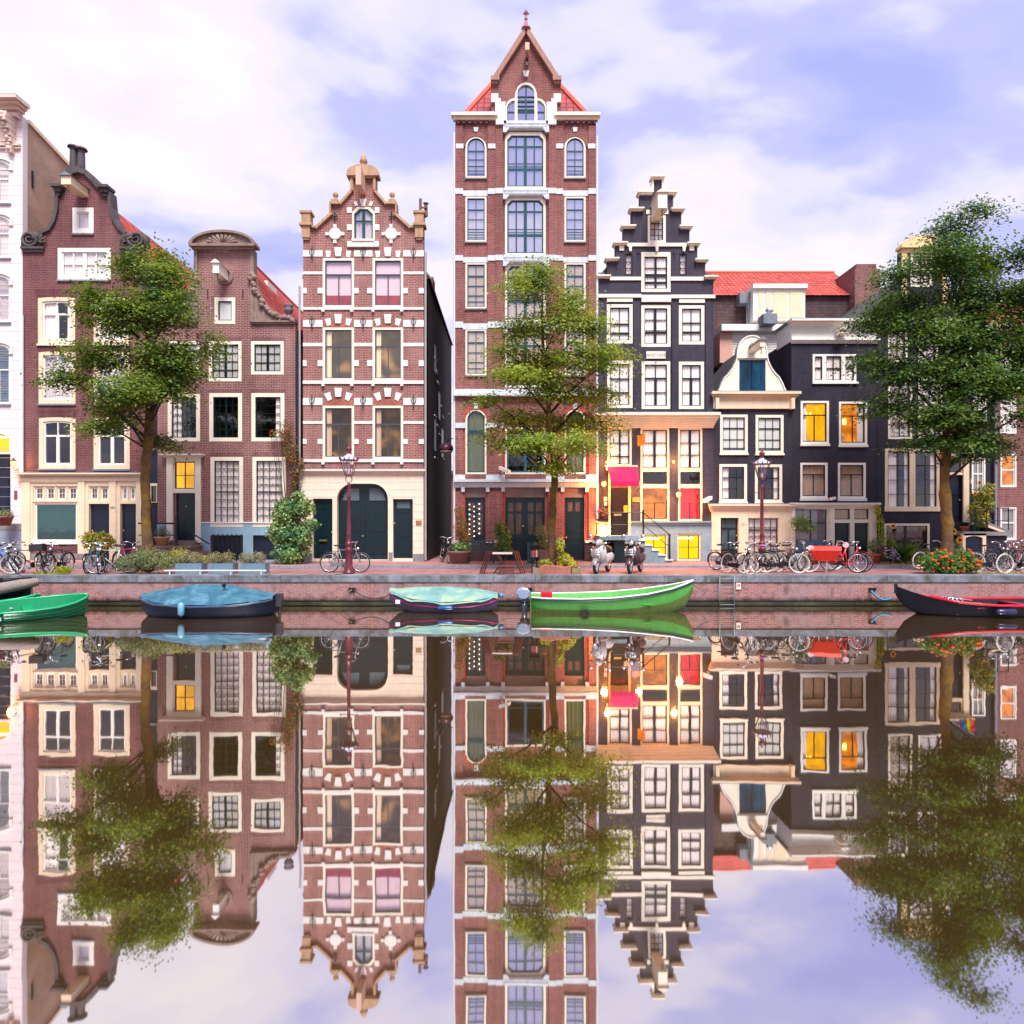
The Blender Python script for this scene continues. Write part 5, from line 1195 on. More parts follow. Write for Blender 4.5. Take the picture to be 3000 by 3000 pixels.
# ------------------------------------------------------------------ red roofed building behind
h = House('rear_red_roof_building', 'long rear building with red tiled roof and white dormer behind the small black houses', 2040, 2500, 1400, D=34.5)
D = h.D
h.bx('wall', brick('brown_slates', C(116, 92, 90), C(92, 74, 78), C(76, 62, 66), .16, .3), 2030, 864, 2560, 1400, 0, 5)
m = MB().add([(PX(2030, D), D - .2, PZ(868, D)), (PX(2530, D), D - .2, PZ(868, D)), (PX(2530, D), D + 3.2, PZ(868, D) + 2.4), (PX(2030, D), D + 3.2, PZ(868, D) + 2.4)], [(0, 1, 2, 3)])
m.add([(PX(2030, D), D + 6.6, PZ(868, D)), (PX(2530, D), D + 6.6, PZ(868, D)), (PX(2530, D), D + 3.2, PZ(868, D) + 2.4), (PX(2030, D), D + 3.2, PZ(868, D) + 2.4)], [(0, 1, 2, 3)])
h.part('roof', m, TILEX)
h.part('ridge_tiles', MB().tube([(PX(2030, D), D + 3.2, PZ(868, D) + 2.4), (PX(2530, D), D + 3.2, PZ(868, D) + 2.4)], .11, 8), paint('ridge_tile', C(226, 110, 92), .7, .2))
h.part('chimney', MB().box(PX(2487, D), PX(2560, D), D - .6, D + 2.5, PZ(1100, D), PZ(800, D)).box(PX(2497, D), PX(2555, D), D - .4, D + 2.3, PZ(800, D), PZ(782, D)), BR_K)
do = h.part('dormer', MB().pb(2186, 866, 2334, 955, 1.0, 1, D), WHITE); h.bx('dormer_roof', WHITE, 2183, 854, 2338, 866, 1.15, 1.2)
h.boxes('dormer_window', paint('cream_dormer_blind', C(250, 226, 190), .5, .08), [(2200, 872, 2212, 948), (2222, 872, 2238, 948), (2244, 872, 2281, 948), (2289, 872, 2326, 948)], 1.03)
h.bx('vent_box', LEAD, 2156, 868, 2184, 898, .6, .1); h.part('flue', MB().tube([(PX(2182, D), D - .5, PZ(895, D)), (PX(2188, D), D - .5, PZ(972, D))], .09, 8), LEAD)
h.bx('white_parapet', WHITE, 2086, 976, 2320, 994, 1.6, .5); h.bx('white_siding', WHITE, 2122, 994, 2320, 1060, 1.2, .5); h.bx('pink_wall', paint('pink_render', C(226, 174, 156), .7, .1), 2086, 994, 2122, 1080, 1.3, .5)
m = MB()
for i in range(8): m.pb(2122, 999 + i * 7, 2320, 1000 + i * 7, 1.21, .02, D)
h.part('siding_gap', m, paint('joint_grey', C(190, 180, 184), .8))
h.part('flue_box', MB().pb(2190, 957, 2228, 984, 2.2, -1.4, D), LEAD); h.part('cowl', MB().ball((PX(2212, D), D - 1.9, PZ(944, D)), .19), CHROME, smooth=True)

# ------------------------------------------------------------------ HOUSE I
h = House('ochre_neck_gable_house', 'dark brick house behind the right tree with domed yellow cream gable and rainbow flag', 2569, 2836)
D = DF
h.window(2593, 1314, 2673, 1498, 8, None, WARMCREAM, NS, 2.5, grid(2, 4, 1.3) + [('h', .25, 2.5)], 'both', glass('glass_clear', .06)); h.window(2673.4, 1314, 2752, 1498, 8, None, WARMCREAM, NS, 2.5, grid(2, 4, 1.3) + [('h', .25, 2.5)], 'right', G1)
h.bx('sill', WARMCREAM, 2590, 1484, 2754, 1498, .05)
h.window(2590, 1534, 2723, 1625, 6, None, WARMCREAM, NS, 2, [('v', .48, 7), ('h', .48, 2)], 'dark', G1, name='basement_window')
for x in (2602, 2690): h.window(x, 1110, x + 70, 1286, 6, None, CREAM, NS, 2.5, grid(2, 4, 1.5), 'gcurt', G2)
for x in (2602, 2690, 2770): h.window(x, 930, x + 56, 1060, 6, None, CREAM, NS, 2.5, grid(2, 3, 1.5), 'gcurt', G2)
h.window(2668, 745, 2730, 840, 6, None, CREAM, NS, 2.5, grid(2, 2, 1.5), 'gcurt', G1)
h.door(2778, 1392, 2819, 1528, NAVY, [(2785, 1400, 2812, 1450), (2785, 1460, 2812, 1515)], handle=(2815, 1465))
h.window(2779, 1350, 2818, 1386, 2, None, WARMCREAM, NS, 2, (), 'dark', G1, name='transom_window')
h.panel('wall', BR_G, [(2570, 1652), (2836, 1652), (2836, 895), (2804, 892), (2790, 870), (2776, 830), (2774, 740), (2640, 740), (2638, 830), (2624, 870), (2606, 890), (2570, 895)])
h.boxes('door_surround', WARMCREAM, [(2761, 1342, 2777.6, 1530, .08), (2819.4, 1342, 2836, 1530, .08), (2777.6, 1342, 2819.4, 1349.6, .07), (2777.6, 1386.4, 2819.4, 1391.6, .05)], .05)
h.cornice(WARMCREAM, 2757, 1332, 2838, 1344, .2, 3)
OC = paint('yellow_cream_gable', C(250, 214, 160), .6, .12)
h.poly('gable_trim', OC, [(2640, 742), (2774, 742), (2774, 726), (2640, 726)], .06, .3); h.boxes('gable_trim', OC, [(2640, 742, 2656, 890), (2758, 742, 2774, 890)], .05, .1)
h.poly('gable_pediment', OC, [(2634, 730)] + [(2707 - 73 * math.cos(R(a)), 728 - 36 * math.sin(R(a))) for a in range(0, 181, 12)] + [(2780, 730)], .2, .3)
h.gable_roof(SLATE, 2572, 2834, 905, 2707, 770, .31, 8)
h.shell(BR_G, 2570, 2835, 900, 8)
fl = h.part('flag_pole', MB().tube([(PX(2780), D, PZ(1330)), (PX(2800), D - 1.1, PZ(1310))], .02, 6), WHITE)
cols6 = [C(230, 20, 30), C(250, 130, 20), C(255, 220, 20), C(20, 160, 70), C(30, 90, 200), C(110, 50, 160)]
fx0, fz0 = PX(2792) , PZ(1316)
for i in range(6):
    m = MB()
    for j in range(7):
        x_a = fx0 + .28 - i * .1 + .02 * math.sin(j); y_ = D - .9 - .02 * math.sin(j * 1.4 + i)
        m.v += [(x_a, y_, fz0 - j * .08), (x_a - .1, y_ - .02 * (-1) ** i, fz0 - j * .08)]
    for j in range(6): m.f.append((2 * j, 2 * j + 1, 2 * j + 3, 2 * j + 2))
    h.part('flag_stripe', m, paint('flag_stripe_%d' % i, cols6[i], .8, .05))
# ------------------------------------------------------------------ HOUSE J + K
h = House('dark_recessed_house', 'narrow dark house with white sash window and arched cream cellar door below its landing', 2836, 2912)
h.window(2847, 1340, 2886, 1446, 3.5, None, WHITE, WHITE, 3, [('v', .5, 3), ('h', .45, 4)], 'gblind', G1); h.window(2850, 1080, 2890, 1230, 4, None, WHITE, WHITE, 3, [('v', .5, 3), ('h', .45, 4)], 'net', G2)
h.panel('wall', BR_G, [(2836.5, 1652), (2911.5, 1652), (2911.5, 1000), (2836.5, 1000)], -.1); h.shell(BR_DK, 2837, 2911, 1000, 8); h.bx('gutter', WARMCREAM, 2836, 992, 2912, 1001, .1, .3)
zt = PZ(1556); z0 = PZ(1652); D = DF
st = h.part('landing', MB().box(PX(2762), PX(2893), D - 1.3, D - .09, zt - .16, zt), GSTONE)
h.part('landing_wall', MB().box(PX(2805), PX(2880), D - 1.2, D - .1, z0, zt - .162), BR_G, st)
m = MB()
for k in range(4): m.box(PX(2805) - .28 * (k + 1), PX(2805) - .001 * k, D - 1.2 + .002 * k, D - .1, z0, zt - .2 * (k + 1) - .1)
h.part('steps', m, GSTONE, st)
h.part('cellar_frame', MB().prism(outline(2816, 1563, 2884, 1640, None), .1, .05, D - 1.2, [outline(2824, 1570, 2874, 1640.2, ('seg', 6))]), WARMCREAM, st)
h.part('cellar_door', MB().prism(outline(2823, 1569, 2875, 1640, ('seg', 6)), .03, .1, D - 1.2), NAVY, st)
h.part('lean_to', MB().prism([(2892, 1652), (2950, 1652), (2950, 1566), (2892, 1545)], 0, 1.0, D - 1.15), BR_G, st); h.part('lean_to_roof', MB().prism([(2890, 1545), (2953, 1568), (2953, 1560), (2890, 1535)], .12, 1.05, D - 1.15), WARMCREAM, st)
h.part('lean_to_cover', MB().prism([(2890, 1535), (2953, 1560), (2953, 1556), (2892, 1531)], .14, 1.06, D - 1.15), LEAD, st)
m = MB(); yy = D - 1.22
m.tube([(PX(2770), yy, zt - .3), (PX(2800), yy, zt + .95), (PX(2892), yy, zt + .95)], .02, 6); m.tube([(PX(2770), yy, zt - .6), (PX(2800), yy, zt + .45), (PX(2892), yy, zt + .45)], .015, 6)
for xx in (2800, 2830, 2862, 2892): m.tube([(PX(xx), yy, zt), (PX(xx), yy, zt + .98)], .02, 6)
h.part('railing', m, IRON)
h.part('house_lamp', MB().pb(2840, 1407, 2846, 1417, .12, .1), WHITE); h.bx('yellow_box', paint('yellow_box', C(250, 190, 20)), 2884, 1496, 2896, 1524, .02)
h = House('brick_corner_house', 'brown brick house at the right edge with white sash windows and orange tiled roof', 2912, 3190)
for xo in (0, 92, 184):
    for (y0, y1, f, g) in ((1331, 1427, 'amber' if xo == 0 else 'gcurt', G1), (1487, 1582, 'gblind', G1), (1160, 1270, 'net', G2), (1010, 1110, 'net', G2)):
        h.window(2931 + xo, y0, 2977 + xo, y1, 3, None, WHITE, WHITE, 3, [('h', .47, 3.5)], f, g)
h.panel('wall', BR_K, [(2912.3, 1652), (3190, 1652), (3190, 972), (2912.3, 972)])
h.cornice(WARMCREAM, 2914, 955, 3188, 974, .3, 3); h.shell(BR_K, 2913, 3189, 965, 8)
D = DF
h.part('roof', MB().add([(PX(2912), D, PZ(957)), (PX(3190), D, PZ(957)), (PX(3190), D + 3, PZ(820)), (PX(2912), D + 3, PZ(820)), (PX(2912), D + 8, PZ(957)), (PX(3190), D + 8, PZ(957))], [(0, 1, 2, 3), (3, 2, 5, 4), (0, 3, 4), (1, 5, 2)]), TILEX)
h.part('downpipe', MB().tube([(PX(2914), D - .06, PZ(980)), (PX(2914), D - .06, PZ(1540))], .05, 8), paint('blue_grey_pipe', C(130, 146, 168), .5))
# far alley end building
h = House('alley_end_house', 'distant hazy brick house closing the far end of the narrow alley', 1200, 1360, 1600, D=62)
h.bx('wall', BR_K, 1240, 1390, 1420, 1640, 0, 4); h.bx('roof', SLATE, 1236, 1380, 1424, 1390, .3, 4.5)
# ------------------------------------------------------------------ street furniture and vehicles
SZ = QZ + .002        # street surface
WZ = QZ + .086        # sidewalk surface
TYRE = paint('black_tyre', C(34, 34, 38), .7, .2); TYREW = paint('white_tyre', C(235, 228, 210), .6, .12); TYRET = paint('tan_tyre', C(205, 175, 130), .6, .12)
STEEL = metal('spoke_steel', (.7, .72, .75, 1), .3); SAD = paint('black_saddle', C(30, 30, 34), .5)
def cpaint(c): return paint('enamel_%d_%d_%d' % c, C(*c), .25, .08, .5)
def bike(label, px, D_, py=None, rz=0, lean=0, frame=(30, 32, 40), tyre=TYRE, saddle=(30, 30, 34), fork=None, step=False, rack=True, crate=None, bars='up', group='parked bicycles', rad=.345, guard=(26, 28, 34), steer=0, z=None, mud=None):
    t = thing('bicycle', label, 'bicycle', (PX(px, D_), D_, SZ if z is None else z), R(rz), group)
    fm = cpaint(frame); wb = .54; r = rad
    T = Matrix.Rotation(R(lean), 4, 'X')
    def B(name, mb, mat, parent=t, smooth=True):
        mb.v = [tuple(T @ Vector(p)) for p in mb.v]; return mb.build(name, mat, parent, smooth, rel=False)
    bb = (-.06, 0, .28); st = (-.22, 0, .82); hd = (.36, 0, .86); hl = (.40, 0, .68)
    m = MB()
    if step: m.tube([(.365, 0, .78), (.24, 0, .5), (.1, 0, .34), bb], .02, 6); m.tube([(.38, 0, .72), (.27, 0, .46), (.13, 0, .33)], .012, 6)
    else: m.tube([hl, bb], .018, 6); m.tube([(-.2, 0, .78), (.36, 0, .82)], .017, 6)
    m.tube([bb, st], .018, 6); m.tube([hl, hd], .022, 6)
    for s in (-1, 1):
        m.tube([(-.06, s * .03, .28), (-wb, s * .055, r)], .011, 5); m.tube([(-.19, s * .02, .7), (-wb, s * .055, r)], .010, 5)
    fr = B('frame', m, fm)
    m = MB()
    for s in (-1, 1): m.tube([(.40, s * .02, .70), (.44, s * .05, .6), (wb, s * .055, r)], .012, 5)
    B('fork', m, cpaint(fork) if fork else fm)
    for q, cx in enumerate((-wb, wb)):
        w = MB().tube([(cx + (r - .02) * math.cos(a * math.pi / 16), 0, r + (r - .02) * math.sin(a * math.pi / 16)) for a in range(32)], .021, 6, closed=True)
        wo_ = B('wheel', w, tyre)
        m = MB().tube([(cx + (r - .045) * math.cos(a * math.pi / 16), 0, r + (r - .045) * math.sin(a * math.pi / 16)) for a in range(32)], .011, 5, closed=True)
        B('rim', m, STEEL, wo_)
        m = MB()
        for k in range(14):
            a = k * 2 * math.pi / 14; m.tube([(cx, (.03 if k % 2 else -.03), r), (cx + (r - .05) * math.cos(a), 0, r + (r - .05) * math.sin(a))], .0032, 3, False)
        m.lathe([(.03, -.05), (.03, .05)], (cx, 0, r), 8, 'y'); B('spokes', m, STEEL, wo_, False)
        a0, a1 = (10, 190) if q == 0 else (20, 175)
        m = MB(); k = 10
        for i in range(k + 1):
            a = R(a0 + (a1 - a0) * i / k); rr = r + .025
            m.v += [(cx + rr * math.cos(a), -.03, r + rr * math.sin(a)), (cx + (rr + .008) * math.cos(a), 0, r + (rr + .008) * math.sin(a)), (cx + rr * math.cos(a), .03, r + rr * math.sin(a))]
        for i in range(k): m.f += [(3 * i, 3 * i + 1, 3 * i + 4, 3 * i + 3), (3 * i + 1, 3 * i + 2, 3 * i + 5, 3 * i + 4)]
        B('mudguard', m, cpaint(mud or guard))
    m = MB().box(-.5, -.02, -.05, -.03, .22, .36); m.lathe([(.1, -.055), (.1, -.035)], (-.06, 0, .28), 14, 'y'); B('chain_case', m, cpaint(guard), t, False)
    m = MB().tube([(-.06, -.1, .28), (-.06, .1, .28)], .012, 6); m.tube([(-.06, -.1, .28), (.04, -.1, .15)], .01, 5); m.tube([(-.06, .1, .28), (-.16, .1, .41)], .01, 5); m.box(0, .09, -.17, -.09, .14, .165); m.box(-.21, -.12, .09, .17, .4, .425)
    B('pedals', m, SAD, t, False)
    m = MB().tube([st, (-.245, 0, .93)], .013, 6); B('seat_post', m, STEEL)
    m = MB(); P = [(-.40, .0), (-.38, .10), (-.28, .105), (-.2, .05), (-.08, .025), (-.07, 0)]
    rings = [(x, y) for x, y in P] + [(x, -y) for x, y in P[::-1][1:-1]]
    for zz, k in ((.92, .7), (.95, 1), (.975, .8)): m.v += [((x + .24) * k - .24, y * k, zz) for x, y in rings]
    n_ = len(rings)
    for j in range(2):
        for i in range(n_): m.f.append((j * n_ + i, j * n_ + (i + 1) % n_, (j + 1) * n_ + (i + 1) % n_, (j + 1) * n_ + i))
    m.f += [tuple(range(n_))[::-1], tuple(2 * n_ + i for i in range(n_))]
    B('saddle', m, cpaint(saddle))
    if bars == 'up': pts = [(.16, -.29, 1.03), (.26, -.28, 1.05), (.36, -.22, 1.08), (.4, -.1, 1.04), (.35, 0, 1.0), (.4, .1, 1.04), (.36, .22, 1.08), (.26, .28, 1.05), (.16, .29, 1.03)]
    else: pts = [(.3, -.3, .98), (.36, -.2, 1.0), (.35, 0, .98), (.36, .2, 1.0), (.3, .3, .98)]
    hb = B('handlebar', MB().tube(pts, .012, 6).tube([hd, (.35, 0, 1.0)], .014, 6), STEEL)
    m = MB()
    for s in (-1, 1): m.tube([pts[0] if s < 0 else pts[-1], pts[1] if s < 0 else pts[-2]], .02, 6)
    B('grips', m, SAD, hb)
    B('headlight', MB().lathe([(.045, -.04), (.05, .02), (.02, .03)], (.46, 0, .84), 10, 'x'), CHROME)
    if rack:
        m = MB(); m.tube([(-.24, -.06, .73), (-.72, -.06, .74)], .008, 4); m.tube([(-.24, .06, .73), (-.72, .06, .74)], .008, 4); m.tube([(-.72, -.06, .74), (-.72, .06, .74)], .008, 4)
        for s in (-1, 1): m.tube([(-.62, s * .06, .74), (-wb, s * .055, r)], .007, 4)
        B('rear_rack', m, IRON)
    if crate:
        x0 = .36 if crate == 'front' else -.75
        m = MB(); a, b, c_, d, e_, f = x0, x0 + .42, -.2, .2, .78, 1.02
        m.box(a, b, c_, c_ + .015, e_, f).box(a, b, d - .015, d, e_, f).box(a, a + .015, c_, d, e_, f).box(b - .015, b, c_, d, e_, f).box(a, b, c_, d, e_, e_ + .015)
        B('crate', m, paint('dark_crate', C(44, 44, 48), .6), t, False)
    B('kickstand', MB().tube([(-.1, .02, .28), (-.18, .12, .01)], .009, 5), STEEL)
    return t
WT = (232, 228, 216)
bike('old silver bicycle leaning against the dark red lamp post by the carriage door', 1011, 23.35, frame=(150, 150, 155), rad=.34, guard=(120, 122, 128), group='parked bicycles')
# right-hand rack
bike('dark blue bicycle at the left end of the rack in front of the glazed door', 2133, 24.0, rz=-58, frame=(40, 44, 66), tyre=TYRE, lean=6)
bike('black step-through bicycle with cream tyre turned towards the canal', 2163, 22.75, rz=-66, frame=(24, 26, 34), tyre=TYREW, lean=-5, step=True)
bike('black roadster with cream tyres and turquoise saddle beside the lamp post', 2218, 23.2, rz=197, frame=(22, 24, 30), tyre=TYREW, saddle=(90, 210, 210), step=True)
bike('black bicycle with white tyres and bright pink saddle beside the lamp post', 2248, 23.4, rz=25, frame=(26, 28, 34), tyre=TYREW, saddle=(235, 60, 190), lean=4)
bike('dark bicycle with thin grey tyres and yellow reflectors behind the pink saddled one', 2284, 23.9, rz=-35, frame=(40, 40, 46), tyre=TYRE, step=True)
bike('white wheeled bicycle with pale blue and yellow fork', 2292, 23.15, rz=-14, frame=(60, 62, 70), fork=(160, 225, 225), tyre=TYREW, lean=5)
bike('second bicycle with yellow and pale blue fork, right of its twin', 2322, 23.6, rz=-14, frame=(70, 70, 78), fork=(235, 220, 70), tyre=TYREW, lean=5)
bike('red bicycle with black tyres standing behind the red cargo tricycle', 2478, 23.9, rz=-38, frame=(225, 24, 50), fork=(225, 24, 50), tyre=TYRE, step=True, mud=(225, 24, 50))
bike('dark bicycle with white rims hidden behind the red cargo box', 2404, 24.6, rz=4, frame=(30, 44, 60), tyre=TYREW, rack=False)
# far right
bike('long black bicycle with white chain guard stripe nearest the orange flowers', 2902, 23.3, rz=4, frame=(20, 34, 48), tyre=TYREW, rad=.35)
bike('black bicycle cut off by the right edge of the photo', 2985, 22.9, rz=188, frame=(24, 28, 38), tyre=TYREW)
bike('black bicycle behind the two on the far right with chrome bars', 2945, 24.1, rz=10, frame=(24, 28, 38))
bike('black bicycle with chrome bars against the brick corner house', 2990, 25.2, rz=5, frame=(30, 30, 38))
bike('dark green bicycle with orange child seat left of the right tree', 2733, 24.4, rz=12, frame=(30, 70, 66), tyre=TYREW)
# left
bike('bright blue bicycle at the left edge', 18, 23.6, rz=-28, frame=(30, 110, 210), tyre=TYREW, lean=4)
bike('second blue bicycle behind the dark moored boat', -8, 24.3, rz=20, frame=(40, 120, 200), bars='flat')
bike('black bicycle leaning hard towards the canal left of the white rimmed one', 63, 23.0, rz=-62, frame=(28, 32, 42), lean=24, bars='flat', rack=False)
bike('bicycle with bright white rim seen at an angle near the left', 92, 23.1, rz=-140, frame=(34, 40, 50), tyre=TYREW, lean=-8)
bike('bicycle with black crate and tan tyre on the quay edge', 133, 23.3, rz=-72, frame=(50, 50, 56), tyre=TYRET, crate='front', lean=3)
bike('lone bicycle seen head-on in front of the shop window', 172, 23.2, rz=-87, frame=(40, 60, 76), tyre=TYRE, bars='flat')
bike('turquoise bicycle seen head-on beside the hydrangea', 277, 23.3, rz=-80, frame=(60, 150, 180), tyre=TYRE, saddle=(40, 90, 160))
bike('dark bicycle with tan saddle and white bars in front of the hydrangea', 300, 22.9, rz=-68, frame=(40, 46, 58), saddle=(210, 160, 90))
bike('pale green bicycle with dark round front wheel beside the hedge', 330, 22.8, rz=195, frame=(190, 210, 190), tyre=TYRE)
bike('pink framed bicycle mostly hidden in the hedge', 372, 23.9, rz=-30, frame=(220, 50, 110), saddle=(150, 90, 110))
bike('black bicycle parked in the mouth of the dark alley', 1305, 27.6, rz=-70, frame=(24, 26, 32), z=WZ)

# red cargo bike
t = thing('cargo_bicycle', 'red box cargo bicycle parked in front of the blue bench', 'cargo bicycle', (PX(2425, 23.4), 23.4, SZ), R(-14)); t['group'] = 'parked bicycles'
RD = cpaint((228, 30, 36))
def wheel(t, cx, cy_, r, tyre, name='wheel', n=16):
    w = MB().tube([(cx + (r - .02) * math.cos(a * math.pi / 14), cy_, r + (r - .02) * math.sin(a * math.pi / 14)) for a in range(28)], .024, 6, closed=True).build(name, tyre, t, True, rel=False)
    MB().tube([(cx + (r - .05) * math.cos(a * math.pi / 14), cy_, r + (r - .05) * math.sin(a * math.pi / 14)) for a in range(28)], .012, 5, closed=True).build('rim', STEEL, w, True, rel=False)
    m = MB()
    for k in range(n): a = k * 2 * math.pi / n; m.tube([(cx, cy_, r), (cx + (r - .05) * math.cos(a), cy_, r + (r - .05) * math.sin(a))], .004, 3, False)
    m.lathe([(.035, -.05), (.035, .05)], (cx, cy_, r), 8, 'y'); m.build('spokes', STEEL, w, rel=False)
wheel(t, -.75, 0, .27, TYRE); wheel(t, .95, 0, .345, TYRE)
m = MB(); lo = [(-.42, -.2), (.2, -.22), (.2, .22), (-.42, .2)]; hi = [(-.62, -.3), (.38, -.33), (.38, .33), (-.62, .3)]
m.v += [(x, y, .42) for x, y in lo] + [(x, y, .78) for x, y in hi] + [(x * 1.02, y * .8, .92) for x, y in hi]
for j in (0, 4):
    for i in range(4): m.f.append((j + i, j + (i + 1) % 4, j + 4 + (i + 1) % 4, j + 4 + i))
m.f += [(3, 2, 1, 0), (8, 9, 10, 11)]
m.build('cargo_box', paint('orange_red_cover', C(236, 52, 36), .55, .15), t, rel=False)
MB().tube([(-.6, 0, .3), (-.4, 0, .36), (.25, 0, .36), (.45, 0, .5), (.62, 0, .92)], .028, 8).tube([(.45, 0, .36), (.62, 0, .3), (.95, 0, .345)], .02, 6).tube([(.62, 0, .3), (.55, 0, .82)], .02, 6).tube([(-.56, 0, .82), (-.62, 0, .6), (-.75, .06, .27)], .02, 6).build('frame', RD, t, True, rel=False)
MB().tube([(-.62, 0, .64), (-.75, -.06, .27)], .018, 6).build('fork', RD, t, True, rel=False)
MB().tube([(.48, -.3, 1.05), (.36, -.25, 1.12), (.3, 0, 1.02), (.36, .25, 1.12), (.48, .3, 1.05)], .013, 6).tube([(.3, 0, 1.02), (.26, 0, .8)], .016, 6).build('handlebar', STEEL, t, True, rel=False)
MB().box(.62, .88, -.08, .08, .93, .98).build('saddle', SAD, t, rel=False)
MB().tube([(-.05, .1, .4), (-.08, .16, .01)], .014, 5).tube([(-.05, -.1, .4), (-.08, -.16, .01)], .014, 5).build('kickstand', STEEL, t, rel=False)
m = MB()
for i in range(9):
    a = R(20 + 16 * i); m.v += [(-.75 + .31 * math.cos(a), -.035, .27 + .31 * math.sin(a)), (-.75 + .31 * math.cos(a), .035, .27 + .31 * math.sin(a))]
for i in range(8): m.f.append((2 * i, 2 * i + 1, 2 * i + 3, 2 * i + 2))
m.build('mudguard', cpaint((228, 30, 36)), t, True, rel=False)
for (x, z) in ((-.6, .86), (.52, .98)): MB().lathe([(.1, -.02), (.1, .02)], (x, -.26, z), 14, 'y').build('round_badge', paint('pink_white_badge', C(240, 200, 205), .4), t, rel=False)

# scooters (facing the canal)
def scooter(label, px, D_, rz, body, shield):
    t = thing('scooter', label, 'scooter', (PX(px, D_), D_, SZ), R(rz), 'parked scooters')
    BM = cpaint(body); P = lambda n, mb, mat, par=t, sm=True: mb.build(n, mat, par, sm, rel=False)
    # local: +y back, -y front
    for (yy, nm) in ((-.62, 'front_wheel'), (.62, 'rear_wheel')):
        w = P(nm, MB().tube([(0, yy + .19 * math.cos(a * math.pi / 14), .24 + .19 * math.sin(a * math.pi / 14)) for a in range(28)], .05, 8, closed=True), TYRE)
        m = MB().lathe([(.15, -.04), (.15, -.03), (.12, -.02), (.12, .02), (.15, .03), (.15, .04)], (0, yy, .24), 18, 'x')
        P('rim', m, metal('alloy', (.8, .8, .82, 1), .25), w, False)
        m = MB()
        for k in range(5):
            a = k * 2 * math.pi / 5
            for s in (-1, 1): m.tube([(s * .035, yy, .24), (s * .04, yy + .13 * math.cos(a), .24 + .13 * math.sin(a))], .018, 4)
        P('wheel_spoke', m, metal('alloy', (.8, .8, .82, 1), .25), w, False)
    m = MB(); k = 10
    for i in range(k + 1):
        a = R(20 + 150 * i / k); yy = -.62 + .27 * math.cos(a); zz = .26 + .27 * math.sin(a); w_ = .10
        m.v += [(-w_, yy, zz - .07), (-w_ * .8, yy * 1.0, zz), (0, yy, zz + .03), (w_ * .8, yy, zz), (w_, yy, zz - .07)]
    for i in range(k):
        for j in range(4): m.f.append((i * 5 + j, i * 5 + j + 1, i * 5 + 5 + j + 1, i * 5 + 5 + j))
    P('front_fender', m, cpaint(shield))
    P('fork', MB().tube([(.07, -.6, .26), (.06, -.45, .6)], .02, 6).tube([(0, -.42, .6), (0, -.33, .98)], .035, 8), CHROME)
    m = MB(); prof = [(.35, .16, -.34), (.45, .24, -.4), (.6, .28, -.44), (.75, .27, -.44), (.88, .22, -.4), (.97, .13, -.36)]
    for (z, w_, y) in prof: m.v += [(-w_, y + .14, z), (-w_ * .75, y + .03, z), (0, y - .03, z), (w_ * .75, y + .03, z), (w_, y + .14, z)]
    for i in range(5):
        for j in range(4): m.f.append((i * 5 + j, i * 5 + j + 1, i * 5 + 5 + j + 1, i * 5 + 5 + j))
    P('leg_shield', m, BM)
    m = MB()
    for z in (.66, .72, .78, .84): m.tube([(-.17, -.6, z), (.17, -.6, z)], .012, 5)
    for x in (-.17, 0, .17): m.tube([(x, -.6, .62), (x, -.6, .86)], .012, 5); m.tube([(x, -.6, .64), (x * .8, -.45, .62)], .01, 5)
    m.tube([(-.17, -.6, .66), (-.17, -.72, .66), (.17, -.72, .66), (.17, -.6, .66)], .012, 5)
    P('front_rack', m, CHROME)
    hb = P('handlebar', MB().tube([(-.36, -.22, 1.06), (-.2, -.28, 1.04), (0, -.33, 1.04), (.2, -.28, 1.04), (.36, -.22, 1.06)], .018, 6), CHROME)
    P('grip', MB().tube([(-.38, -.21, 1.06), (-.26, -.26, 1.05)], .026, 6).tube([(.38, -.21, 1.06), (.26, -.26, 1.05)], .026, 6), SAD, hb)
    P('headset', MB().lathe([(.02, -.15), (.1, -.11), (.13, 0), (.11, .1), (.03, .15)], (0, -.33, 1.05), 12, 'y'), BM)
    P('headlight', MB().lathe([(.02, -.03), (.075, -.02), (.085, .02)], (0, -.485, 1.05), 14, 'y'), metal('headlight_lens', (.95, .95, .95, 1), .08))
    for s in (-1, 1):
        q = P('mirror', MB().lathe([(.07, -.012), (.07, .012)], (s * .34, -.26, 1.28), 12, 'y'), CHROME); P('mirror_stem', MB().tube([(s * .2, -.28, 1.06), (s * .3, -.26, 1.22), (s * .34, -.25, 1.26)], .008, 5), CHROME, q)
        P('indicator', MB().ball((s * .2, -.38, .9), .035, 8), paint('orange_lens', C(250, 150, 40), .2))
    P('footboard', MB().box(-.18, .18, -.34, .18, .27, .33), BM, t, False)
    m = MB(); prof = [(.15, .12, .3, .62), (.3, .2, .26, .72), (.55, .21, .3, .74), (.8, .17, .4, .7), (.95, .08, .5, .64)]
    for (y, w_, z0, z1) in prof:
        for a in range(8): an = a * math.pi / 4 + math.pi / 8; m.v.append((w_ * 1.08 * math.cos(an), y, (z0 + z1) / 2 + (z1 - z0) / 2 * 1.08 * math.sin(an)))
    for i in range(4):
        for j in range(8): m.f.append((i * 8 + j, i * 8 + (j + 1) % 8, i * 8 + 8 + (j + 1) % 8, i * 8 + 8 + j))
    m.f += [tuple(range(8)), tuple(32 + i for i in range(8))[::-1]]
    P('rear_body', m, BM)
    P('seat', MB().lathe([(.05, 0), (.14, .06), (.16, .3), (.15, .55), (.06, .66)], (0, .14, .78), 12, 'y'), SAD)
    P('stand', MB().tube([(.12, .0, .28), (.2, .05, .01)], .014, 5).tube([(-.12, .0, .28), (-.2, .05, .01)], .014, 5), IRON)
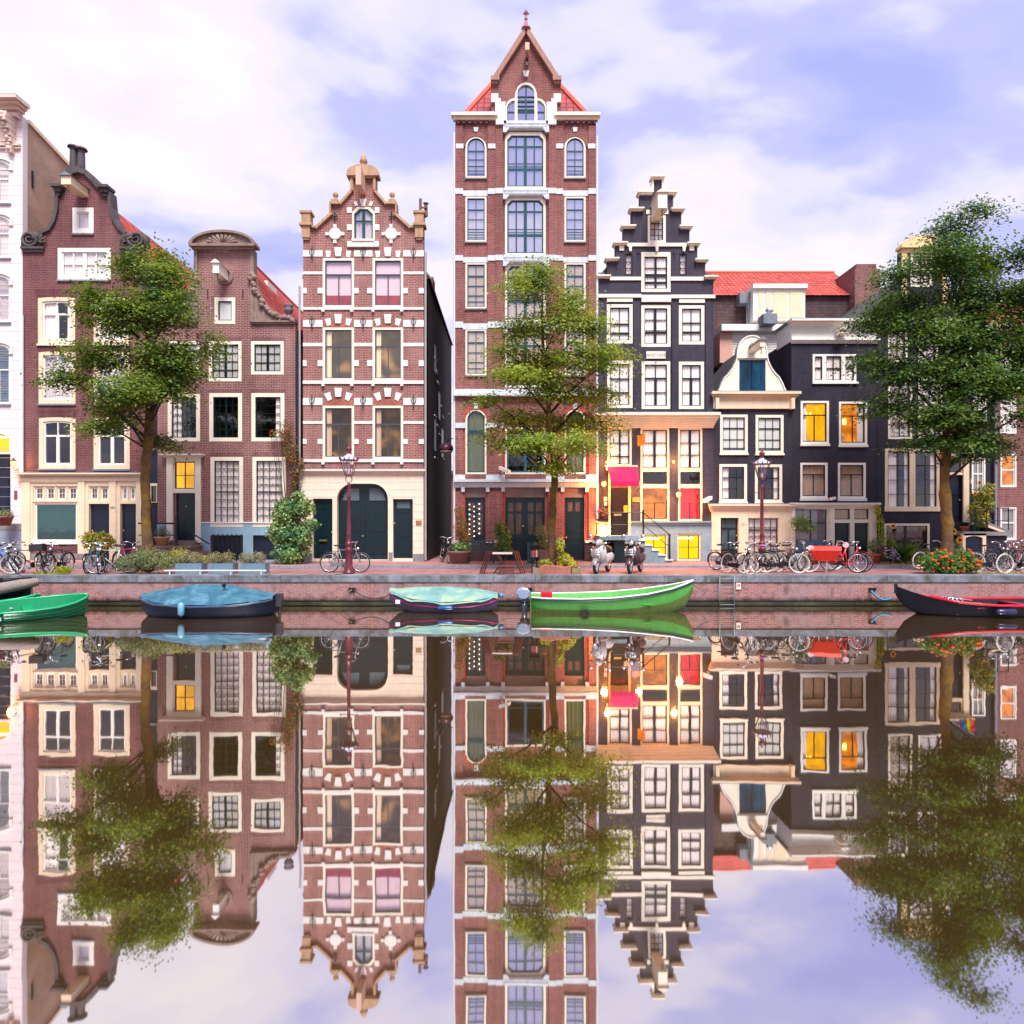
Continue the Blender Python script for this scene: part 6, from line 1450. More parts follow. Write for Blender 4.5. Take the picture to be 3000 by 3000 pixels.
    return t, P
t, P = scooter('silver grey scooter with chrome front rack, left of the cellar door', 1764, 23.2, -27, (196, 186, 186), (150, 134, 134))
t, P = scooter('brown scooter with tall clear windscreen right of the cellar door', 1861, 23.2, -27, (86, 62, 66), (80, 60, 64))
m = MB()
for i in range(7):
    z = 1.02 + .62 * i / 6; w_ = .25 * math.cos(i / 6 * 1.2) + .02; m.v += [(-w_, -.36 + i * .02, z), (0, -.42 + i * .028, z), (w_, -.36 + i * .02, z)]
for i in range(6): m.f += [(3 * i, 3 * i + 1, 3 * i + 4, 3 * i + 3), (3 * i + 1, 3 * i + 2, 3 * i + 5, 3 * i + 4)]
P('windscreen', m, glass('windscreen_plastic', .25, (.9, .9, .92, 1), (1, 1, 1, 1), .15))

# street lamps
LM = paint('maroon_lamp_paint', C(110, 34, 54), .35, .2, .5)
def lamp(label, px, D_, z):
    t = thing('street_lamp', label, 'street lamp', (PX(px, D_), D_, z), 0, 'historic street lamps')
    P = lambda n, mb, mat, par=t, sm=True: mb.build(n, mat, par, sm, rel=False)
    P('pole', MB().lathe([(.21, 0), (.21, .05), (.18, .08), (.17, .14), (.13, .22), (.12, .5), (.12, .75), (.14, .78), (.14, .84), (.1, .88), (.1, .95), (.13, 1.0), (.11, 1.06), (.075, 1.1), (.075, 1.3), (.085, 1.33), (.07, 1.36), (.058, 2.6), (.075, 2.63), (.055, 2.66), (.05, 3.0), (.07, 3.04), (.05, 3.08), (.04, 3.12)], (0, 0, 0), 20), LM)
    P('ladder_bar', MB().tube([(-.27, 0, 2.86), (.27, 0, 2.86)], .014, 6).ball((-.28, 0, 2.86), .03, 6).ball((.28, 0, 2.86), .03, 6), LM)
    m = MB().tube([(0, 0, 3.1), (-.1, 0, 3.18), (-.11, 0, 3.28), (-.06, 0, 3.34)], .016, 6).tube([(0, 0, 3.1), (.1, 0, 3.18), (.11, 0, 3.28), (.06, 0, 3.34)], .016, 6)
    for a in range(6):
        an = R(60 * a); m.tube([(.13 * math.cos(an), .13 * math.sin(an), 3.36), (.29 * math.cos(an), .29 * math.sin(an), 3.87)], .013, 5)
    m.lathe([(.14, 3.34), (.14, 3.37), (.03, 3.38)], (0, 0, 0), 6); m.lathe([(.02, 3.86), (.31, 3.87), (.31, 3.9), (.02, 3.91)], (0, 0, 0), 6)
    ln = P('lantern_frame', m, LM, t, False)
    m = MB()
    for a in range(6):
        a0, a1 = R(60 * a), R(60 * a + 60); o = len(m.v)
        m.v += [(.13 * math.cos(a0), .13 * math.sin(a0), 3.37), (.13 * math.cos(a1), .13 * math.sin(a1), 3.37), (.285 * math.cos(a1), .285 * math.sin(a1), 3.87), (.285 * math.cos(a0), .285 * math.sin(a0), 3.87)]; m.f.append((o, o + 1, o + 2, o + 3))
    P('lantern_glass', m, glass('lantern_glass_clear', .1), ln, False)
    P('mantle', MB().lathe([(.03, 3.37), (.05, 3.42), (.05, 3.5), (.02, 3.56)], (0, 0, 0), 8), paint('lamp_mantle', C(240, 235, 225), .4), ln)
    P('lantern_roof', MB().lathe([(.31, 3.9), (.25, 3.97), (.14, 4.04), (.08, 4.07), (.08, 4.11)], (0, 0, 0), 12), paint('pale_lantern_roof', C(206, 206, 226), .35, .1), ln, False)
    m = MB()
    for a in range(12):
        an = R(30 * a + 15); x, y = .3 * math.cos(an), .3 * math.sin(an); m.tube([(x, y, 3.9), (x * 1.1, y * 1.1, 3.96), (x * (1.22 if a % 2 else 1.08), y * (1.22 if a % 2 else 1.08), 4.02)], [.022, .018, .004], 5)
    P('crown', m, LM, ln)
    P('finial', MB().lathe([(.06, 4.1), (.09, 4.14), (.05, 4.17), (.1, 4.24), (.11, 4.28), (.07, 4.33), (.03, 4.36), (.04, 4.4), (.01, 4.44)], (0, 0, 0), 14), LM, ln)
lamp('dark red street lamp with crowned lantern in front of the arched carriage door', 1022, 22.95, SZ)
lamp('dark red street lamp rising from the row of bicycles by the small black houses', 2232, 24.2, SZ - .03)
t = thing('alley_lamp', 'round hanging alley lamp on an arm over the dark alley', 'lamp', (PX(1307, 30), 30, PZ(1318, 30)), 0)
MB().lathe([(.32, -.02), (.34, .04), (.28, .2), (.12, .3), (.04, .32)], (0, 0, 0), 18).build('lamp_shade', paint('plum_lamp_shade', C(90, 50, 70), .3), t, True, rel=False)
MB().lathe([(.3, -.03), (.26, -.12), (.1, -.18)], (0, 0, 0), 16).build('diffuser', paint('milk_glass', C(230, 215, 200), .3), t, True, rel=False)
MB().tube([(.02, 0, .3), (.15, 0, .5), (.5, 0, .5)], .025, 6).build('bracket', IRON, t, True, rel=False)

# planters, tables, benches
def box_obj(name, label, cat, px0, px1, D_, dep, z0, hgt, mat, group=None):
    t = thing(name, label, cat, (PX((px0 + px1) / 2, D_), D_ + dep / 2, z0), 0, group)
    w_ = (PX(px1, D_) - PX(px0, D_)) / 2
    m = MB(); e = .03
    m.box(-w_, w_, -dep / 2, -dep / 2 + e, 0, hgt).box(-w_, w_, dep / 2 - e, dep / 2, 0, hgt).box(-w_, -w_ + e, -dep / 2 + e, dep / 2 - e, 0, hgt - .002).box(w_ - e, w_, -dep / 2 + e, dep / 2 - e, 0, hgt - .002)
    m.box(-w_ + e, w_ - e, -dep / 2 + e, dep / 2 - e, 0, hgt - .05)
    m.build('planter_body', mat, t, rel=False); return t
BGP = paint('blue_grey_zinc', C(120, 150, 168), .5, .25)
planters = [box_obj('planter_box', l, 'planter', a, b, 22.75, .45, SZ, .36, BGP, 'blue grey planters on the quay') for a, b, l in
            ((513, 590, 'leftmost of the three blue grey planters, beside the long hedge'), (612, 682, 'middle of the three blue grey planters on the quay edge'), (704, 776, 'rightmost of the three blue grey planters, next to the big bush'))]
t = thing('quay_rail', 'low white metal rail along the quay edge in front of the planters', 'rail', (PX(631, 22.35), 22.35, SZ))
w_ = PX(780, 22.35) - PX(631, 22.35)
MB().tube([(-w_, 0, .14), (w_, 0, .14)], .028, 8).build('bar', PIPE, t, rel=False)
m = MB()
for i in range(4): x = -w_ * .9 + i * w_ * .6; m.tube([(x, 0, .13), (x, 0, 0)], .02, 5)
m.build('post', PIPE, t, rel=False)
def pot(label, px, D_, z0, r, hgt, col_, name='flower_pot', group='flower pots'):
    t = thing(name, label, 'flower pot', (PX(px, D_), D_, z0), 0, group)
    MB().lathe([(r * .68, 0), (r * .95, hgt * .8), (r * 1.05, hgt * .82), (r * 1.05, hgt), (r * .9, hgt), (r * .88, hgt * .9)], (0, 0, 0), 18).build('pot_body', paint('pot_%d_%d' % (col_[0], col_[1]), C(*col_), .7, .2), t, True, rel=False)
    return t
pot('wide pale terracotta pot on the stoop beside the orange lit door', 475, DF - .75, PZ(1602) + .09, .29, .36, (222, 168, 130))
pot('brown pot on the white house steps at the left edge', 14, DF - .6, PZ(1540), .3, .4, (130, 80, 72))
pot('large round weathered wooden tub beside the green bench', 1345, 26.9, WZ, .45, .52, (150, 112, 104))
pot('terracotta pot with clipped shrub right of the black double doors', 2566, 27.2, WZ, .24, .38, (210, 110, 80))
pot('cream tub holding the hydrangea in front of the shop doors', 272, 26.6, WZ, .27, .36, (230, 216, 196))
pot('orange pot standing on the small dark shelf by the crimson awning', 1765, DF - .3, PZ(1520), .12, .16, (220, 100, 60))
pot('dark glazed pot on the railed landing at the right', 2858, DF - .8, PZ(1556) + .002, .2, .28, (36, 60, 80))
pot('small terracotta pot on the landing beside the dark glazed one', 2826, DF - .8, PZ(1556) + .002, .16, .2, (190, 100, 80))
pot('small red pot at the foot of the young middle tree', 1601, 23.0, SZ + .02, .13, .26, (200, 84, 70))
t = thing('wall_shelf', 'small dark shelf on brackets left of the crimson awning door', 'shelf', (PX(1763), DF - .2, PZ(1526))); MB().box(-.24, .24, -.26, .2, 0, .08).build('shelf_board', IRON, t, rel=False); MB().tube([(-.15, .2, -.2), (-.15, -.2, 0)], .015, 5).tube([(.15, .2, -.2), (.15, -.2, 0)], .015, 5).build('bracket', IRON, t, rel=False)
def bench(label, px0, px1, D_, z0, col_, slat=True):
    t = thing('bench', label, 'bench', (PX((px0 + px1) / 2, D_), D_, z0)); w_ = (PX(px1, D_) - PX(px0, D_)) / 2; mt = cpaint(col_)
    m = MB()
    for k in range(4): m.box(-w_, w_, -.42 + k * .11, -.34 + k * .11, .42, .45)
    m.build('seat', mt, t, rel=False)
    m = MB(); m.box(-w_, w_, .04, .08, .86, .92).box(-w_, w_, .04, .08, .52, .56)
    if slat:
        n = int(w_ * 2 / .12)
        for k in range(n): x = -w_ + .06 + k * (2 * w_ - .12) / (n - 1); m.box(x - .025, x + .025, .05, .07, .56, .86)
    else:
        for k in range(3): m.box(-w_, w_, .05, .07, .6 + k * .09, .66 + k * .09)
    m.build('backrest', mt, t, rel=False)
    for s in (-1, 1):
        MB().box(s * w_ - .03, s * w_ + .03, -.42, -.36, 0, .62).box(s * w_ - .03, s * w_ + .03, .03, .09, 0, .92).box(s * w_ - .03, s * w_ + .03, -.44, .08, .62, .66).build('leg', mt, t, rel=False)
bench('dark green slatted wooden bench in front of the tower warehouse', 1372, 1446, 27.3, WZ, (28, 70, 76))
bench('blue slatted bench behind the red cargo bicycle', 2345, 2438, 27.2, WZ, (40, 100, 130), False)
D_ = 22.85
t = thing('folding_table', 'folding table stacked in the street between dark folding chairs', 'table', (PX(1472, D_), D_, SZ))
MB().box(-.34, .34, -.2, .35, .68, .72).build('table_top', paint('pale_slat_table', C(240, 225, 222), .6, .05), t, rel=False)
m = MB()
for i in range(14): m.box(-.33 + i * .05, -.33 + i * .05 + .018, -.21, .36, .722, .73)
m.build('slat_gap', paint('table_rose_slat', C(190, 140, 140), .6), t, rel=False)
m = MB()
for s in (-1, 1):
    for y in (-.15, .3): m.tube([(s * .3, y, 0), (-s * .22, y, .68)], .016, 5)
m.build('leg', IRON, t, rel=False)
MAH = paint('mahogany', C(96, 34, 42), .4, .25)
for k, (s, l) in enumerate(((-1, 'folded mahogany slatted chairs leaning left of the folding table'), (1, 'folded mahogany slatted chairs leaning right of the folding table'))):
    t = thing('folded_chair', l, 'folding chair', (PX(1472 + s * 34, D_), D_ + .05, SZ))
    m = MB()
    for j in range(3):
        o = s * j * .07
        for y in (-.22, .22): m.tube([(o + s * .24, y, 0), (o - s * .02, y, .78)], .02, 5)
        for q in range(6): zz = .2 + q * .1; xx = o + s * (.24 - .26 * zz / .78); m.obox((xx, 0, zz), (.006, 0, .01), (0, .22, 0), (0, 0, .03))
    m.build('chair_frame', MAH, t, rel=False)
t = thing('wooden_chest', 'low brown wooden chest on the quay in front of the folding table', 'chest', (PX(1483, 22.55), 22.55, SZ)); MB().box(-.27, .27, -.16, .16, 0, .26).build('chest_body', paint('brown_chest', C(120, 70, 64), .7, .3), t, rel=False); MB().box(-.29, .29, -.18, .18, .26, .3).build('lid', paint('brown_chest', C(120, 70, 64), .7, .3), t, rel=False)
t = thing('book_box', 'black book sharing box on posts beside the middle tree', 'book box', (PX(1566, 23.3), 23.3, SZ))
MB().box(-.18, .18, .12, .14, .55, .95).box(-.18, -.165, -.14, .12, .55, .95).box(.165, .18, -.14, .12, .55, .95).box(-.2, .2, -.16, .15, .95, .98).box(-.2, .2, -.16, .15, .53, .55).build('box_body', BLACKP, t, rel=False)
MB().tube([(-.08, 0, 0), (-.08, 0, .53)], .025, 6).tube([(.08, 0, 0), (.08, 0, .53)], .025, 6).build('post', IRON, t, rel=False)
random.seed(9)
for i in range(8):
    x = -.14 + i * .04; b_ = random.choice([(210, 80, 70), (230, 225, 220), (60, 100, 140), (120, 60, 90), (220, 190, 120)])
    tag(MB().box(PX(1566, 23.3) + x, PX(1566, 23.3) + x + .03, 23.2, 23.36, SZ + .552, SZ + .552 + random.uniform(.2, .27)).build('book', cpaint(b_)), 'small book standing in the black book box', 'book', 'books in the book box')
t = thing('green_bin', 'small dark green bin against the tower warehouse doors', 'bin', (PX(1556, 27.2), 27.2, WZ)); MB().box(-.16, .16, -.16, .16, 0, .8).build('bin_body', cpaint((50, 110, 100)), t, rel=False); MB().box(-.18, .18, -.18, .18, .8, .85).build('lid', cpaint((30, 90, 90)), t, rel=False)
t = box_obj('wooden_planter', 'brown wooden planter behind the middle tree trunk', 'planter', 1580, 1622, 26.6, .5, WZ, .6, paint('brown_planter', C(150, 110, 100), .7, .3))
t = thing('tree_pit_edging', 'terracotta log roll edging around the planted foot of the middle tree', 'edging', (PX(1629, 22.9), 22.9, SZ))
m = MB()
for i in range(16): m.lathe([(.045, 0), (.045, .25 + .03 * math.sin(i * .4)), (.03, .28 + .03 * math.sin(i * .4))], (-.52 + i * .065, -.1, 0), 8)
m.build('log_roll', paint('terracotta_edging', C(190, 120, 104), .75, .25), t, rel=False)
MB().box(-.8, -.53, -.12, -.04, 0, .2).box(.53, .85, -.12, -.04, 0, .2).box(-.8, -.72, -.04, .7, 0, .2).box(.77, .85, -.04, .7, 0, .2).build('stone_edge', paint('mossy_stone_edge', C(160, 140, 110), .8, .3), t, rel=False)
MB().box(-.72, .77, -.04, .7, 0, .15).build('soil', paint('dark_soil', C(70, 54, 46), .95, .3), t, rel=False)

# ladder, sign, mooring rings
t = thing('quay_ladder', 'pale galvanised ladder fixed to the quay wall', 'ladder', (PX(2129, 21.9), 21.88, 0))
LG = paint('galvanised', C(150, 176, 178), .4, .2)
for s in (-1, 1): MB().tube([(s * .24, .08, QZ - .02), (s * .24, -.02, QZ - .03), (s * .24, -.02, -.1)], .014, 6).build('side_rail', LG, t, True, rel=False)
for k in range(4): MB().tube([(-.24, -.02, QZ - .08 - k * .285), (.24, -.02, QZ - .08 - k * .285)], .012, 6).build('rung', LG, t, True, rel=False)
t = thing('quay_sign', 'small white and orange life buoy sign on the quay wall beside the ladder', 'sign', (PX(2163, 22), 21.985, PZ(1717, 22)))
MB().box(-.085, .085, -.01, .01, -.12, .12).build('sign_plate', paint('orange_sign_rim', C(240, 150, 110), .5), t, rel=False)
MB().box(-.068, .068, -.014, -.011, -.1, .1).build('sign_face', WHITE, t, rel=False); MB().tube([(.035 * math.cos(k * math.pi / 6), -.02, .03 + .035 * math.sin(k * math.pi / 6)) for k in range(12)], .01, 4, closed=True).build('ring_symbol', paint('dark_red_symbol', C(150, 40, 40)), t, rel=False)
def rope(label, pts, r=.014, mat=None, cat='rope'):
    o = MB().tube(pts, r, 5).build('mooring_rope', mat or paint('grey_rope', C(140, 120, 112), .9), smooth=True); tag(o, label, cat, 'mooring ropes'); return o
def sag(a, b, s, n=9):
    a, b = Vector(a), Vector(b); return [a.lerp(b, i / n) - Vector((0, 0, s * 4 * (i / n) * (1 - i / n))) for i in range(n + 1)]
def Q(px, py, D_): return (PX(px, D_), D_, PZ(py, D_))
for px in (1032, 1549, 2554):
    o = MB().box(PX(px - 10, 22), PX(px + 10, 22), 21.93, 22.0, PZ(1729, 22), PZ(1722, 22)).build('mooring_recess', BLACKP); tag(o, {1032: 'dark mooring bracket in the quay wall below the first street lamp', 1549: 'dark mooring bracket in the quay wall above the outboard motor', 2554: 'dark mooring bracket in the quay wall above the blue rope'}[px], 'mooring bracket', 'mooring brackets')
rope('brown rope looped from the bracket below the first street lamp', sag(Q(1030, 1728, 21.9), Q(985, 1758, 21.9), .02), .018, paint('tan_rope', C(170, 140, 120), .9))
rope('chain like rope running from the lamp bracket to the grey covered boat', sag(Q(1035, 1728, 21.9), Q(1142, 1742, 21.2), .2), .016, paint('dark_rope', C(70, 60, 66), .8))
rope('thin rope from the outboard motor bracket to the grey covered boat', sag(Q(1546, 1728, 21.9), Q(1460, 1748, 21.2), .12))
rope('blue rope hanging slack on the quay wall near the red and black boat', sag(Q(2552, 1730, 21.9), Q(2612, 1752, 21.7), .16), .03, paint('blue_rope', C(60, 160, 200), .8))
rope('thin rope from the bow of the bright green boat to the wall', sag(Q(2026, 1706, 21.3), Q(2070, 1728, 21.95), .08))

# ------------------------------------------------------------------ boats
def hull(stations, nseg=8):
    """stations: (x, half beam, gunwale z, keel z, flare) -> outer shell + inner shell"""
    m = MB(); n = nseg * 2 + 1
    def ring(st, inn=0):
        x, b, zg, zk, fl = st; out = []
        for i in range(n):
            t = (i - nseg) / nseg; a = abs(t)
            y = max(0, b - inn) * math.copysign(min(1, a ** fl), t) if b > 0 else 0
            z = (zk + inn) + (zg - zk - (0 if a == 1 else inn * .0)) * (a ** 2.2)
            if inn and a < 1: z = max(z, zk + inn)
            out.append((x, y, min(z, zg)))
        return out
    k = len(stations)
    for st in stations: m.v += ring(st)
    for i in range(k - 1):
        for j in range(n - 1): m.f.append((i * n + j, i * n + j + 1, (i + 1) * n + j + 1, (i + 1) * n + j))
    for s, e in ((0, 1), (k - 1, 0)):
        if stations[s][1] > .05: m.f.append(tuple(s * n + j for j in range(n)))
    o = len(m.v)
    for st in stations: m.v += [(p[0], p[1], p[2]) for p in ring(st, .05)]
    for i in range(k - 1):
        for j in range(n - 1): m.f.append((o + i * n + j, o + (i + 1) * n + j, o + (i + 1) * n + j + 1, o + i * n + j + 1))
    return m
def gunwale(stations, r, dz=0):
    m = MB()
    for s in (-1, 1): m.tube([(st[0], s * st[1], st[2] + dz) for st in stations], r, 6)
    return m
def strake(stations, f, r, side=-1):
    return MB().tube([(st[0], side * (st[1] * (f ** (st[4] * .5)) + .02), st[3] + (st[2] - st[3]) * f) for st in stations], r, 5)
def fender(parent, loc, l, r, mat, horiz=True):
    return MB().lathe([(.01, -l / 2), (r * .7, -l / 2 + r * .4), (r, -l / 2 + r), (r, l / 2 - r), (r * .7, l / 2 - r * .4), (.01, l / 2)], loc, 12, 'x' if horiz else 'z').build('fender', mat, parent, True, rel=False)
def boat(name, label, px, D_, rz=0): return thing(name, label, 'boat', (PX(px, D_), D_, 0), R(rz), 'moored boats')
def cover(stations, ridge, mat, t, name='tarpaulin', wr=.02, seed=1, folds=5):
    random.seed(seed); m = MB(); n = 12; k = len(stations); rows = []
    fine = []
    for i in range(k - 1):
        for q in range(4): f = q / 4; fine.append([stations[i][c_] * (1 - f) + stations[i + 1][c_] * f for c_ in range(5)] + [ridge[i] * (1 - f) + ridge[i + 1] * f])
    fine.append(list(stations[-1]) + [ridge[-1]])
    for ii, st in enumerate(fine):
        x, b, zg = st[0], st[1] + .03, st[2]; rz_ = st[5]
        for j in range(n + 1):
            u = j / n * 2 - 1; a = abs(u)
            z = zg + .03 + (rz_) * (1 - a) ** 1.0 * (1 - .25 * a) + wr * math.sin(ii * 1.7 + u * 3) * (1 - a) * a * 4 + wr * random.uniform(-.5, .5) * a
            y = b * u
            if a == 1: z -= .09 + .03 * math.sin(ii * 1.1)
            m.v.append((x, y, z))
    for i in range(len(fine) - 1):
        for j in range(n): m.f.append((i * (n + 1) + j, i * (n + 1) + j + 1, (i + 1) * (n + 1) + j + 1, (i + 1) * (n + 1) + j))
    return m.build(name, mat, t, True, rel=False)
# green dinghy
t = boat('green_dinghy', 'small bright green plastic rowing dinghy at the lower left', 112, 19.2, 42)
G_ = cpaint((10, 150, 96))
st = [(-1.0, .5, .38, -.06, .5), (-.8, .56, .40, -.08, .5), (-.2, .62, .42, -.1, .5), (.4, .58, .46, -.1, .55), (.85, .42, .52, -.07, .6), (1.12, .2, .58, .0, .7), (1.2, .04, .6, .1, 1)]
t.rotation_euler.x = R(11); hull(st).build('hull', G_, t, True, rel=False); gunwale(st, .035).build('gunwale', cpaint((30, 180, 120)), t, True, rel=False)
for f in (.35, .55, .75): strake(st, f, .018).build('strake', G_, t, True, rel=False)
MB().box(-.35, -.1, -.5, .5, .22, .26).build('thwart', G_, t, rel=False); MB().box(-1.06, -1.0, -.5, .5, .0, .38).build('transom', G_, t, rel=False)
MB().box(-.98, -.9, -.62, -.56, .2, .3).build('metal_fitting', CHROME, t, rel=False)
rope('thin white rope running off the stern of the green dinghy', [(PX(45, 19.2), 19.1, .3), (PX(-40, 19.2), 19.0, .3)], .018, PIPE)
t2 = boat('green_dinghy', 'second green dinghy mostly outside the left edge behind the first', -10, 19.9, 4)
hull(st).build('hull', G_, t2, True, rel=False); gunwale(st, .035).build('gunwale', cpaint((30, 180, 120)), t2, True, rel=False)
# dark boat with rope fender
t = boat('dark_barge', 'dark moored boat with thick woven rope bow fender at the left edge', -30, 20.3, 0)
st = [(-2.6, .9, .95, -.2, .5), (-1.0, .95, .95, -.2, .5), (.2, .85, 1.0, -.18, .55), (.8, .55, 1.05, -.05, .7), (1.15, .2, 1.08, .35, .9), (1.25, .03, 1.1, .6, 1)]
hull(st).build('hull', cpaint((24, 22, 32)), t, True, rel=False)
RP = NM('woven_rope'); wv = RP.n('ShaderNodeTexWave'); wv.inputs['Scale'].default_value = 14; wv.inputs['Distortion'].default_value = .5; RP.L.new(RP.obj(), wv.inputs[0])
RPM = RP.fin(RP.bsdf(RP.ramp(wv.outputs[0], [(.2, C(120, 104, 104)), (.7, C(222, 206, 200))]), .9, .1, bump=wv.outputs[0], bstr=.8, bdist=.03))
m = MB().tube([(-2.6, -.98, .72), (-.6, -1.0, .72), (.2, -.93, .75), (.8, -.68, .8), (1.2, -.3, .9), (1.4, 0, .94), (1.2, .3, .9), (.8, .6, .9)], [.19, .19, .19, .18, .16, .13, .1, .08], 10); m.build('rope_fender', RPM, t, True, rel=False)
MB().box(-2.4, .3, -.7, .7, .9, .98).box(-1.6, -.1, -.4, .4, .98, 1.15).build('deck', cpaint((40, 44, 70)), t, rel=False)
MB().tube([(-.6, -.6, .98), (-.6, -.6, 1.2), (.35, -.55, 1.2), (.7, -.4, 1.05)], .03, 6).build('deck_rail', BLACKP, t, True, rel=False)
rope('black rope from the rope fendered boat up to the quay', sag(Q(47, 1680, 21.9), Q(94, 1700, 20.3), .0) + [Vector(Q(94, 1700, 20.3)), Vector(Q(94, 1760, 20.3))], .014, BLACKP)
# blue covered boat
t = boat('blue_covered_boat', 'dark blue sloop under a light blue tarpaulin cover', 612, 19.9, 3)
st = [(-1.95, .06, .62, .2, 1), (-1.75, .35, .55, .0, .8), (-1.3, .72, .47, -.12, .55), (-.4, .98, .42, -.18, .5), (.6, 1.0, .42, -.18, .5), (1.4, .85, .47, -.12, .5), (1.85, .6, .52, -.02, .6), (1.98, .4, .55, .1, .6)]
NB = paint('navy_hull', C(20, 28, 54), .5, .25, .2); hull(st).build('hull', NB, t, True, rel=False); gunwale(st, .04, -.06).build('gunwale', cpaint((60, 76, 110)), t, True, rel=False)
TP = NM('blue_tarp'); n = TP.noise(2.5, 5, .6, TP.obj(), .6); sm2 = TP.n('ShaderNodeMapping'); TP.L.new(TP.obj(), sm2.inputs[0]); sm2.inputs['Scale'].default_value = (6, 1.2, 1); n2 = TP.noise(2, 4, .6, sm2.outputs[0], .3)
TPM = TP.fin(TP.bsdf(TP.ramp(n, [(.3, C(40, 80, 100)), (.55, C(66, 116, 138)), (.75, C(104, 148, 166))]), .5, .3, bump=n2, bstr=.5, bdist=.02))
cover(st, [.0, .10, .26, .46, .45, .24, .1, .04], TPM, t, wr=.008, seed=2)
fender(t, (-.35, -1.06, .3), .42, .09, cpaint((120, 180, 210)), False)
MB().ball((.55, -.3, .92), .06, 8, 1.5).build('cover_vent', BLACKP, t, True, rel=False)
MB().box(1.96, 2.15, -.12, .14, .25, .62).tube([(2.05, 0, .3), (2.1, 0, -.2)], .05, 6).build('outboard_motor', cpaint((60, 62, 70)), t, rel=False)
# grey covered boat
t = boat('grey_covered_boat', 'old grey wooden boat with magenta rubbing strip under a faded green tarpaulin', 1302, 20.9, -1)
st = [(-1.72, .1, .66, .35, 1), (-1.45, .42, .56, .1, .7), (-.9, .72, .44, -.08, .55), (0, .85, .36, -.12, .5), (.9, .76, .38, -.1, .5), (1.45, .5, .46, .0, .6), (1.68, .3, .5, .16, .7)]
hull(st).build('hull', paint('weathered_grey_hull', C(130, 128, 148), .8, .4), t, True, rel=False)
for f in (.62,): strake(st, f, .022).build('rubbing_strip', cpaint((200, 40, 130)), t, True, rel=False)
TG2 = NM('faded_green_tarp'); n = TG2.noise(1.6, 5, .6, TG2.obj(), .5)
cover(st, [.02, .1, .26, .36, .3, .12, .04], TG2.fin(TG2.bsdf(TG2.ramp(n, [(.3, C(96, 134, 128)), (.5, C(120, 164, 160)), (.7, C(176, 190, 140))]), .7, .2)), t, wr=.02, seed=4)
fender(t, (.15, -.98, .2), .5, .07, cpaint((30, 84, 150)))
MB().box(-1.42, -1.28, -.62, -.6, .28, .4).build('number_plate', WHITE, t, rel=False)
fender(t, (1.78, -.1, .48), .18, .08, cpaint((60, 150, 200)))
# bright green boat
t = boat('green_open_boat', 'long bright green open boat with high pointed bow and outboard motor', 1790, 20.9, -1)
st = [(-2.5, .62, .56, -.08, .45), (-2.0, .74, .54, -.12, .45), (-1.0, .86, .54, -.15, .45), (0, .88, .58, -.15, .45), (1.0, .76, .68, -.12, .5), (1.8, .48, .82, .0, .6), (2.3, .2, .95, .25, .8), (2.55, .03, 1.03, .7, 1)]
t.location.z = -.1; GL = paint('grass_green_hull', C(96, 190, 84), .4, .18, .4); GO = paint('olive_green_hull', C(112, 138, 66), .6, .35)
hull(st).build('hull', GL, t, True, rel=False)
lo = [(a, b * .97 + .012, zk + (zg - zk) * .52, zk - .01, f) for a, b, zg, zk, f in st]
m = MB(); n = 9
for s_ in (-1, 1):
    o = len(m.v)
    for (x, b, zg, zk, fl) in st:
        for j in range(n):
            a = j / (n - 1) * .74; m.v.append((x, s_ * (b * (a ** fl) + .012), zk + (zg - zk) * a ** 2.2 - .012))
    for i in range(len(st) - 1):
        for j in range(n - 1): m.f.append((o + i * n + j, o + i * n + j + 1, o + (i + 1) * n + j + 1, o + (i + 1) * n + j))
m.build('bottom_paint', GO, t, True, rel=False)
gunwale(st, .03, .01).build('gunwale', WHITE, t, True, rel=False); gunwale([(a, b + .015, c_ - .05, d, e_) for a, b, c_, d, e_ in st], .016).build('rub_rail', cpaint((40, 60, 84)), t, True, rel=False)
MB().box(-2.53, -2.5, -.6, .6, .02, .55).build('transom', GO, t, rel=False)
for x in (-1.5, -.2, 1.0): MB().box(x - .14, x + .14, -.72, .72, .36, .4).build('thwart', GL, t, rel=False)
m = MB(); pr = [(-.2, .0), (-.24, .14), (-.2, .27), (-.06, .33), (.12, .3), (.19, .2), (.17, .02), (.08, -.05), (-.1, -.06)]
for yy, k in ((-.13, .75), (-.09, 1), (.09, 1), (.13, .75)): m.v += [(-2.72 + x * k, -.1 + yy, .5 + .12 + (z - .12) * k) for x, z in pr]
for i in range(3):
    for j in range(9): m.f.append((i * 9 + j, i * 9 + (j + 1) % 9, i * 9 + 9 + (j + 1) % 9, i * 9 + 9 + j))
m.f += [tuple(range(9))[::-1], tuple(27 + i for i in range(9))]
o = m.build('outboard_motor', cpaint((150, 164, 190)), t, False, rel=False)
MB().box(-2.8, -2.62, -.16, -.04, -.3, .5).box(-2.84, -2.56, -.18, -.02, .36, .46).build('motor_leg', cpaint((50, 60, 80)), o, True, rel=False)
MB().box(-2.2, -1.85, -.3, .1, .5, .68).build('fuel_tank', cpaint((230, 30, 50)), t, rel=False)
m = MB().tube([(-.9 + .1 * math.cos(a * math.pi / 8), -.9, .12 + .1 * math.sin(a * math.pi / 8)) for a in range(16)], .045, 8, closed=True); m.build('tyre_fender', TYRE, t, True, rel=False)
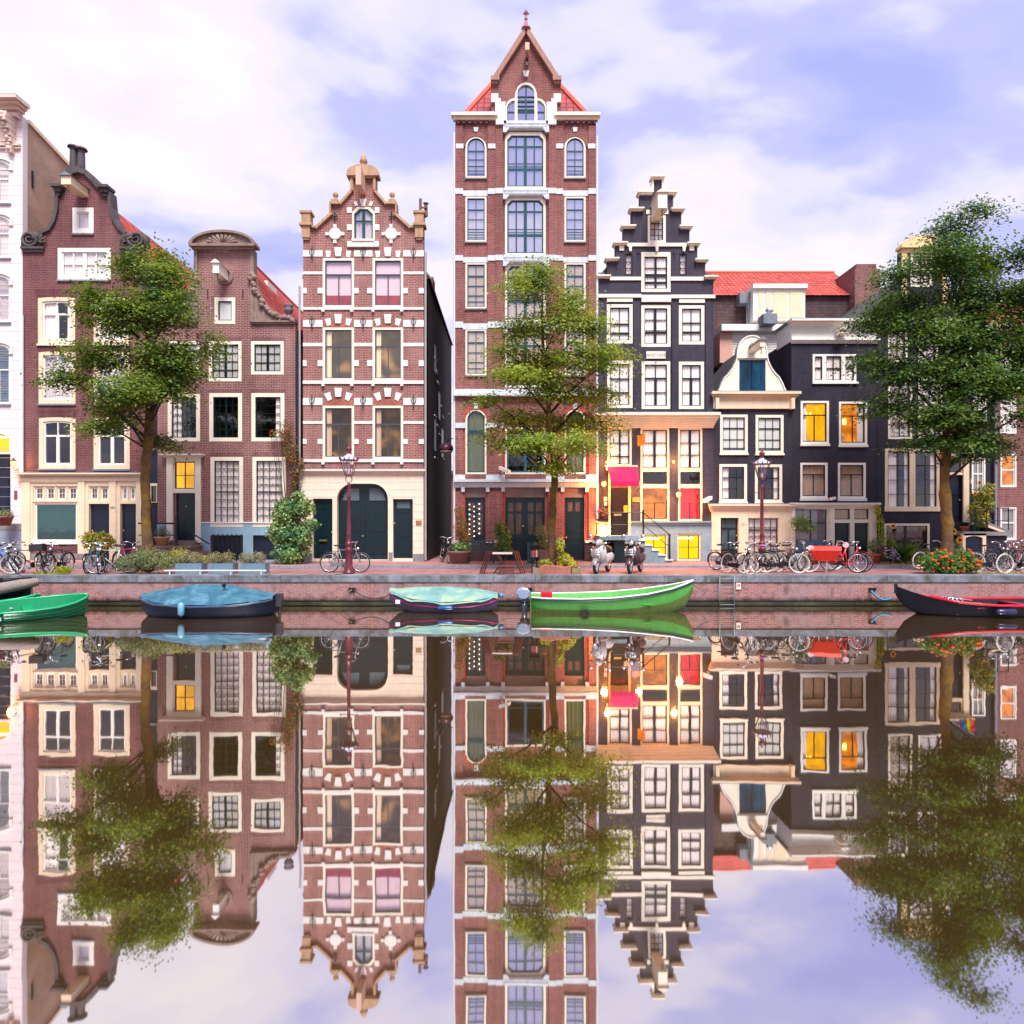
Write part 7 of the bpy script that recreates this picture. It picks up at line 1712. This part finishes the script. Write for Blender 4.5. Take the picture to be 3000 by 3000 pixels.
# red and black boat
t = boat('red_black_boat', 'long black boat with bright red gunwale at the lower right', 2880, 20.1, 0)
st = [(-2.62, .04, .84, .55, 1), (-2.35, .22, .72, .2, .9), (-1.9, .48, .56, -.02, .65), (-1.2, .76, .42, -.12, .5), (-.2, .9, .34, -.15, .5), (1.0, .95, .34, -.15, .5), (2.6, .9, .36, -.15, .5)]
hull(st).build('hull', paint('tarred_hull', C(24, 22, 34), .6, .35, .15), t, True, rel=False)
gunwale(st[2:], .045, .015).build('gunwale', cpaint((226, 16, 50)), t, True, rel=False)
MB().box(-1.2, 2.5, -.6, .6, .05, .12).build('floor_boards', cpaint((110, 90, 90)), t, rel=False)
for x in (-.6, 1.2): MB().box(x - .15, x + .15, -.82, .82, .26, .3).build('thwart', cpaint((150, 40, 60)), t, rel=False)
m = MB().tube([(-1.25, -.35, .42), (-.3, -.35, .36)], .022, 6).tube([(-1.25, .05, .52), (-.3, .05, .4)], .022, 6)
for k in range(4): x = -1.2 + k * .12; m.tube([(x, -.35, .42), (x - .05, -.2, .56), (x + .04, .03, .5)], .016, 5)
o = m.build('boarding_ladder', CHROME, None, True, rel=False); o.location = t.location; tag(o, 'chrome boarding ladder lying across the bow of the black and red boat', 'ladder')
fender(t, (-.05, -1.02, .2), .62, .09, cpaint((34, 40, 74))); fender(t, (1.25, -1.05, .18), .5, .1, cpaint((230, 228, 226)))
MB().box(-2.66, -2.58, -.03, .03, .62, .9).build('stem_post', BLACKP, t, rel=False)
# white van-life small things: litter and chalk on the street
tag(MB().lathe([(.19, 0), (.16, .01)], (PX(994, 22.5), 22.45, SZ), 12).build('cable_lock', BLACKP), 'dark cable lock lying on the ground at the foot of the first street lamp', 'cable lock')
# ------------------------------------------------------------------ vegetation
rng = np.random.default_rng(11)
def leafmesh(P, Nrm, L, W, name, mat, parent, base=(0, 0, 0)):
    """P (n,3) leaf base points, Nrm (n,3) leaf normals -> folded diamond leaves"""
    n = len(P); a = rng.normal(size=(n, 3)); N_ = Nrm / np.linalg.norm(Nrm, axis=1)[:, None]
    U = a - (a * N_).sum(1)[:, None] * N_; U /= np.linalg.norm(U, axis=1)[:, None]; V = np.cross(N_, U)
    l = (L * rng.uniform(.7, 1.25, n))[:, None]; w_ = (W * rng.uniform(.7, 1.2, n))[:, None]
    v = np.stack([P, P + U * l * .5 + V * w_ * .5 - N_ * l * .08, P + U * l - N_ * l * .15, P + U * l * .5 - V * w_ * .5 - N_ * l * .08], 1).reshape(-1, 3) - np.array(base)
    f = np.arange(4 * n, dtype=np.int32)
    me = bpy.data.meshes.new(name); me.vertices.add(4 * n); me.loops.add(4 * n); me.polygons.add(n)
    me.vertices.foreach_set('co', v.astype(np.float32).ravel()); me.loops.foreach_set('vertex_index', f)
    me.polygons.foreach_set('loop_start', np.arange(0, 4 * n, 4, dtype=np.int32)); me.polygons.foreach_set('loop_total', np.full(n, 4, dtype=np.int32))
    me.update(calc_edges=True); me.materials.append(mat)
    o = bpy.data.objects.new(name, me); col.objects.link(o); o.parent = parent; return o
def wpos(o):
    v = Vector((0, 0, 0)); p = o
    while p is not None: v += p.location; p = p.parent
    return v
LF1 = leafmat('leaf_deep_green', C(26, 74, 50), C(54, 102, 44), C(142, 160, 50), .36)
LF2 = leafmat('leaf_olive_green', C(50, 94, 42), C(94, 134, 48), C(176, 186, 60), .4)
LF3 = leafmat('leaf_dark_teal_green', C(20, 64, 50), C(44, 92, 48), C(116, 144, 50), .36)
bk = NM('tree_bark'); n = bk.noise(6, 6, .7, bk.obj(), .8); n2 = bk.noise(1.3, 3, .6, bk.obj())
BARK = bk.fin(bk.bsdf(bk.mix(bk.ramp(n2, [(.42, gray(0)), (.62, gray(.65))]), bk.ramp(n, [(.3, C(60, 46, 38)), (.6, C(120, 94, 76)), (.8, C(160, 134, 110))]), C(160, 124, 46)), .9, .1, bump=n, bstr=.9, bdist=.05))
BARKD = paint('branch_bark', C(64, 54, 50), .9, .3)
def tree(label, D_, trunk, radii, lobes, nleaf, leaf, zb, size=(.125, .085), seed=1, sprn=64, sprr=.32):
    global rng; rng = np.random.default_rng(seed); random.seed(seed)
    b0 = (PX(trunk[0][0], D_), D_, zb)
    t = thing('tree', label, 'tree', b0, 0, 'canal side trees')
    tp_ = [Vector((PX(x, D_), D_ + dy, PZ(y, D_))) for x, y, dy in trunk]; tp_[0] = Vector(b0) - Vector((0, 0, .15))
    m = MB(); fine = []; fr = []
    for i in range(len(tp_) - 1):
        for q in range(4):
            f = q / 4; fine.append(tp_[i].lerp(tp_[i + 1], f) + Vector((random.uniform(-.02, .02), random.uniform(-.02, .02), 0))); fr.append((radii[i] * (1 - f) + radii[i + 1] * f) * random.uniform(.93, 1.08))
    fine.append(tp_[-1]); fr.append(radii[-1]); m.tube(fine, fr, 12)
    tr = m.build('trunk', BARK, t, True)
    area = sum(a[2] * a[3] for a in lobes); P_, N_ = [], []; br = MB()
    cxm = sum(a[0] * a[2] * a[3] for a in lobes) / area
    for (px, py, rx, ry) in lobes:
        ns = max(3, int(nleaf / sprn * rx * ry / area)); sx, sz = rx * D_ / F * 1.1, ry * D_ / F * 1.12
        spread = 1.15 * (1 - min(1, abs(px - cxm) / 260) ** 2) + .25
        c0 = Vector((PX(px, D_), D_ + random.uniform(-1, 1) * spread, PZ(py, D_)))
        # attach limb
        best = min(range(len(fine)), key=lambda i: abs(fine[i].z - (c0.z - abs(c0.x - fine[i].x) * .7 - .4)) + (0 if i > len(fine) * .35 else 9))
        a0 = fine[best]; mid = a0.lerp(c0, .5) + Vector((0, 0, .12 * (c0 - a0).length)) * (-1 if c0.z < a0.z else .5)
        r0 = min(fr[best] * .55, .02 + .016 * (c0 - a0).length)
        br.tube([a0, a0.lerp(mid, .5) + Vector((random.uniform(-.05, .05), 0, .0)), mid, mid.lerp(c0, .6), c0], [r0, r0 * .8, r0 * .6, r0 * .4, r0 * .25], 6)
        sy = min(max(sx, sz), .9)
        for k in range(ns):
            d = rng.normal(size=3); d /= np.linalg.norm(d); rr = rng.uniform(.02, 1) ** .42 * rng.uniform(.8, 1.12)
            c = np.array(c0) + d * rr * np.array([sx, sy, sz])
            if k % 3 == 0: br.tube([c0.lerp(Vector(c), .1), c0.lerp(Vector(c), .6) + Vector((0, 0, .05)), Vector(c)], [.014, .009, .004], 4, False)
            out = np.array([c[0] - tp_[-1].x, c[1] - D_, 0]); ln = np.linalg.norm(out) + 1e-6; out /= ln
            ss = rng.uniform(.6, 1.5); q = rng.normal(size=(sprn, 3)) * np.array([sprr * ss, sprr * ss, sprr * .26]); along = (q * out).sum(1)
            q[:, 2] -= .3 * np.abs(along) * (along > 0) + .02
            P_.append(c + q); nn = np.tile(np.array([out[0] * .35, out[1] * .35 - .15, 1.0]), (sprn, 1)) + rng.normal(size=(sprn, 3)) * .42; N_.append(nn)
    br.build('limb', BARKD, t, True)
    leafmesh(np.concatenate(P_), np.concatenate(N_), size[0], size[1], 'crown', leaf, t, tuple(t.location))
    return t
T1L = [(385, 790, 38, 50), (455, 775, 42, 65), (515, 830, 52, 52), (285, 868, 42, 36), (335, 930, 70, 48), (440, 920, 95, 68), (555, 925, 55, 45), (585, 1000, 34, 44), (300, 1040, 80, 46), (420, 1050, 105, 66), (530, 1060, 66, 48),
       (250, 1125, 60, 30), (330, 1165, 78, 42), (440, 1160, 84, 50), (525, 1150, 50, 34), (345, 1260, 46, 34), (440, 1290, 30, 30), (300, 1210, 40, 26), (570, 1080, 32, 26)]
tree('leafy elm with ochre lichen trunk in front of the two left brick houses', 23.9, [(434, 1665, 0), (428, 1500, 0), (424, 1400, 0), (432, 1290, .05), (436, 1190, .1), (425, 1080, .1), (430, 950, .1), (445, 830, .1)], [.2, .155, .15, .17, .15, .1, .06, .03], T1L, 46000, LF1, SZ, size=(.12, .078), seed=4)
T2L = [(1590, 812, 46, 26), (1510, 815, 26, 20), (1560, 870, 76, 44), (1680, 880, 46, 38), (1520, 940, 58, 36), (1640, 960, 88, 44), (1735, 965, 36, 46), (1560, 1040, 90, 44), (1700, 1060, 82, 44), (1470, 1032, 40, 20), (1785, 1045, 40, 34),
       (1500, 1120, 66, 34), (1620, 1130, 86, 42), (1755, 1140, 62, 36), (1430, 1170, 44, 18), (1500, 1220, 72, 30), (1640, 1225, 90, 38), (1755, 1225, 52, 32), (1460, 1290, 46, 28), (1560, 1310, 66, 34), (1690, 1310, 60, 34), (1625, 1365, 40, 26), (1815, 1040, 18, 10)]
tree('bright green young elm standing before the tall warehouse tower', 23.5, [(1622, 1662, 0), (1616, 1560, 0), (1622, 1440, 0), (1628, 1380, .05), (1612, 1280, .1), (1606, 1150, .1), (1590, 1000, .1), (1590, 850, .1)], [.17, .14, .125, .12, .1, .075, .05, .02], T2L, 42000, LF2, SZ, size=(.11, .07), seed=7)
T3L = [(2815, 645, 34, 34), (2760, 690, 46, 44), (2840, 740, 76, 60), (2700, 785, 66, 52), (2925, 750, 36, 40), (2985, 760, 30, 56), (2600, 830, 52, 40), (2700, 880, 95, 62), (2850, 870, 100, 70), (2965, 880, 50, 56), (2580, 930, 54, 44), (2680, 980, 100, 60), (2850, 1000, 110, 70),
       (2975, 1010, 60, 66), (2560, 1050, 46, 34), (2650, 1100, 96, 52), (2800, 1120, 112, 62), (2930, 1130, 80, 56), (2600, 1180, 62, 34), (2720, 1215, 98, 46), (2850, 1230, 100, 52), (2960, 1215, 40, 40), (2700, 1290, 66, 28), (2820, 1305, 80, 40), (2915, 1315, 44, 34), (3060, 900, 60, 90), (3060, 1080, 60, 80)]
tree('large dark green elm with mossy trunk rising from the orange flowers at right', 23.6, [(2774, 1668, 0), (2776, 1560, 0), (2772, 1460, 0), (2766, 1400, 0), (2780, 1300, .05), (2800, 1180, .1), (2810, 1000, .1), (2820, 800, .1)], [.21, .18, .19, .14, .14, .12, .08, .04], T3L, 84000, LF3, SZ, size=(.12, .08), seed=12)

def clump(name, label, cat, D_, lobes, n, size, mat, depth=.35, up=.3, group=None, stem=True, zb=None, flowers=None, kind=None, grass=False):
    """lobes in pixels (px, py, rx, ry) at depth D_"""
    x = sum(a[0] for a in lobes) / len(lobes); yb = max(a[1] + a[3] for a in lobes)
    base = (PX(x, D_), D_, PZ(yb, D_) if zb is None else zb); t = thing(name, label, cat, base, 0, group)
    if kind: t['kind'] = kind
    area = sum(a[2] * a[3] for a in lobes); P_, N_ = [], []; m = MB(); FP = []
    for (px, py, rx, ry) in lobes:
        k = int(n * rx * ry / area); d = rng.normal(size=(k, 3)); d /= np.linalg.norm(d, axis=1)[:, None]; r = rng.uniform(.15, 1, k)[:, None] ** .45
        bump = 1 + .18 * np.sin(d[:, :1] * 7 + px) * np.cos(d[:, 2:3] * 6)
        s = np.array([rx * D_ / F, depth, ry * D_ / F]); c = np.array([PX(px, D_), D_, PZ(py, D_)]); p = c + d * r * s * bump
        P_.append(p); N_.append(d + np.array([0, -.1, up]) + rng.normal(size=(k, 3)) * .6)
        if stem:
            for q in range(4): e_ = Vector(p[rng.integers(k)]); m.tube([Vector(base), Vector(base).lerp(e_, .5) + Vector((0, 0, .05)), e_], [.014, .01, .005], 4, False)
        if flowers:
            kk = max(1, int(flowers[0] * rx * ry / area)); dd = rng.normal(size=(kk, 3)); dd[:, 1] = -np.abs(dd[:, 1]) - .4; dd[:, 2] = dd[:, 2] * .8 + .35; dd /= np.linalg.norm(dd, axis=1)[:, None]
            FP += [tuple(c + u * s * 1.04) for u in dd]
    if stem: m.build('stem', BARKD, t, True)
    leafmesh(np.concatenate(P_), np.concatenate(N_), size[0], size[1], 'foliage', mat, t, base)
    if flowers:
        fm = MB()
        for p in FP:
            r = flowers[1] * random.uniform(.7, 1.3); fm.ball(p, r, 6, .6)
        fm.build('flowers', flowers[2], t, True)
    return t
def blades(name, label, cat, D_, px0, px1, pyb, hpx, n, mat, dep=.3, lean=.35, kind='stuff', group=None):
    x0, x1 = PX(px0, D_), PX(px1, D_); base = ((x0 + x1) / 2, D_, PZ(pyb, D_)); o = None; hh = hpx * D_ / F
    v = np.zeros((n, 4, 3)); bx = rng.uniform(x0, x1, n); by = D_ + rng.uniform(-dep, dep, n); h_ = hh * rng.uniform(.5, 1.1, n); lx = rng.normal(size=n) * lean * hh; ly = rng.normal(size=n) * lean * hh; w_ = .011
    v[:, 0] = np.stack([bx - w_, by, np.full(n, base[2])], 1); v[:, 1] = np.stack([bx + w_, by, np.full(n, base[2])], 1)
    v[:, 2] = np.stack([bx + lx * .5 + w_, by + ly * .5, base[2] + h_ * .65], 1); v[:, 3] = np.stack([bx + lx, by + ly, base[2] + h_], 1)
    me = bpy.data.meshes.new(name); me.from_pydata((v - np.array(base)).reshape(-1, 3).tolist(), [], [(4 * i, 4 * i + 1, 4 * i + 2, 4 * i + 3) for i in range(n)]); me.materials.append(mat)
    o = bpy.data.objects.new(name, me); col.objects.link(o); o.location = base; tag(o, label, cat, group)
    if kind: o['kind'] = kind
    return o
HG = leafmat('hedge_grey_green', C(84, 110, 84), C(110, 130, 84), C(150, 150, 90), .2); BG = leafmat('bush_blue_green', C(52, 110, 84), C(84, 140, 90), C(150, 170, 90), .25)
HD = leafmat('heather_brown_green', C(110, 120, 84), C(140, 140, 90), C(176, 160, 120), .2); YG = leafmat('yellow_green_leaf', C(110, 140, 50), C(150, 170, 54), C(214, 200, 60), .3)
MG = leafmat('mid_green_leaf', C(54, 104, 54), C(80, 124, 56), C(130, 150, 60), .3); RU = leafmat('russet_green_leaf', C(110, 110, 50), C(150, 130, 60), C(190, 140, 80), .3)
clump('hedge', 'long loose grey green hedge of rosemary on the quay, left of the planters', 'hedge', 22.85, [(375, 1650, 34, 28), (415, 1638, 44, 34), (460, 1640, 42, 34), (492, 1650, 28, 26)], 5200, (.07, .026), HG, .42)
for (x, l) in ((551, 'heather filling the leftmost blue grey planter'), (647, 'heather filling the middle blue grey planter'), (740, 'heather filling the rightmost blue grey planter')):
    clump('heather', l, 'plant', 22.98, [(x - 18, 1634, 24, 18), (x + 18, 1633, 24, 19)], 1500, (.055, .022), HD, .24, zb=SZ + .32, group='heather in the planters')
clump('hedge', 'taller yellowish green shrub behind the leftmost planter', 'shrub', 23.4, [(520, 1632, 36, 30), (600, 1640, 16, 16)], 1300, (.06, .024), YG, .3)
clump('mallow_bush', 'big blue green bush with small white flowers in front of the pale blue plinth', 'bush', 26.7, [(845, 1500, 48, 42), (890, 1490, 32, 30), (830, 1560, 46, 48), (885, 1570, 34, 44), (850, 1620, 56, 34), (915, 1535, 18, 16), (872, 1458, 16, 20)], 7000, (.13, .09), BG, .6, zb=WZ, flowers=(26, .03, WHITE))
clump('hydrangea', 'yellow green hydrangea with faded pink heads in the cream tub', 'shrub', 26.6, [(268, 1578, 24, 22), (300, 1582, 26, 24), (285, 1600, 34, 18), (318, 1590, 16, 18)], 1300, (.13, .09), YG, .4, zb=WZ + .34, flowers=(16, .06, paint('faded_pink_flower', C(214, 150, 130), .8, .1)))
clump('climbing_rose', 'climbing rose with red blooms on the right edge of the brick neck gable house', 'climbing plant', 28.1, [(838, 1262, 26, 34), (850, 1320, 28, 46), (866, 1390, 18, 40), (806, 1270, 20, 12), (884, 1360, 12, 26)], 1000, (.09, .06), leafmat('rose_leaf', C(96, 84, 44), C(120, 100, 50), C(150, 120, 60), .25), .12, zb=WZ, flowers=(9, .05, paint('rose_red', C(225, 20, 50), .6, .05)))
clump('vine', 'straggly green vine growing from the wooden tub up the left corner of the tower', 'climbing plant', 27.6, [(1345, 1500, 16, 24), (1352, 1545, 22, 34), (1364, 1575, 20, 26)], 900, (.08, .05), RU, .15, zb=WZ + .45)
clump('leafy_plant', 'broad leaved green plant in the large wooden tub', 'plant', 26.85, [(1340, 1605, 24, 16), (1362, 1606, 18, 14)], 260, (.17, .13), BG, .35, zb=WZ + .45)
clump('shrub', 'rounded ivy covered shrub between the green bench and the double doors', 'shrub', 26.7, [(1466, 1548, 20, 24), (1474, 1580, 26, 34), (1486, 1612, 18, 16)], 1700, (.08, .06), MG, .35, zb=WZ, flowers=(10, .03, paint('yellow_bloom', C(240, 210, 60))))
clump('potted_shrub', 'grey green olive shrub in the wooden planter behind the middle tree', 'shrub', 26.7, [(1585, 1560, 20, 26), (1603, 1590, 28, 22), (1575, 1600, 18, 14)], 1300, (.09, .035), HG, .35, zb=WZ + .55)
clump('flower_bed', 'yellow green bushy plants around the foot of the middle tree', 'plant', 23.15, [(1600, 1650, 20, 14), (1655, 1640, 24, 20), (1642, 1600, 12, 30), (1675, 1656, 20, 14), (1640, 1662, 34, 8)], 2000, (.075, .05), YG, .35, zb=SZ + .14, flowers=(8, .03, paint('salmon_bloom', C(240, 120, 90))))
clump('wall_plants', 'pink geraniums in the orange pot on the wall shelf', 'plant', DF - .3, [(1766, 1500, 15, 12)], 220, (.07, .05), MG, .14, stem=False, flowers=(14, .04, paint('pink_bloom', C(240, 50, 130), .6, .05)))
clump('weed', 'green weed growing at the foot of the grey blue steps', 'weed', 27.6, [(1932, 1652, 16, 12), (1925, 1640, 8, 10)], 300, (.09, .06), MG, .18, zb=WZ, stem=False)
t = clump('hanging_basket', 'round hanging ball of green foliage with white dots by the shop window', 'hanging plant', 27.7, [(2352, 1536, 34, 26), (2372, 1545, 24, 20), (2338, 1526, 22, 18)], 1900, (.1, .022), MG, .45, zb=PZ(1560, 27.7), stem=False, flowers=(12, .025, WHITE))
MB().tube([(PX(2352, 27.7), 27.7, PZ(1560, 27.7)), (PX(2352, 27.7), 27.7, PZ(1492, 27.7)), (PX(2330, 28.4), 28.38, PZ(1488))], .012, 5).build('chain', IRON, t, True)
clump('clipped_shrub', 'dense clipped shrub in the terracotta pot', 'shrub', 27.2, [(2567, 1600, 24, 24)], 1100, (.06, .035), HG, .32, zb=WZ + .33)
clump('climber', 'tall green climber on the wall between the black cornice house and its right neighbour', 'climbing plant', 28.1, [(2572, 1495, 10, 22), (2578, 1535, 12, 30), (2582, 1575, 12, 30)], 700, (.09, .06), YG, .14, zb=WZ)
clump('petunias', 'purple and lilac petunias in front of the dark brick house', 'flowers', 26.9, [(2600, 1622, 22, 20), (2616, 1632, 16, 14)], 500, (.07, .05), MG, .3, zb=WZ, flowers=(46, .035, paint('lilac_bloom', C(206, 170, 226), .6, .08)))
clump('petunias', 'deep violet petunias left of the lilac ones', 'flowers', 26.95, [(2588, 1612, 9, 9)], 80, (.06, .04), MG, .15, zb=WZ, stem=False, flowers=(16, .035, paint('violet_bloom', C(130, 20, 130), .6, .08)))
blades('ornamental_grass', 'arching pale green ornamental grass below the basement window', 'grass', 27.1, 2628, 2650, 1648, 62, 260, MG, .2, .45, None)
clump('shrub', 'low grey green shrub right of the ornamental grass', 'shrub', 26.9, [(2670, 1625, 22, 18), (2700, 1620, 16, 14)], 900, (.07, .04), HG, .3, zb=WZ)
clump('marigold_bed', 'mass of orange marigolds and green leaves around the right tree trunk', 'flowers', 22.95, [(2715, 1650, 28, 24), (2750, 1640, 34, 30), (2800, 1650, 38, 28), (2840, 1655, 30, 24), (2770, 1668, 50, 12), (2825, 1628, 18, 20)], 6000, (.085, .05), MG, .45, zb=SZ, flowers=(44, .05, paint('orange_bloom', C(250, 84, 24), .6, .08)))
clump('rose_flowers', 'pink and white small flowers at the left foot of the marigold bed', 'flowers', 22.7, [(2690, 1664, 9, 8)], 90, (.06, .04), MG, .15, zb=SZ, stem=False, flowers=(10, .035, paint('pink_white_bloom', C(240, 170, 190))))
def sunflower(label, px, py, D_, zb, r=.11, lean=0):
    x, y, z = PX(px, D_), D_, PZ(py, D_); t = thing('sunflower', label, 'sunflower', (x, y, zb), 0, 'sunflowers')
    h_ = z - zb; MB().tube([(lean, 0, 0), (lean * .6, 0, h_ * .5), (0, .02, h_)], .012, 5).build('stem', MG, t, True, rel=False)
    MB().lathe([(.01, -.04), (r * .42, -.035), (r * .42, 0)], (0, -.01, h_), 10, 'y').build('disc', paint('sunflower_disc', C(84, 50, 30), .9), t, rel=False)
    m = MB()
    for k in range(14):
        a = k * 2 * math.pi / 14; a1 = a + .18; c_, s_ = math.cos, math.sin; o = len(m.v)
        m.v += [(r * .35 * c_(a - .15), -.01, h_ + r * .35 * s_(a - .15)), (r * .8 * c_(a - .2), -.03, h_ + r * .8 * s_(a - .2)), (r * 1.15 * c_(a), -.01, h_ + r * 1.15 * s_(a)), (r * .8 * c_(a + .2), -.03, h_ + r * .8 * s_(a + .2))]; m.f.append((o, o + 1, o + 2, o + 3))
    m.build('petals', paint('sunflower_yellow', C(252, 180, 20), .6, .06), t, rel=False)
    P_ = np.array([[x + lean * .5 + rng.uniform(-.15, .15), y + rng.uniform(-.1, .1), zb + h_ * q] for q in rng.uniform(.15, .8, 14)]); leafmesh(P_, rng.normal(size=(14, 3)) + np.array([0, -.5, 1]), .2, .14, 'leaves', MG, t, (x, y, zb))
sunflower('orange sunflower beside the left frame of the basement window', 2616, 1541, 27.0, WZ, .12, -.25)
sunflower('sunflower drooping under the landing left of the cellar door', 2793, 1557, 26.4, WZ, .12)
sunflower('sunflower just left of the arched cream cellar door', 2811, 1582, 25.6, SZ, .14)
sunflower('small sunflower high above the landing by the white sash window', 2869, 1414, 27.4, PZ(1556), .1)
sunflower('dark hearted sunflower left of the high one on the landing', 2855, 1446, 27.4, PZ(1556), .09)
clump('landing_plants', 'tall leafy yellow green plants filling the railed landing', 'plant', 27.5, [(2880, 1450, 30, 26), (2865, 1490, 26, 24), (2890, 1480, 22, 26), (2872, 1525, 30, 22), (2900, 1430, 14, 16)], 1500, (.11, .08), leafmat('landing_leaf', C(110, 130, 60), C(140, 150, 64), C(180, 170, 80), .3), .35, zb=PZ(1556) + .01, flowers=(8, .05, paint('sunflower_yellow', C(252, 180, 20), .6, .06)))
clump('potted_grass', 'grassy grey green plant in the wide terracotta pot on the stoop', 'plant', DF - .75, [(468, 1560, 16, 12), (486, 1562, 14, 12), (476, 1550, 14, 14)], 420, (.13, .015), HG, .25, zb=PZ(1602) + .4)
clump('potted_shrub', 'round pale green shrub in the brown pot at the left edge', 'shrub', DF - .6, [(16, 1508, 22, 18)], 700, (.08, .03), HG, .35, zb=PZ(1540) + .36)
blades('weeds', 'tuft of yellow green grass on the quay edge below the head-on bicycle', 'grass', 22.5, 176, 200, 1680, 22, 220, YG, .12, .5)
blades('weeds', 'sparse grass along the quay edge under the crate bicycle', 'grass', 22.55, 100, 170, 1683, 9, 160, YG, .1, .6)
blades('weeds', 'sparse grass on the coping left of the first street lamp', 'grass', 22.3, 900, 1010, 1687, 6, 110, HG, .08, .6)
blades('weeds', 'thin grass under the bicycles at the far right', 'grass', 22.9, 2860, 3000, 1680, 8, 240, HD, .3, .6)
blades('weeds', 'grass fringe along the wall below the petunias', 'grass', 26.4, 2580, 2690, 1655, 6, 160, YG, .1, .6)
